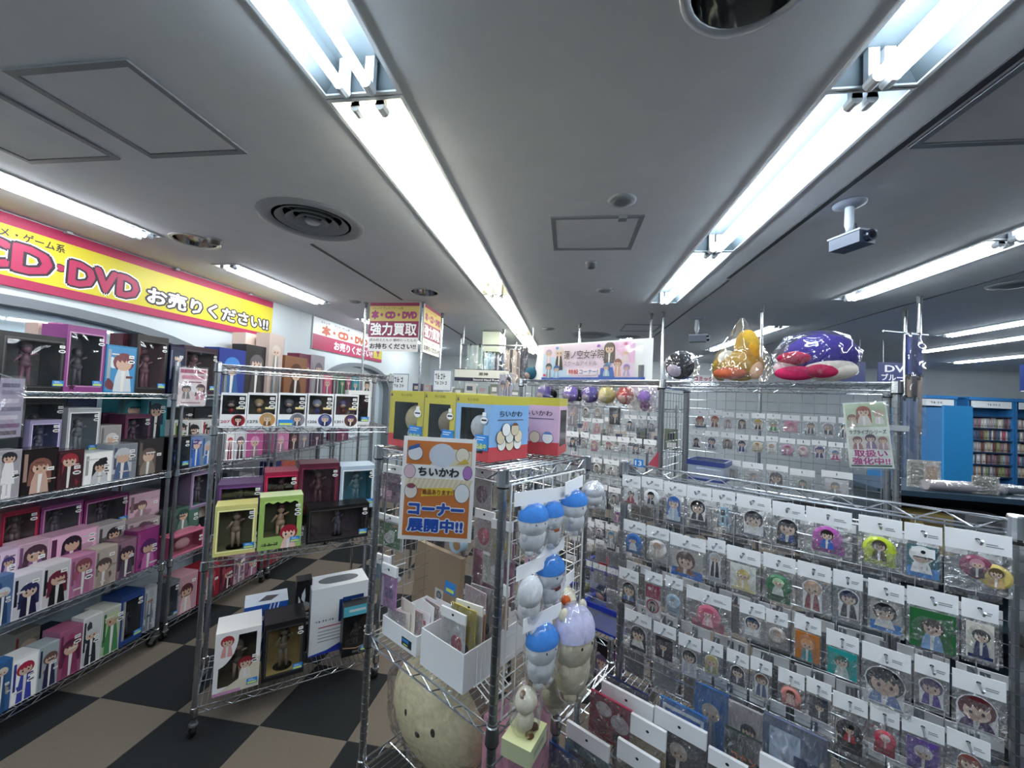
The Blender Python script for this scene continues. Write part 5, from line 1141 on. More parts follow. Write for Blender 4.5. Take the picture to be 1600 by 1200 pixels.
# shelf contents
def bin_(u, n, w, d, h, label, col='f0f1f4'):
    t = thing('storage_bin', label, 'bin', to_world('D', u, n, ZS), PAN)
    m = mat(col, .35); e = .003; b = MB(); b.box(-w/2, w/2, 0, d, 0, e, m); b.box(-w/2, w/2, 0, e, e, h, m); b.box(-w/2, w/2, d-e, d, e, h, m); b.box(-w/2, -w/2+e, e, d-e, e, h, m); b.box(w/2-e, w/2, e, d-e, e, h, m); b.obj('tub', t)
    return t
b1 = bin_(.135, .03, .2, .2, .066, 'small white open bin of paper goods, front left of the middle shelf'); k = MB(); k.rect(.02, .075, .012, .04, -.001, mat('1e2430', .4)); k.rect(.024, .06, .026, .036, -.0014, mat('2b86d6', .4)); k.rect(.03, .055, .016, .02, -.0014, mat('d4e66a', .4)); k.obj('sale_tag', b1)
b2 = bin_(.37, .02, .2, .3, .115, 'larger white bin of packed cards at the corner of the middle shelf')
rr = random.Random(3)
for i in range(9):
    c = rr.choice(['f0eef0', 'e8dfe4', 'f4f4f4', 'e4c8cc', 'f0e8dc'])
    flat_pack('paper_pack', 'D', .075+.014*i+rr.uniform(-.01, .01), .06+.016*i, ZS+.005, .085, .075+rr.uniform(0, .035), .002, c, ['white', 'creased white', 'rosy', 'plain white', 'thin white', 'pale', 'slim', 'cream', 'folded'][i]+' paper pack standing in the small white bin, '+['frontmost', 'second', 'third', 'fourth', 'middle', 'sixth', 'seventh', 'eighth', 'rearmost'][i]+' in the row', 'pack', rr.uniform(-.3, .3), bagged=i % 3 == 0, art=art_rects((-.3, .3, .4, .6, rr.choice(['d89098', 'c8b8c8', 'e0a880', 'd0d0d8']))), group='paper packs in the small white bin')
cards = [('f2f2f2', 'a82848', 'white card with crimson top'), ('d8c83a', '3a4a8a', 'yellow card with blue dots'), ('f2f2f0', 'c8c8cc', 'blank white card'), ('e0a078', 'd86a3a', 'orange card'), ('d8cc48', '8a8a30', 'second yellow card'), ('e8d8e0', 'c06a90', 'rosy card'), ('c8c8d0', '80808c', 'grey card'), ('ece8e0', 'b8a890', 'beige card')]
for i, (c, a, lb) in enumerate(cards):
    flat_pack('card_pack', 'D', .355+rr.uniform(-.03, .035), .07+.026*i, ZS+.006, .105, .15+rr.uniform(-.02, .035)+.004*i, .003, c, lb+' pack standing in the larger white bin', 'pack', rr.uniform(-.25, .25), header=.03 if i in (0, 2, 4) else None, art=art_ovals((rr.uniform(-.2, .2), .55, .22, .18, a), (.2, .3, .1, .1, shade(a, .8))), group='card packs in the larger white bin')
t = flat_pack('shipping_envelope', 'D', .06, .24, ZS, .28, .25, .025, '94806a', 'brown cardboard mailer box with blue tag and round white sticker', 'box', -.02, tilt=-.06, bagged=False, art=lambda k, w, h: (k.rect(w*.22, w*.44, h*.42, h*.6, -.001, SOLD), k.rect(w*.25, w*.41, h*.45, h*.5, -.0014, SOLDT), k.rect(w*.02, w*.2, h*.22, h*.42, -.001, mat('c9c4c0', .5)), k.oval(w*.11, h*.33, w*.055, w*.055, -.0014, mat('3a3a40', .5), 16), k.oval(w*.11, h*.33, w*.04, w*.04, -.0018, mat('8a8a90', .5), 14)))
flat_pack('picture_board', 'D', .22, .41, ZS, .22, .3, .004, 'c276a8', 'tall pink printed board at the back right of the corner rack', 'board', 0, art=art_ovals((.1, .4, .14, .1, 'd8b8cc'), (.12, .3, .1, .08, 'c8b8c4'), (-.2, .75, .2, .08, 'd89ac0')))
flat_pack('picture_board', 'D', .44, .4, ZS, .1, .3, .02, 'e2c4d4', 'pale pink slim box with blue emblem, rear corner of the corner rack shelf', 'box', 0, bagged=False, art=art_rects((-.3, .3, .7, .9, '3a5aa8')))
t = thing('drum_toy', 'light blue round toy with a tan centre above the brown mailer', 'toy', to_world('D', .13, .30, 1.20), PAN, None)
k = MB(); k.cyl((0, -.02, 0), (0, .02, 0), .034, mat('a8c4d8', .5), 20); k.cyl((.012, -.024, 0), (.012, -.02, 0), .018, mat('a88868', .5), 16); k.obj('body', t); k = MB(); k.tube([(0, 0, .034), (0, .01, .07), (0, .146, .075)], .002, CHROME2); k.obj('loop', t)
t = thing('mesh_cup', 'dark grey tapered cup on the mailer top beside the green card', 'cup', to_world('D', -.02, .33, 1.14), PAN)
k = MB(); k.lathe([(.0001, 0), (.024, 0), (.019, .075), (.027, .08), (.027, .085), (.0001, .085)], mat('75777c', .35), 16); k.obj('body', t, smooth=True)
for i, (u, n, z, w, h, c, a, lb) in enumerate([(.34, .2, 1.40, .08, .14, 'c8c0c4', '7a5a70', 'grey-violet hanging pack right of the poster, top'), (.425, .22, 1.41, .08, .12, 'd0c4b0', 'a8902c', 'hanging pack with olive ring right of the poster'), (.34, .22, 1.25, .09, .14, 'd8c8cc', 'c86a80', 'rosy hanging pack right of the poster, middle'), (.44, .2, 1.25, .08, .13, 'dcd6c0', 'd8b84a', 'hanging pack with pale yellow doll, right of the poster'), (.35, .26, 1.12, .09, .13, 'e8e8ea', 'b8b8c0', 'white crumpled hanging pack over the pink board'), (.50, .14, 1.08, .06, .13, 'c8a080', 'b88858', 'tan hanging pack at the corner post')]):
    flat_pack('goods_pack', 'D', u, n, z, w, h, .006, c, lb, 'pack', rr.uniform(-.1, .2), header=.03, art=art_ovals((0, .45, .3, .28, a), (.1, .55, .16, .16, shade(a, 1.25))))
    q = MB(); q.cyl((u, n, z+h-.012), (u, .448, z+h-.012), .002, CHROME2, 5); q.obj('hook', R['D'])
for u, n, z in ((.02, .06, 1.51), (.02, .05, 1.325), (-.01, .05, 1.17), (.06, .03, 1.16)):
    q = MB(); q.cyl((u, n-.02, z), (u, .1, z), .002, CHROME2, 5); q.obj('hook', R['D'])
k = thing('pink_parcel', 'large pink package in clear wrap on the lowest shelf by the corner post', 'package', to_world('D', .545, .14, .48), PAN)
q = MB(); q.box(-.05, .05, -.05, .16, 0, .36, mat('d49aae', .5)); q.obj('body', k); q = MB(); bag_shell(q, (0, .055, .19), .085, .13, .2, 12); q.obj('clear_bag', k, smooth=True)
# hanging wire basket at the corner of the middle shelf
k = MB()
for i in range(6): k.tube([(.0, -.02-.018*i, .13), (.0, -.02-.018*i, .02), (.05, -.02-.018*i, 0)], .0018, WIREWHITE, 5)
k.cyl((0, -.01, .13), (0, -.12, .13), .0022, WIREWHITE, 5); k.cyl((0, -.01, .02), (0, -.12, .02), .0022, WIREWHITE, 5); k.cyl((.05, -.01, 0), (.05, -.12, 0), .0022, WIREWHITE, 5)
o = k.obj('wire_basket', R['D']); o.location = (.505, .15, .935)

# ------------------------------------------------------------------ big flat packs on the low shelf before the near right rack
ZL = .683
G_ = 'big flat packs on the low shelf'
def lowpack(u, n, w, zt, front, label, header=None, art=None, **kw):
    z0 = ZL if n > -.15 else zt-.2          # the foremost ones hang on the front rail
    return flat_pack('flat_pack', 'E', u, n, z0, w, zt-z0, .008, front, label, 'pack', kw.get('rz', 0), kw.get('tilt', -.06), G_, header, art, kw.get('bag', True))
lowpack(0.041, -0.03, 0.15, 0.825, '24306a', 'navy pack with a yellow-haired portrait, leftmost at the back on the low shelf', None, art_person('d8c070','3a68b8',.15,.9))
lowpack(0.231, -0.05, 0.139, 0.858, '2f7ac8', 'blue pack with white inner frame, behind the white headers on the low shelf', None, art_rects((-.44,.44,.08,.92,'e8eef4'),(-.38,.38,.14,.86,'2a68b8'),(-.2,.3,.3,.6,'d8e8f4')))
lowpack(0.303, -0.02, 0.094, 0.93, '3a8ad8', 'sky blue pack with a small pale-haired person on the low shelf', None, art_person('c8c0b0','8a98a8',0,.7))
lowpack(0.394, -0.02, 0.087, 0.921, 'd8cfd0', 'greyish pink pack with a dark-haired woman on the low shelf', None, art_person('2a2428','c0a8b0',.1,.6))
lowpack(0.511, -0.02, 0.141, 0.931, '8a9ac0', 'crumpled shiny blue and white pack, rightmost at the back on the low shelf', None, art_rects((-.4,.1,.1,.9,'c8d4e8'),(.0,.4,.2,.7,'2c3c70')))
lowpack(0.064, -0.085, 0.178, 0.836, '5a6a80', 'slate pack with a long white header, left of centre on the low shelf', 0.048, None)
lowpack(0.233, -0.085, 0.152, 0.841, '3a3840', 'dark pack with white header and a person in black on the low shelf', 0.048, art_person('c8b8b0','24262c',0,.7))
lowpack(0.398, -0.07, 0.091, 0.878, '22382c', 'dark green pack with orange lettering strip on the low shelf', None, lambda k, w, h: (write(k, 'コナン', -w*.3, w*.34, h*.62, h*.72, -.001, [(.04, mat('d86a38', .4))]), k.rect(-w*.4, 0, h*.5, h*.54, -.001, mat('4a90b8', .4))))
lowpack(0.025, -0.12, 0.145, 0.814, 'b02850', 'crimson pack with white and wine-red shapes on the low shelf', None, art_ovals((-.15,.7,.2,.16,'e4d8dc'),(.25,.55,.22,.2,'dccfd4'),(-.2,.3,.2,.17,'7a1838'),(.25,.2,.16,.12,'4a3034')))
lowpack(0.154, -0.13, 0.109, 0.816, 'b8a078', 'tan pack with a white holed header on the low shelf', 0.056, None)
lowpack(-0.029, -0.175, 0.156, 0.708, '5aa0a0', 'teal and black pack with white header, front left on the low shelf', 0.047, art_rects((-.4,.3,.1,.8,'1c2228'),(-.2,.1,.3,.6,'c8ccd0')))
lowpack(0.14, -0.175, 0.128, 0.753, '8a8a80', 'grey pack with white header, front centre on the low shelf', 0.054, None)
lowpack(-0.116, -0.19, 0.153, 0.616, '2a4a8a', 'dark blue pack with round portrait at the front left corner on the low shelf', None, art_ovals((-.1,.4,.3,.3,'16224a'),(-.1,.35,.2,.2,'d8dce8'),(.3,.7,.12,.1,'a8b8d8')))
lowpack(0.367, -0.1, 0.098, 0.82, '6a7078', 'charcoal pack with white header, front right on the low shelf', 0.041, None)
lowpack(0.486, -0.08, 0.092, 0.861, '5a6068', 'grey pack with white header, far front right on the low shelf', 0.042, None)

# ------------------------------------------------------------------ banner rack: banner, ball toys, trays
def ball_toy(name, fr, u, n, z, r, hair, face, dark, label, group, wrap=True, turn=0.):
    t = thing(name, label, 'plush toy', to_world(fr, u, n, z), rot(fr)+turn, group)
    hm = fur(hair); fm = fur(face)
    b = MB(); b.ball((0, 0, 0), r, r*.92, r*.95, hm, 16, 11); b.obj('head', t, smooth=True)
    b = MB(); b.ball((-r*.12, -r*.42, -r*.22), r*.66, r*.55, r*.58, fm, 14, 9); b.obj('face_patch', t, smooth=True)
    if dark: b = MB(); b.ball((r*.7, r*.6, -r*.1), r*.75, r*.7, r*.75, fur(dark), 12, 8); b.obj('body', t, smooth=True)
    for s in (-1, 1): b = MB(); b.ball((s*r*.55, 0, r*.72), r*.22, r*.2, r*.24, hm, 8, 6); b.obj('tuft', t, smooth=True)
    if wrap: b = MB(); bag_shell(b, (r*.1, r*.1, 0), r*1.25, r*1.2, r*1.16, int(u*977)); b.obj('clear_bag', t, smooth=True)
    return t
BG = 'bagged ball toys under the banner rack top'
for u, h, f, d, lb in ((.205, '5a4c96', 'b8a4a8', '141318', 'violet-haired bagged ball toy with black body, first under the banner rack top'), (.39, '8a72c0', 'a898b4', '16141a', 'lilac bagged ball toy with black body, second under the banner rack top'),
                       (.515, '6a5aa8', 'b0a0b8', None, 'purple bagged ball toy, third under the banner rack top'), (.615, 'c8b878', 'd8c8a8', None, 'pale yellow bagged ball toy under the banner rack top'), (.725, 'c04a48', 'd0a8a0', None, 'red-haired bagged ball toy under the banner rack top')):
    ball_toy('ball_toy', 'G', u, -.03, 1.832, .047, h, f, d, lb, BG)
    q = MB(); q.cyl((u, -.03, 1.872), (u, -.02, 1.888), .0015, CHROME2, 5); q.obj('hook', R['G'])
t = thing('triangle_pack', 'white card pack with a violet toy hanging at the banner rack post', 'pack', to_world('G', .815, -.035, 1.755), rot('G')); b = MB(); b.poly([(-.07, 0, 0), (.0, 0, 0), (-.06, 0, .12)], PAPER); b.box(-.07, .07, .001, .003, .0, .125, mat('c8bcc8', .5)); b.obj('card', t)
b = MB(); b.ball((.015, -.02, .075), .035, .025, .032, fur('9a78c0'), 12, 8); b.ball((.02, -.018, .03), .026, .02, .028, fur('6a3a68'), 10, 7); b.obj('toy', t, smooth=True); link('pouch', POUCH[5], t, (0, -.03, .125), 0, (.15, 1, .13))
ball_toy('ball_toy', 'G', .0, .1, 1.966, .044, '3a6478', 'c0a8a0', None, 'teal-haired ball toy on top of the banner rack, left of the banner', 'ball toys on top of the banner rack', False)
t = ball_toy('ball_toy', 'G', .945, .12, 1.995, .07, '26262c', 'c8bcd0', None, 'black-haired bagged plush right of the banner on the rack top', 'ball toys on top of the banner rack')
def banner():
    t = thing('banner_sign', 'wide white and pink printed banner standing on the rear rack top', 'banner', to_world('G', .43, .1, 1.925), rot('G'))
    w, h = .76, .225; b = MB(); b.box(-w/2, w/2, 0, .003, 0, h, mat('eceef0', .4)); b.flat([(-w/2, 0), (-w/2-.03, .0), (-w/2-.005, h*.75), (-w/2, h)], .001, mat('e4e6ea', .4)); b.obj('board', t)
    k = MB(); x0, x1 = -w*.44, w*.37
    k.rect(x0, x1, .012, h*.96, -.0006, mat('ead8ea', .4)); k.flat([(x0, .012), (x0+w*.3, .012), (x0+w*.12, h*.6), (x0, h*.75)], -.001, mat('c4dcf0', .4)); k.flat([(x1-w*.2, h*.96), (x1, h*.96), (x1, h*.4), (x1-w*.08, h*.5)], -.001, mat('e4b8dc', .4)); k.rect(x0-.01, x1+.06, 0, .014, -.0012, mat('2a58b4', .4)); k.flat([(w*.08, .014), (w*.22, .014), (w*.2, h*.32), (w*.1, h*.3)], -.0014, mat('3a6ac0', .4))
    person(k, -w*.385, h*.42, .05, h*.44, -.002, 'b8a8c0', 'd8c8d8'); person(k, -w*.28, h*.26, .07, h*.66, -.0026, 'd8d0d4', '1c1c24'); person(k, -w*.38, .01, .05, h*.42, -.003, '4a5058', '8aa0b8'); person(k, -w*.3, .01, .06, h*.36, -.004, '2a5a9a', '9ac0e0')
    person(k, w*.17, h*.42, .08, h*.54, -.002, '5a4a4c', '3a3c44', long=True); person(k, w*.3, h*.44, .06, h*.36, -.002, 'd8a8c8', 'e8d0e0'); person(k, w*.24, .02, .05, h*.44, -.003, '8a5048', 'e0a898'); person(k, w*.31, .02, .05, h*.3, -.0036, '9a80c0', 'c0a8d8'); person(k, w*.15, .02, .05, h*.32, -.004, '3a7090', 'a0c8d8')
    for x, z, c in ((-.3, .88, '6a98d8'), (-.42, .12, 'd84868'), (.08, .88, '9a6ac0'), (.3, .9, 'd05890'), (.17, .4, '4aa0d8'), (-.1, .2, 'f0a0b8'), (.04, .24, 'd88898')): k.oval(x*w, z*h, .012, .009, -.005, mat(c, .4), 8)
    k.obj('picture', t)
    k = MB(); dk = mat('5a3048', .4); wh = mat('f6f4f8', .4); write(k, '蓮ノ空女学院', -w*.23, w*.13, h*.56, h*.79, -.0056, [(.05, wh), (.015, dk)]); write(k, 'スクールアイドル', -w*.23, w*.07, h*.37, h*.5, -.0056, [(.04, wh), (.01, mat('6a4a60', .4))])
    k.rect(-w*.2, w*.1, h*.12, h*.29, -.0056, mat('f4e8ee', .4)); write(k, '特設', -w*.18, -w*.09, h*.145, h*.27, -.006, [(.03, mat('c04858', .4))]); write(k, 'コーナー!', -w*.08, w*.08, h*.15, h*.265, -.006, [(.03, mat('4a78b0', .4))]); k.obj('lettering', t)
    k = MB(); k.box(w*.4, w*.44, -.004, -.002, .014, .08, mat('6a7078', .4)); k.obj('clip', t)
    k = MB(); k.poly([(-w*.46, -.012, .0), (w*.42, -.014, .0), (w*.44, -.012, h*.98), (-w*.45, -.014, h)], film('banner_sleeve', .05, .1, 4, .25)); k.obj('sleeve', t)
banner()
def tray(fr, u0, u1, n, z, h, d, label, rim='2438a8', body=True):
    t = thing('clear_tray', label, 'tray', to_world(fr, (u0+u1)/2, n, z), rot(fr)); w = u1-u0
    b = MB(); b.box(-w/2, w/2, 0, .003, .012, h, HAZY); b.box(-w/2, w/2, d-.003, d, .012, h, HAZY); b.box(-w/2, -w/2+.003, .003, d-.003, .012, h, HAZY); b.box(w/2-.003, w/2, .003, d-.003, .012, h, HAZY); b.box(-w/2, w/2, 0, d, .0, .012, mat(rim, .3)); b.obj('tub', t)
    b = MB(); e = .008; b.box(-w/2-e, w/2+e, -e, 0, h-.02, h+.006, mat(rim, .3)); b.box(-w/2-e, w/2+e, d, d+e, h-.02, h+.006, mat(rim, .3)); b.box(-w/2-e, -w/2, 0, d, h-.02, h+.006, mat(rim, .3)); b.box(w/2, w/2+e, 0, d, h-.02, h+.006, mat(rim, .3)); b.obj('rim', t)
    return t
tray('G', .33, .485, .035, .545, .13, .16, 'clear tray with a thick blue rim, left part on the banner rack shelf')
tray('G', .505, .74, .035, .545, .135, .16, 'clear tray with a thick blue rim, front right on the banner rack shelf')
tray('G', .36, .74, .225, .545, .245, .16, 'taller clear tray with blue rim behind, on the banner rack shelf')
TG = 'ball toys in the blue-rimmed trays'
for u, n, z, r, h, f, lb in ((.478, .28, .825, .036, 'b83a4c', 'c8484e', 'red ball toy high in the rear blue-rimmed tray'), (.578, .27, .825, .045, '5a4ca0', '8474b8', 'purple ball toy high in the rear blue-rimmed tray'), (.675, .28, .825, .034, '1c2448', '30406a', 'navy ball toy high in the rear blue-rimmed tray'),
                            (.452, .11, .715, .03, '8a8a68', 'a8a488', 'olive cream ball toy in the left front tray'), (.575, .11, .73, .05, '232c50', 'd8a8a4', 'navy-haired ball toy with pinkish face in the front tray')):
    ball_toy('ball_toy', 'G', u, n, z, r, h, f, None, lb, TG, r > .04)
flat_pack('goods_pack', 'G', .665, .08, .66, .12, .11, .004, 'd0d0cc', 'pale card leaning in the right part of the front tray', 'pack', .1, art=art_rects((-.3, .2, .3, .6, 'a8a8a8')))
# clear acrylic stand poster left of the banner rack
t = thing('sleeve_poster', 'translucent lilac poster of two figures hanging at the left end of the banner rack', 'poster', to_world('G', -.10, -.04, 1.70), rot('G')-.35)
k = MB(); k.box(-.085, .085, 0, .002, 0, .25, mat('b8b8cc', .35)); person(k, -.035, .08, .07, .13, -.001, '5a5870', '9a98b4'); person(k, .035, .1, .07, .13, -.001, '4a485c', '8884a0'); k.rect(-.07, .07, .02, .07, -.001, mat('8a8498', .4)); scribble(k, -.03, .06, .03, .06, -.0015, mat('2a2834', .5), 3); k.obj('sheet', t)
k = MB(); k.poly([(-.09, -.003, -.006), (.09, -.003, -.006), (.09, -.003, .262), (-.09, -.003, .262)], FILM2); k.obj('sleeve', t); q = MB(); q.cyl((-.1, -.04, 1.955), (-.1, .0, 1.955), .0018, CHROME2, 5); q.cyl((-.1, 0, 1.955), (.0, 0, 1.925), .0018, CHROME2, 5); q.obj('hook', R['G'])

# ------------------------------------------------------------------ rear right rack: two big bagged plush, poster, tray
def big_bag(u, n, z, label, build, shell):
    t = thing('bagged_plush', label, 'plush toy', to_world('F', u, n, z), rot('F')); build(t)
    b = MB(); shell(b); b.obj('clear_bag', t, smooth=True)
def yellow_toy(t):
    for c, r, m, nm in (((0, 0, .075), (.105, .085, .075), 'b8964a', 'body'), ((.03, -.01, .16), (.055, .05, .09), 'c09a3c', 'head'), ((-.03, -.06, .035), (.075, .04, .03), 'c86a4c', 'orange_arm'), ((-.05, -.03, .1), (.045, .035, .05), 'dcd8d0', 'collar'), ((.075, -.05, .05), (.03, .02, .045), 'e0b898', 'hand'), ((-.08, -.02, .06), (.04, .04, .06), 'a88c3c', 'side_lock'), ((.06, -.05, .11), (.03, .02, .07), 'b8862c', 'braid')):
        b = MB(); b.ball(c, *r, fur(m), 14, 9); b.obj(nm, t, smooth=True)
def cone_bag(b):
    rr = random.Random(4); n = 18; prof = [(.125, .002), (.135, .05), (.115, .11), (.085, .17), (.05, .23), (.03, .275), (.008, .31)]; base = len(b.v); k = b.mi(WRAP)
    for r, z in prof:
        for i in range(n): s = 1+rr.uniform(-.1, .1); b.v.append((r*s*math.cos(2*PI*i/n)+.02*z, r*s*.8*math.sin(2*PI*i/n), z))
    for q in range(len(prof)-1):
        for i in range(n): j = (i+1) % n; b.f.append((base+q*n+i, base+q*n+j, base+(q+1)*n+j, base+(q+1)*n+i)); b.m.append(k)
big_bag(.325, .15, 1.925, 'pointed clear bag with a yellow plush toy on the rear right rack', yellow_toy, cone_bag)
def purple_toy(t):
    for c, r, m, nm in (((.02, .01, .115), (.135, .1, .095), '3d3088', 'purple_hat'), ((.05, -.02, .05), (.1, .08, .05), 'e0d8cc', 'face'), ((-.06, -.05, .1), (.075, .05, .03), 'b02a52', 'red_brim'), ((-.06, -.07, .032), (.08, .035, .032), 'c03060', 'pink_arm'), ((.03, -.08, .04), (.06, .03, .03), 'b83058', 'red_scarf'), ((-.1, -.03, .055), (.05, .05, .04), 'd0b8c0', 'pale_arm')):
        b = MB(); b.ball(c, *r, fur(m), 16, 10); b.obj(nm, t, smooth=True)
big_bag(.615, .15, 1.925, 'clear bag with a purple-hatted plush toy with crimson arms on the rear right rack', purple_toy, lambda b: bag_shell(b, (0, -.01, .108), .155, .13, .115, 8))
def pink_poster():
    t = thing('poster', 'small green and white poster with pink outlined lettering at the right end of rear rack', 'poster', to_world('F', .80, -.045, 1.592), rot('F')+.12); t.rotation_euler[1] = -.1
    w, h = .125, .245; b = MB(); b.box(-w/2, w/2, 0, .002, 0, h, mat('dfe6dc', .4)); e = .005; b.rect(-w/2+e, w/2-e, h*.62, h-e, -.0006, mat('b8c8a8', .4)); b.rect(-w/2+e, w/2-e, h*.28, h*.48, -.0006, mat('cfc8c0', .4)); b.rect(-w/2+e, w/2-e, e, h*.045, -.0006, mat('20503c', .4)); b.obj('sheet', t)
    k = MB(); person(k, -w*.04, h*.64, w*.4, h*.3, -.001, '9a4a30', 'd8d0c8', long=True); person(k, -w*.32, h*.62, w*.26, h*.2, -.0016, '8a5a4a', 'c8b8b0'); person(k, w*.3, h*.66, w*.26, h*.22, -.0016, 'c8b0a0', 'd8d0d0'); person(k, -w*.25, h*.28, w*.3, h*.2, -.001, '6a3a38', '9a6a70'); person(k, w*.05, h*.29, w*.3, h*.22, -.0016, '4a2a48', '8a6a90'); person(k, w*.32, h*.28, w*.26, h*.19, -.0016, '9a6a5a', 'b898a0'); k.obj('picture', t)
    k = MB(); write(k, 'ラブライブ!シリーズ', -w*.42, w*.42, h*.515, h*.575, -.0012, [(.03, mat('2c2c34', .5))], slant=.0); pk = mat('b0287c', .4); wh = mat('f6f4f6', .4); write(k, '取扱い', -w*.36, w*.38, h*.17, h*.275, -.0036, [(.12, wh), (.04, pk)]); write(k, '強化中!!', -w*.42, w*.42, h*.055, h*.16, -.0036, [(.12, wh), (.04, pk)]); k.obj('lettering', t)
    k = MB(); k.poly([(-w/2-.006, -.008, -.006), (w/2+.006, -.008, -.006), (w/2+.006, -.008, h+.012), (-w/2-.006, -.008, h+.012)], FILM2); k.obj('sleeve', t)
    k = MB(); k.box(.835, .9, -.03, -.016, 1.735, 1.755, mat('c0c4c8', .3, .6)); k.obj('clamp', R['F'])
pink_poster()
tray('F', .08, .25, .22, 1.405, .1, .15, 'small dark blue bin on the rear right rack behind the rail', '3a4c8c')
# back sides of more bags inside the near right rack and the banner rack
rr = random.Random(11)
def back_bag(fr, u, n, z, w, h, label, group, y0):
    t = thing('card_bag', label, 'bag', to_world(fr, u, n, z), rot(fr)+rr.uniform(-.1, .1), group)
    b = MB(); b.box(-w/2, w/2, 0, .002, -.03, 0, PAPER); b.obj('header_card', t); link('pouch', POUCH[rr.randrange(6)], t, (0, -.001, -.03), 0, (w, 1, h-.03))
    b = MB(); b.box(-w*.4, w*.4, .0, .002, -h*.95, -.04, mat(rr.choice(['6a6c72', '8a8c90', '4c5058', '787470', '5a5e70', '9a9ca0', '3c4048']), .4)); b.obj('photo_card', t)
    hook(R[fr], fr, u, z-.01, .03, y0)
ORD = ['first', 'second', 'third', 'fourth', 'fifth', 'sixth', 'seventh', 'eighth', 'ninth', 'tenth', 'eleventh', 'twelfth', 'thirteenth', 'fourteenth', 'fifteenth', 'sixteenth', 'seventeenth', 'eighteenth', 'nineteenth', 'twentieth']
for j, z in enumerate((1.50, 1.36, 1.22, 1.08, .95)):
    for i in range(9): back_bag('E', .05+.1*i+rr.uniform(-.01, .01), .035, z, .09, .125, 'dull bag glimpsed behind row %s of the near right rack, %s from the left' % (['one', 'two', 'three', 'four', 'five'][j], ORD[i]), 'bags on the back of the near right mesh', .034)
for j, z in enumerate((1.5, 1.38, 1.26, 1.14, 1.02, .9)):
    for i in range(5): back_bag('G', .4+.085*i+rr.uniform(-.01, .01), .045, z, .075, .11, 'dull bag behind the banner rack front bags, %s tier down, %s from the left' % (ORD[j], ORD[i]), 'bags on the back of the banner rack mesh', .05)
# number tag and red pennant on the near right rack, bags round its right edge
t = thing('number_tag', 'square blue tag numbered 13 at the left top of the near right rack', 'tag', to_world('E', .055, -.014, 1.572), rot('E')); k = MB(); k.box(-.017, .017, -.002, 0, 0, .026, mat('2c86d8', .4)); k.obj('plate', t); k = MB(); write(k, '13', -.011, .011, .005, .021, -.0024, [(.035, mat('eef4fa', .4))]); k.obj('number', t)
t = thing('pennant', 'red triangular pennant beside the blue number tag', 'flag', to_world('E', .10, .02, 1.578), rot('E')); k = MB(); k.poly([(-.025, 0, 0), (.012, 0, -.004), (.012, 0, .055)], mat('b84858', .5)); k.poly([(-.025, .001, 0), (.012, .001, .055), (.012, .001, -.004)], mat('b84858', .5)); k.obj('cloth', t)
for i, (z, w, c, lb) in enumerate([(1.53, .07, '8a8f96', 'clear bag round the right edge of the near right rack, top'), (1.39, .09, '6a6660', 'crumpled bag round the right edge of the near right rack, second'), (1.25, .08, '9a9ca8', 'clear bag round the right edge of the near right rack, third'), (1.11, .09, '7a7a88', 'clear bag round the right edge of the near right rack, fourth'), (.98, .08, '5a5e66', 'clear bag round the right edge of the near right rack, lowest')]):
    t = thing('card_bag', lb, 'bag', to_world('E', .935, -.02+.0*i, z), rot('E')+PI/2-.5, 'bags round the right edge of the near right rack')
    b = MB(); b.box(-w/2, w/2, 0, .002, -.035, 0, PAPER); b.obj('header_card', t); link('pouch', POUCH[4+i % 2], t, (0, -.001, -.035), 0, (w, 1, .1)); b = MB(); b.ball((0, .004, -.085), w*.36, .006, .034, mat(c, .2), 12, 8); b.obj('badge', t, smooth=True)

# ------------------------------------------------------------------ signs on and near the left wall
def board_sign(name, label, cat, loc, rz, w, h, base, fn, d=.01, group=None):
    t = thing(name, label, cat, loc, rz, group); b = MB(); b.box(-w/2, w/2, 0, d, 0, h, mat(base, .45)); b.obj('board', t)
    k = MB(); fn(k, w, h); k.obj('lettering', t); return t
MAG = mat('a4204e', .45); YEL = mat('cabb26', .45); INK = mat('241a26', .5); WHT = mat('f2f2f4', .5)
def wall_sign(k, w, h):      # local x runs from y=-.6 to 3.83 along the wall
    o = -w/2+.6
    k.rect(-w/2, w/2, .055, h-.065, -.0008, YEL)
    def T(s, a, b_, z0, z1, L, sl=0.): write(k, s, o+a, o+b_, z0, z1, -.0012, L, slant=sl)
    T('コミック', -.45, .1, h-.125, h-.085, [(.01, INK)]); T('アニメ・ゲーム系', 1.66, 2.05, h-.135, h-.085, [(.02, INK)])
    LG = [(.15, WHT), (.11, INK), (.05, MAG)]
    T('本', .2, .62, .095, .265, LG); k.oval(o+1.2, .18, .05, .028, -.0012, MAG, 14); T('CD', 1.64, 1.985, .1, .245, LG); k.oval(o+2.035, .175, .03, .026, -.0016, INK, 14); k.oval(o+2.035, .175, .023, .02, -.002, MAG, 14); T('DVD', 2.085, 2.485, .095, .235, LG)
    T('お売りください!!', 2.56, 3.77, .09, .21, [(.13, INK), (.035, WHT)])
board_sign('banner_sign', 'long yellow and magenta banner with outlined lettering along the left wall top', 'banner', (X0+.02, 1.615, 2.305), PI/2, 4.43, .405, 'a4204e', wall_sign)
k = MB()
for y in (2.05, 2.75, 3.5): k.box(X0+.02, X0+.05, y-.015, y+.015, 2.70, 2.716, mat('a8acb0', .4))
tag(k.obj('sign_clip'), None, None); bpy.data.objects['sign_clip'].parent = bpy.data.objects['banner_sign.001'] if 'banner_sign.001' in bpy.data.objects else bpy.data.objects['banner_sign']
bpy.data.objects['sign_clip'].matrix_parent_inverse = (Matrix.Translation((X0+.02, 1.615, 2.305)) @ Matrix.Rotation(PI/2, 4, 'Z')).inverted()
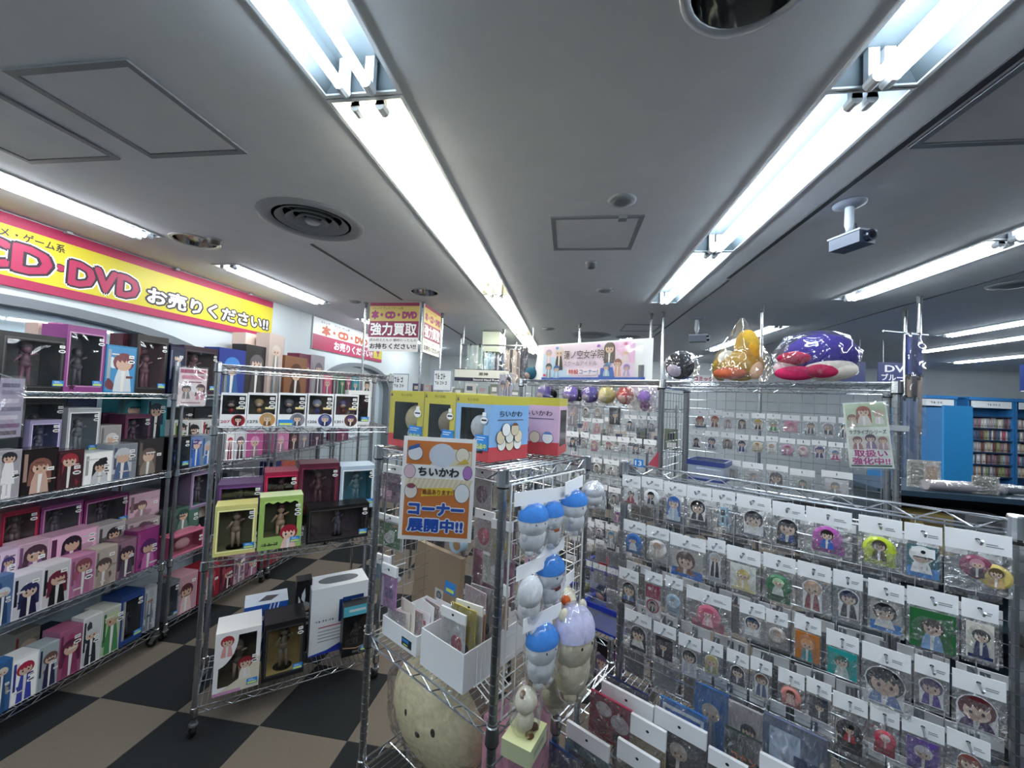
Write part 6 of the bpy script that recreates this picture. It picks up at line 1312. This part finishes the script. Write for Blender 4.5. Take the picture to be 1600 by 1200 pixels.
def wall_sign2(k, w, h):
    k.rect(-w/2, w/2, 0, h*.47, -.0008, MAG); ORG = mat('c8502c', .45); L = [(.09, mat('e8c890', .5)), (.06, mat('7a2818', .5)), (.02, ORG)]
    write(k, 'コミック', -w*.42, -w*.32, h*.86, h*.93, -.0012, [(.02, INK)]); write(k, 'アニメ・ゲーム系', -w*.26, -w*.06, h*.85, h*.93, -.0012, [(.02, INK)])
    write(k, '本・CD・DVD', -w*.4, w*.22, h*.5, h*.8, -.0012, L); write(k, 'お売りください!!', -w*.25, w*.32, h*.1, h*.38, -.0012, [(.035, WHT)])
    k.rect(w*.34, w*.5, h*.12, h*.52, -.001, YEL); k.oval(w*.42, h*.4, w*.03, h*.09, -.0014, MAG, 12); k.rect(w*.41, w*.43, h*.2, h*.34, -.0014, MAG)
board_sign('banner_sign', 'white and red banner farther along the left wall behind the maroon notice', 'banner', (X0+.02, 5.45, 2.31), PI/2, 1.86, .4, 'e6e8ea', wall_sign2)
def notice(k, w, h):
    MR = mat('86224c', .45); YD = mat('bfa860', .45); k.rect(-w/2, w/2, h*.93, h, -.0008, MR); k.rect(-w/2, w/2, h*.62, h*.93, -.0008, YD); k.rect(-w/2, w/2, h*.29, h*.62, -.0008, MR)
    write(k, 'コミック アニメ・ゲーム系', -w*.45, w*.18, h*.86, h*.91, -.0012, [(.01, INK)]); write(k, '本・CD・DVD', -w*.45, w*.45, h*.67, h*.83, -.0012, [(.08, mat('5a1c58', .5)), (.02, mat('b03878', .5))]); write(k, '強力買取', -w*.46, w*.46, h*.33, h*.58, -.0012, [(.05, mat('5a1440', .5)), (.03, WHT)])
    write(k, '読み終えたもの 観終わったもの', -w*.47, w*.47, h*.2, h*.26, -.0012, [(.01, INK)]); write(k, 'お持ちください!!', -w*.46, w*.46, h*.05, h*.16, -.0012, [(.03, INK)])
board_sign('hanging_notice', 'maroon, yellow and white hanging notice facing the aisle between two chrome poles', 'sign', (-1.765, 3.79, 2.215), -.05, .54, .495, 'f0f0f0', notice, group='maroon hanging notices')
board_sign('hanging_notice', 'narrow-looking side notice with the same maroon lettering, right of the first', 'sign', (-1.43, 4.0, 2.215), PI/2, .5, .48, 'f0f0e8', notice, group='maroon hanging notices')
# chrome poles from floor to ceiling
def pole(x, y, label, z0=0.):
    t = thing('support_pole', label, 'pole', (x, y, z0), 0, 'chrome floor-to-ceiling poles'); b = MB(); b.cyl((0, 0, .0), (0, 0, HC-z0-.012), .0125, CHROME, 12); b.obj('tube', t, smooth=False); b = MB(); b.lathe([(.0125, HC-z0-.06), (.016, HC-z0-.058), (.02, HC-z0-.012), (.022, HC-z0-.001), (.0001, HC-z0-.001)], mat('50545a', .4), 12); b.obj('top_pad', t)
pole(-2.1, 3.84, 'chrome pole at the left edge of the maroon notice'); pole(-1.465, 3.80, 'chrome pole between the two maroon notices'); pole(-1.43, 4.3, 'chrome pole right of the narrow maroon notice'); pole(-1.6, 5.75, 'thin far pole left of the hanging clear sheets')
pole(-.88, 5.25, 'white-lit pole beside the hanging clothing'); pole(-.87, 6.4, 'far thin pole right of the hanging clothing'); pole(.11, 4.75, 'chrome pole standing behind the printed banner'); pole(.81, 4.19, 'left one of two poles at the banner end'); pole(.91, 4.12, 'right one of two poles at the banner end')
pole(1.69, 3.82, 'chrome pole behind the yellow bagged plush'); pole(2.66, 3.46, 'bright chrome pole right of the rear rack, in front of the blue shelving'); pole(2.91, 3.93, 'short-looking pole left of the bright chrome pole')
# hanging sleeves on the left racks
def sleeve_notice(loc, rz, w, h, sheet, label, fn):
    t = thing('hanging_sleeve', label, 'sign', loc, rz, 'printed sleeves hanging on the left racks'); b = MB(); b.box(-w/2, w/2, 0, .002, 0, h, mat(sheet, .4)); b.obj('sheet', t); k = MB(); fn(k, w, h); k.obj('print', t)
    k = MB(); k.poly([(-w/2-.005, -.004, -.005), (w/2+.005, -.004, -.005), (w/2+.005, -.004, h+.012), (-w/2-.005, -.004, h+.012)], FILM2); k.obj('sleeve', t); k = MB(); k.cyl((0, 0, h), (.02, .09, h+.02), .003, CHROME2, 6); k.obj('clip', t)
def fn1(k, w, h):
    for i, (z, c) in enumerate(((.88, '5a5478'), (.76, '8a84a4'), (.62, 'c8c4d4'), (.48, '6a6484'), (.34, 'd0ccd8'), (.2, '7a5a80'), (.08, '5a4a68'))): k.rect(-w*.42, w*(.42 if i % 2 else .3), h*(z-.035), h*(z+.035), -.0006, mat(c, .45))
sleeve_notice(to_world('A', .033, -.075, 1.50), rot('A')+.2, .1, .285, 'a8a4bc', 'greyish violet printed sleeve hanging at the left picture edge', fn1)
def fn2(k, w, h):
    k.rect(-w*.46, w*.46, h*.86, h*.96, -.0006, mat('b04a70', .45)); k.rect(-w*.4, w*.4, h*.7, h*.8, -.0006, mat('d890a8', .45)); k.rect(-w*.3, w*.3, h*.61, h*.64, -.0006, mat('8a5a68', .5)); person(k, -w*.22, h*.18, w*.34, h*.36, -.001, '4a4448', '8a868c'); k.rect(-w*.04, w*.2, h*.36, h*.56, -.0016, mat('f0eef0', .4)); person(k, w*.28, h*.16, w*.36, h*.42, -.0012, '3a2428', 'd080a0', long=True); k.rect(-w*.4, w*.3, h*.06, h*.09, -.0006, mat('a87888', .5))
sleeve_notice(to_world('B', -.02, -.1, 1.645), rot('B')-.5, .16, .265, 'ecdfe4', 'pink and white printed sleeve hanging between the first two left racks', fn2)

# ------------------------------------------------------------------ far middle: hanging goods, sign box, label board
t = thing('ceiling_sign', 'pale green-white sign box hanging from the ceiling in the far middle', 'sign', (-1.06, 5.3, 2.42), .0); b = MB(); b.box(-.12, .115, 0, .55, 0, .27, mat('d4dccc', .5)); b.obj('box', t); k = MB(); k.poly([(.1155, .04, .03), (.1155, .5, .03), (.1155, .5, .24), (.1155, .04, .24)], mat('e8eedc', .5)); k.obj('face', t)
q = MB(); scribble(q, -.2, .16, .08, .17, 0, mat('2a4a38', .5), 3); o = q.obj('lettering', t, (.1162, .27, 0), PI/2); q = MB(); q.cyl((0, .25, .27), (0, .25, .299), .02, DARK, 8); q.obj('stem', t)
def lb(k, w, h):
    k.rect(-w/2, w/2, 0, h*.3, -.0006, mat('20263e', .4)); k.rect(-w/2, w/2, h*.95, h, -.0006, mat('20263e', .4)); write(k, '原神', -w*.05, w*.12, h*.48, h*.74, -.001, [(.02, INK)]); write(k, 'Second Hand Products', -w*.15, w*.42, h*.07, h*.23, -.001, [(.03, WHT)])
t = board_sign('label_board', 'long white label board with a navy lettered strip in the far middle', 'sign', (-1.0, 4.52, 1.975), .0, .64, .143, 'dfe2dc', lb); k = MB()
for s in (-.2, .2): k.cyl((s, .02, -.19), (s, .02, .1), .006, CHROME2, 8)
k.obj('leg', t)
k = MB(); k.cyl((-1.4, 5.07, 2.475), (-.45, 5.07, 2.475), .01, CHROME2, 8)
for x in (-1.38, -.47): k.cyl((x, 5.07, 2.475), (x, 5.07, HC-.001), .006, CHROME2, 8)
tag(k.obj('hanging_rail'), 'far chrome rail under the ceiling carrying bagged sheets and towels', 'rail')
def drape(x, y, z0, w, h, cols, label, name='hanging_sheet', cat='goods', rz=0., clear=True, group='hanging sheets and towels in the far middle'):
    t = thing(name, label, cat, (x, y, z0), rz, group); b = MB(); n = 10
    for i in range(n):
        a, c = -w/2+w*i/n, -w/2+w*(i+1)/n; ya, yb = .012*math.sin(i*1.9), .012*math.sin((i+1)*1.9)
        b.poly([(a, ya, 0), (c, yb, 0), (c, yb, h), (a, ya, h)], mat(cols[i*len(cols)//n], .45))
        b.poly([(a, ya+.003, 0), (a, ya+.003, h), (c, yb+.003, h), (c, yb+.003, 0)], mat(cols[i*len(cols)//n], .45))
    b.obj('cloth', t); k = MB(); k.cyl((-w/2-.01, 0, h+.005), (w/2+.01, 0, h+.005), .006, CHROME2, 8)
    for s in (-.3, .3): k.box(w*s-.008, w*s+.008, -.006, .006, h-.02, h+.02, DARK)
    k.obj('hanger', t)
    if clear: k = MB(); k.poly([(-w/2-.01, -.02, -.01), (w/2+.01, -.02, -.01), (w/2+.01, -.02, h), (-w/2-.01, -.02, h)], FILM2); k.obj('clear_bag', t)
drape(-1.19, 4.95, 2.0, .2, .45, ['b8ccd0', 'd0dcdc', 'a0b8b8'], 'pale clear-bagged sheet hanging left of the ceiling sign box'); drape(-1.02, 5.05, 2.0, .14, .37, ['c8dce4', '90b8d0', 'c8d8e0'], 'light blue sheet hanging below the ceiling sign box', rz=.5); drape(-.9, 5.1, 2.0, .13, .36, ['26305a', 'e0e0e4', '26305a', '8898b8'], 'navy and white striped towel in the far middle')
drape(-.72, 5.05, 2.0, .18, .42, ['c8b8b0', '4a4448', 'd8c8c0', '8a7a7c'], 'beige and black printed towel hanging by the white-lit pole'); drape(-.58, 5.12, 2.0, .1, .45, ['2c3048', '4a4e68', '2c3048'], 'dark navy towel at the right of the hanging goods')
# back shelving in the middle distance that carries the label board
FRAMES['K'] = (-1.9, 4.5, 0); FRAMES['M'] = (-.3, 4.6, 0)
R['K'] = rack('K', 1.5, .45, 2.0, (.3, .8, 1.3, 1.78), 'far wire rack under the white label board, behind the toy boxes'); R['M'] = rack('M', 1.6, .45, 1.8, (.3, .8, 1.3, 1.75), 'far wire rack behind the banner rack')
rr = random.Random(21); pal = ['d8d8d4', '8a9088', '3c4048', 'a8b4b8', 'c8c0b8', '5a6470', 'e4e4e4', '707868', 'b0989c', '4a4c68']
adj = ['white', 'grey-green', 'charcoal', 'pale blue', 'beige', 'slate', 'bright white', 'olive', 'dusty pink', 'indigo']
cnt = {}
ordn = ['first', 'second', 'third', 'fourth', 'fifth', 'sixth', 'seventh', 'eighth', 'ninth', 'tenth', 'eleventh', 'twelfth']
for fr, zs, W_ in (('K', (1.3, 1.78), 1.5), ('M', (1.3,), 1.6)):
    for z in zs:
        u = .06; i = 0
        while u < W_-.14:
            w = rr.uniform(.09, .16); h = rr.uniform(.12, .24) if z < 1.7 else rr.uniform(.08, .17); c = rr.randrange(10); key = (fr, z); i += 1
            sh = {('K', 1.3): 'lower shelf, far rack under the label board', ('K', 1.78): 'upper shelf, far rack under the label board', ('M', 1.3): 'far rack behind the banner rack'}[key]
            flat_pack('printed_box', fr, u+w/2, .06, z+.004, w, h, .1, pal[c], '%s box, %s from left, %s' % (adj[c], ordn[i-1], sh), 'box', 0, group='far boxes in the middle distance', art=art_rects((-.35, .35, .1, .35, pal[(c+3) % 10]), (-.3, .2, .5, .8, pal[(c+5) % 10])), bagged=False); u += w+rr.uniform(.005, .03)
def small_board(x, y, z, w, h, txt, label, rz=0.):
    def f(k, w, h): k.frame(-w/2, w/2, 0, h, h*.05, -.0006, mat('8a98b0', .5)); scribble(k, -w*.4, w*.2, h*.55, h*.82, -.001, INK, txt[0]); scribble(k, -w*.4, w*.28, h*.3, h*.46, -.001, INK, txt[1])
    board_sign('notice_board', label, 'sign', (x, y, z), rz, w, h, 'dfe6ec', f, .004, 'small notice boards in the far middle')
small_board(-1.62, 3.7, 1.80, .17, .19, (3, 4), 'small pale notice board left of the toy boxes, in the far middle'); small_board(-1.28, 3.95, 1.84, .2, .22, (4, 5), 'white notice board below the narrow maroon notice'); 
# stands for these two boards
for x, y, z in ((-1.62, 3.715, 1.8), (-1.28, 3.965, 1.84)):
    k = MB(); k.cyl((0, 0, 0), (0, 0, z), .01, CHROME2, 8); k.lathe([(.0001, .012), (.1, .008), (.1, 0), (.0001, 0)], CHROME2, 16); tag(k.obj('sign_stand', None, (x, y, 0)), 'thin stand carrying the %s notice board' % ('left pale' if x < -1.5 else 'white'), 'stand', 'stands of the small notice boards')

# third and fourth left racks: boxes glimpsed through the middle rack, tall boxes on their tops
FARBOXES = [
('B', 1.72, 0.03, 0.308, 0.573, 2.099, '2c3f94', '4a8ad8', 'tall royal blue glossy box on the left rack top behind the middle rack'),
('B', 1.72, 0.06, 0.604, 0.864, 2.165, '2a2628', '6a6468', 'dark printed box beside the royal blue box, left rack top'),
('B2', 1.72, 0.03, -0.126, 0.057, 2.302, 'c8b4ac', 'd8c8c0', 'beige carton of the tall pair on the left rack top'),
('B2', 1.72, 0.2, -0.215, 0.097, 2.288, 'e0c8bc', 'e8d4c8', 'big pale pink carton rising behind the left rack top boxes'),
('B2', 1.72, 0.1, -0.015, 0.166, 2.3, 'b8b0b4', '8a8a98', 'grey art box with a slim figure, tall pair on the left rack top'),
('B2', 1.72, 0.03, 0.095, 0.432, 2.121, '8a5c40', '5a3424', 'brown box with lettering, left rack top seen through the middle rack'),
('B2', 1.72, 0.06, 0.339, 0.569, 2.169, '6a3048', '8a4a68', 'maroon wrapped box behind the brown one'),
('B2', 1.72, 0.03, 0.527, 0.733, 2.176, 'a098a0', '706878', 'shiny grey wrapped box beside the brown one'),
('B3', 1.72, 0.03, -0.242, -0.057, 1.989, 'd05a80', 'e08aa0', 'hot pink box low on the far left rack top'),
('B3', 1.72, 0.03, 0.093, 0.219, 1.978, '2e6a4c', '3e8a60', 'green spine box on the far left rack top'),
('B3', 1.72, 0.03, 0.234, 0.352, 1.987, '8a3a5c', 'b05a80', 'wine-pink spine box on the far left rack top'),
('B3', 1.72, 0.03, 0.368, 0.558, 1.997, '2a7a8c', '4a9ab0', 'teal spine box on the far left rack top'),
('B3', 1.72, 0.03, 0.573, 0.963, 2.025, 'e0e0e0', '2a2a2c', 'white box with black panes on the far left rack top'),
('B', 1.18, 0.03, 0.43, 0.513, 1.41, 'eeeaee', 'b03058', 'white art box with a crimson figure, through the middle rack mesh'),
('B', 1.18, 0.03, 0.512, 0.641, 1.408, 'd8d4dc', '6a5a70', 'white and grey art box through the middle rack mesh'),
('B', 1.18, 0.03, 0.641, 0.835, 1.396, 'b85a94', 'd898c0', 'magenta box through the middle rack mesh'),
('B2', 1.18, 0.03, -0.003, 0.219, 1.364, 'c87aa8', 'd8a0c4', 'pink box past the rack post, through the mesh'),
('B2', 1.18, 0.03, 0.228, 0.364, 1.356, '3a2a30', '8a5a60', 'dark art box through the mesh, middle'),
('B2', 1.18, 0.03, 0.375, 0.543, 1.337, '7a7484', '9a94a4', 'grey-violet box through the mesh'),
('B2', 1.18, 0.03, 0.554, 0.798, 1.321, '3c2c44', '5a4460', 'plum box through the mesh, right'),
('B3', 1.18, 0.03, 0.107, 0.366, 1.312, '6a2a50', 'a04a78', 'wine box on the far left rack through the mesh'),
('B2', 0.72, 0.03, 0.023, 0.136, 1.083, '2a2c60', '44488a', 'navy box lower through the middle rack mesh'),
('B2', 0.72, 0.03, 0.136, 0.344, 1.059, 'a84a38', 'd08060', 'rusty red box lower through the middle rack mesh'),
('B2', 0.72, 0.03, 0.344, 0.642, 1.022, '4a4048', '6a5a68', 'dark box lower through the middle rack mesh'),
('B', 0.55, 0.03, 0.463, 0.588, 1.074, '30343c', '484c58', 'charcoal box lower left through the mesh'),
('B', 0.55, 0.03, 0.604, 0.762, 1.025, '8a8890', 'b0aeb8', 'grey box lower left through the mesh'),
('B2', 0.11, 0.03, -0.02, 0.09, 0.185, 'a03040', 'c05060', 'red box on the bottom shelf past the caster'),
('B2', 0.11, 0.03, 0.096, 0.222, 0.163, '7a3a48', 'a05a68', 'wine box on the bottom shelf past the caster'),
]
for fr, sz, n, u0, u1, z, c, a, lb_ in FARBOXES: flat_pack('printed_box', fr, (u0+u1)/2, n, sz+.003, u1-u0-.002, z-sz, .14, c, lb_, 'box', 0, group='boxes seen through the middle rack', bagged=False, art=art_person(a, shade(a, .7), 0, .8) if u1-u0 > .07 else art_rects((-.35, .35, .15, .8, a)))

# ------------------------------------------------------------------ right background: blue shelving with cases, signs, counter
BLU = mat('2c74b0', .5); BLU2 = mat('2a8ccc', .45)
SA = math.radians(7)
def shelf_unit(u0, w, label, zs, sign):
    x, y = 5.55+u0*math.cos(SA), 7.36+u0*math.sin(SA); t = thing('blue_bookcase', label, 'shelf', (x, y, 0), SA, 'blue shelving with disc cases'); d = .22
    for xx in (0, w-.03): b = MB(); b.box(xx, xx+.03, 0, d, 0, 2.13, BLU); b.obj('side_panel', t)
    b = MB(); b.box(.03, w-.03, d-.02, d, 0, 2.1, BLU); b.obj('back_panel', t)
    for z in zs: b = MB(); b.box(.03, w-.03, .0, d-.02, z-.02, z, mat('1c3a5c', .5)); b.obj('shelf_board', t)
    b = MB(); b.box(.0, w, -.02, d, 2.1, 2.15, BLU); b.obj('top_board', t)
    b = MB(); b.box(.05, w-.05, -.01, 0, 1.98, 2.09, mat('dfe4e8', .5)); scribble(b, w*.4, w*.7, 2.02, 2.05, -.011, INK, sign); b.obj('header_sign', t)
    return t
ZS5 = (.68, .875, 1.07, 1.265, 1.46, 1.655, 1.85)
shelf_unit(.0, .72, 'leftmost blue bookcase by the far wall, partly behind the bright blue panel', ZS5, 4); shelf_unit(.9, .74, 'blue bookcase with a slanted white header, middle of the far shelving', ZS5, 5); shelf_unit(1.66, .8, 'blue bookcase at the right picture edge of the far shelving', ZS5, 5)
cm = []
for c in ('c8c4c0', '8a8488', 'd8d4cc', '6a5860', 'b8a8a4', '4a5a78', 'e0dcd8', '9a7a80', 'a8acb4', '785048', 'c8b8a0', '5a6c8c', 'b85878', '98a070'):
    b = MB(); b.box(-.5, .5, 0, .13, 0, 1, mat(c, .4)); b.rect(-.4, .4, .1, .3, -.001, mat(shade(c, .7), .5)); b.rect(-.3, .3, .5, .85, -.001, mat(shade(c, 1.15), .5)); cm.append(b.mesh('disc_case'))
rr = random.Random(5)
CN = ['pale grey', 'grey', 'cream', 'plum', 'rosy grey', 'blue', 'white', 'dusty pink', 'light blue', 'brown', 'tan', 'steel blue', 'raspberry', 'moss green']
for bi, (u0, w) in enumerate(((.0, .72), (.9, .74), (1.66, .5))):
    for zi, z in enumerate(ZS5[1:-1]):
        u = u0+.045; ci = 0
        while u < u0+w-.06:
            cw = rr.choice((.02, .03, .045, .06)); x, y = 5.55+u*math.cos(SA)-.03*math.sin(SA), 7.36+u*math.sin(SA)+.03*math.cos(SA)
            mi_ = rr.randrange(len(cm)); o = link('disc_case', cm[mi_], None, (x+cw/2*math.cos(SA), y+cw/2*math.sin(SA), z+.001), SA, (cw*.94, 1, rr.uniform(.14, .165))); tag(o, '%s disc case, %s from the left, %s shelf, %s blue bookcase' % (CN[mi_], ORD[ci], ['fifth', 'fourth', 'third', 'second', 'top'][zi], ['leftmost', 'middle', 'rightmost'][bi]), 'disc case', 'disc cases in the far blue shelving'); u += cw; ci += 1
# bright blue panel end of a nearer bookcase
t = thing('blue_bookcase', 'nearer bookcase showing its bright sky-blue end panel', 'shelf', (3.27, 4.0, 0), 0); b = MB(); b.box(0, .22, 0, .02, 0, 1.9, BLU2); b.obj('end_panel', t); b = MB(); b.box(0, .02, .02, .9, 0, 1.88, BLU); b.obj('back_panel', t); b = MB(); b.box(.02, .22, .88, .9, 0, 1.88, BLU); b.obj('far_end_panel', t)
for z in (.2, .55, .9, 1.25, 1.6, 1.86): b = MB(); b.box(.02, .22, .02, .88, z, z+.02, BLU); b.obj('shelf_board', t)
def dvd(txts):
    def f(k, w, h):
        n = len(txts)
        for i, s in enumerate(txts): write(k, s, -w*(.34 if i == 0 else .42), w*(.34 if i == 0 else .42), h*(.54-.42*i if n > 1 else .3), h*(.86-.42*i if n > 1 else .7), -.001, [(.03, WHT)])
    return f
for x, tx, lb_ in ((4.02, ('DVD', 'ブルーレイ'), 'navy hanging sign with white letters, right of the rear rack'), (3.4, ('CD',), 'navy hanging sign half hidden by the purple-hatted plush')):
    t = board_sign('hanging_sign', lb_, 'sign', (x, 5.5, 2.19), 0, .48, .25, '27356e', dvd(tx), .012, 'navy hanging section signs'); k = MB()
    for s in (-.18, .18): k.cyl((s, .006, .25), (s, .006, HC-2.19-.001), .002, CHROME2, 5)
    k.obj('wire', t)
board_sign('hanging_sign', 'small navy sign cut by the right picture edge above the shelving', 'sign', (5.2, 5.2, 2.12), 0, .4, .3, '27356e', lambda k, w, h: k.rect(-w*.5, w*.5, 0, h*.03, -.0006, WHT), .012, 'navy hanging section signs')
k = MB(); k.cyl((5.2, 5.206, 2.42), (5.2, 5.206, HC-.001), .002, CHROME2, 5); k_ = k.obj('wire'); k_.parent = [q for q in bpy.data.objects if q.get('label', '').startswith('small navy sign')][0]; k_.location = (-5.2, -5.2, -2.12)
board_sign('wall_notice', 'white notice strip with blue and red lettering low on the far wall', 'sign', (2.6, Y1-.02, 2.3), 0, .9, .16, 'e8eaee', lambda k, w, h: (write(k, '本', -w*.25, -w*.05, h*.2, h*.8, -.001, [(.04, mat('2a5ab0', .5))]), write(k, 'コミック', 0, w*.4, h*.2, h*.8, -.001, [(.04, mat('c03848', .5))])), .01)
# hanging long garments by the bright pole
drape(2.44, 3.25, .9, .13, 1.02, ['6a7c98', '8a9cb8', '5a6c8c', '7e90b0'], 'long blue-grey bagged garment hanging beside the rear rack post', 'hanging_garment', 'garment', .3, True, 'garments hanging by the bright pole'); drape(2.52, 3.32, 1.66, .14, .42, ['8a7a70', '3a3438', 'a89488'], 'brown and black printed tapestry hanging above the blue garment', 'hanging_garment', 'garment', .3, True, 'garments hanging by the bright pole')
drape(2.55, 3.36, 2.1, .14, .3, ['2a3a80', '24306a', '30408a'], 'shiny navy plastic sheet hanging left of the bright pole', 'hanging_garment', 'garment', .3, True, 'garments hanging by the bright pole')
k = MB(); k.cyl((2.3, 3.3, 2.415), (2.7, 3.44, 2.415), .008, CHROME2, 8); tag(k.obj('hanging_rail'), 'short chrome rail by the bright pole carrying the garments', 'rail')
# counter with rolled posters
t = thing('display_counter', 'low dark blue counter behind the near right rack, carrying rolled posters', 'counter', (2.65, 2.75, 0), -.1); b = MB(); b.box(-.85, .8, -.25, .3, 1.34, 1.37, mat('2c3e4e', .4)); b.obj('top_board', t); b = MB(); b.box(-.8, .75, .26, .28, 0, 1.34, mat('34424e', .5)); b.obj('back_panel', t)
for x in (-.82, .75): b = MB(); b.box(x, x+.03, -.24, .28, 0, 1.34, mat('34424e', .5)); b.obj('side_panel', t)
for z in (.3, .65, 1.0): b = MB(); b.box(-.79, .75, -.24, .26, z, z+.02, mat('34424e', .5)); b.obj('shelf_board', t)
for i, (x0, x1, y, r, c, lbl) in enumerate([(2.05, 2.42, 2.62, .03, 'b0a8ac', 'pinkish grey rolled poster in clear wrap on the counter'), (2.15, 2.55, 2.7, .026, '9aa0ac', 'bluish rolled poster behind the pinkish one'), (2.4, 2.75, 2.66, .026, '70747c', 'grey rolled poster at the right of the counter')]):
    t = thing('rolled_poster', lbl, 'poster', (0, 0, 0)); t.location = ((x0+x1)/2, y, 1.373+r); b = MB(); b.cyl((-(x1-x0)/2, 0, 0), ((x1-x0)/2, 0, 0), r*.92, mat(c, .3), 16); b.obj('roll', t); b = MB(); b.cyl((-(x1-x0)/2-.01, 0, 0), ((x1-x0)/2+.01, 0, 0), r, FILM2, 16); b.obj('wrap', t)
FRAMES['Q'] = (2.0, 2.75, -6)
flat_pack('goods_pack', 'Q', .34, -.12, 1.373, .12, .1, .003, 'c4c0b4', 'beige printed card standing by the rolled posters', 'pack', 0, art=art_rects((-.35, .3, .4, .7, '8a8478'), (-.2, .4, .1, .25, '6a665c')))
flat_pack('goods_pack', 'Q', .1, -.05, 1.373, .16, .16, .004, 'c8c4bc', 'pale magazine page standing on the counter by the bright pole', 'pack', 0, art=art_rects((-.4, .0, .1, .9, '9a968e'), (.05, .4, .3, .8, 'b89a80')))
for i, (u, w, h, c, lbl) in enumerate([(.12, .2, .22, '8a7848', 'yellowish brown box under the counter top'), (.36, .18, .24, '6a6c70', 'grey box under the counter top'), (.58, .2, .2, '4a5460', 'slate box under the counter top'), (.82, .2, .25, '8a8c90', 'pale grey box under the counter top'), (1.05, .2, .22, '585048', 'brown-grey box under the counter top')]):
    flat_pack('printed_box', 'Q', u-.05, -.16, 1.024, w, h, .15, c, lbl, 'box', 0, group='boxes under the counter top', bagged=False, art=art_rects((-.35, .2, .2, .5, shade(c, 1.3)), (-.2, .4, .6, .85, shade(c, .7))))
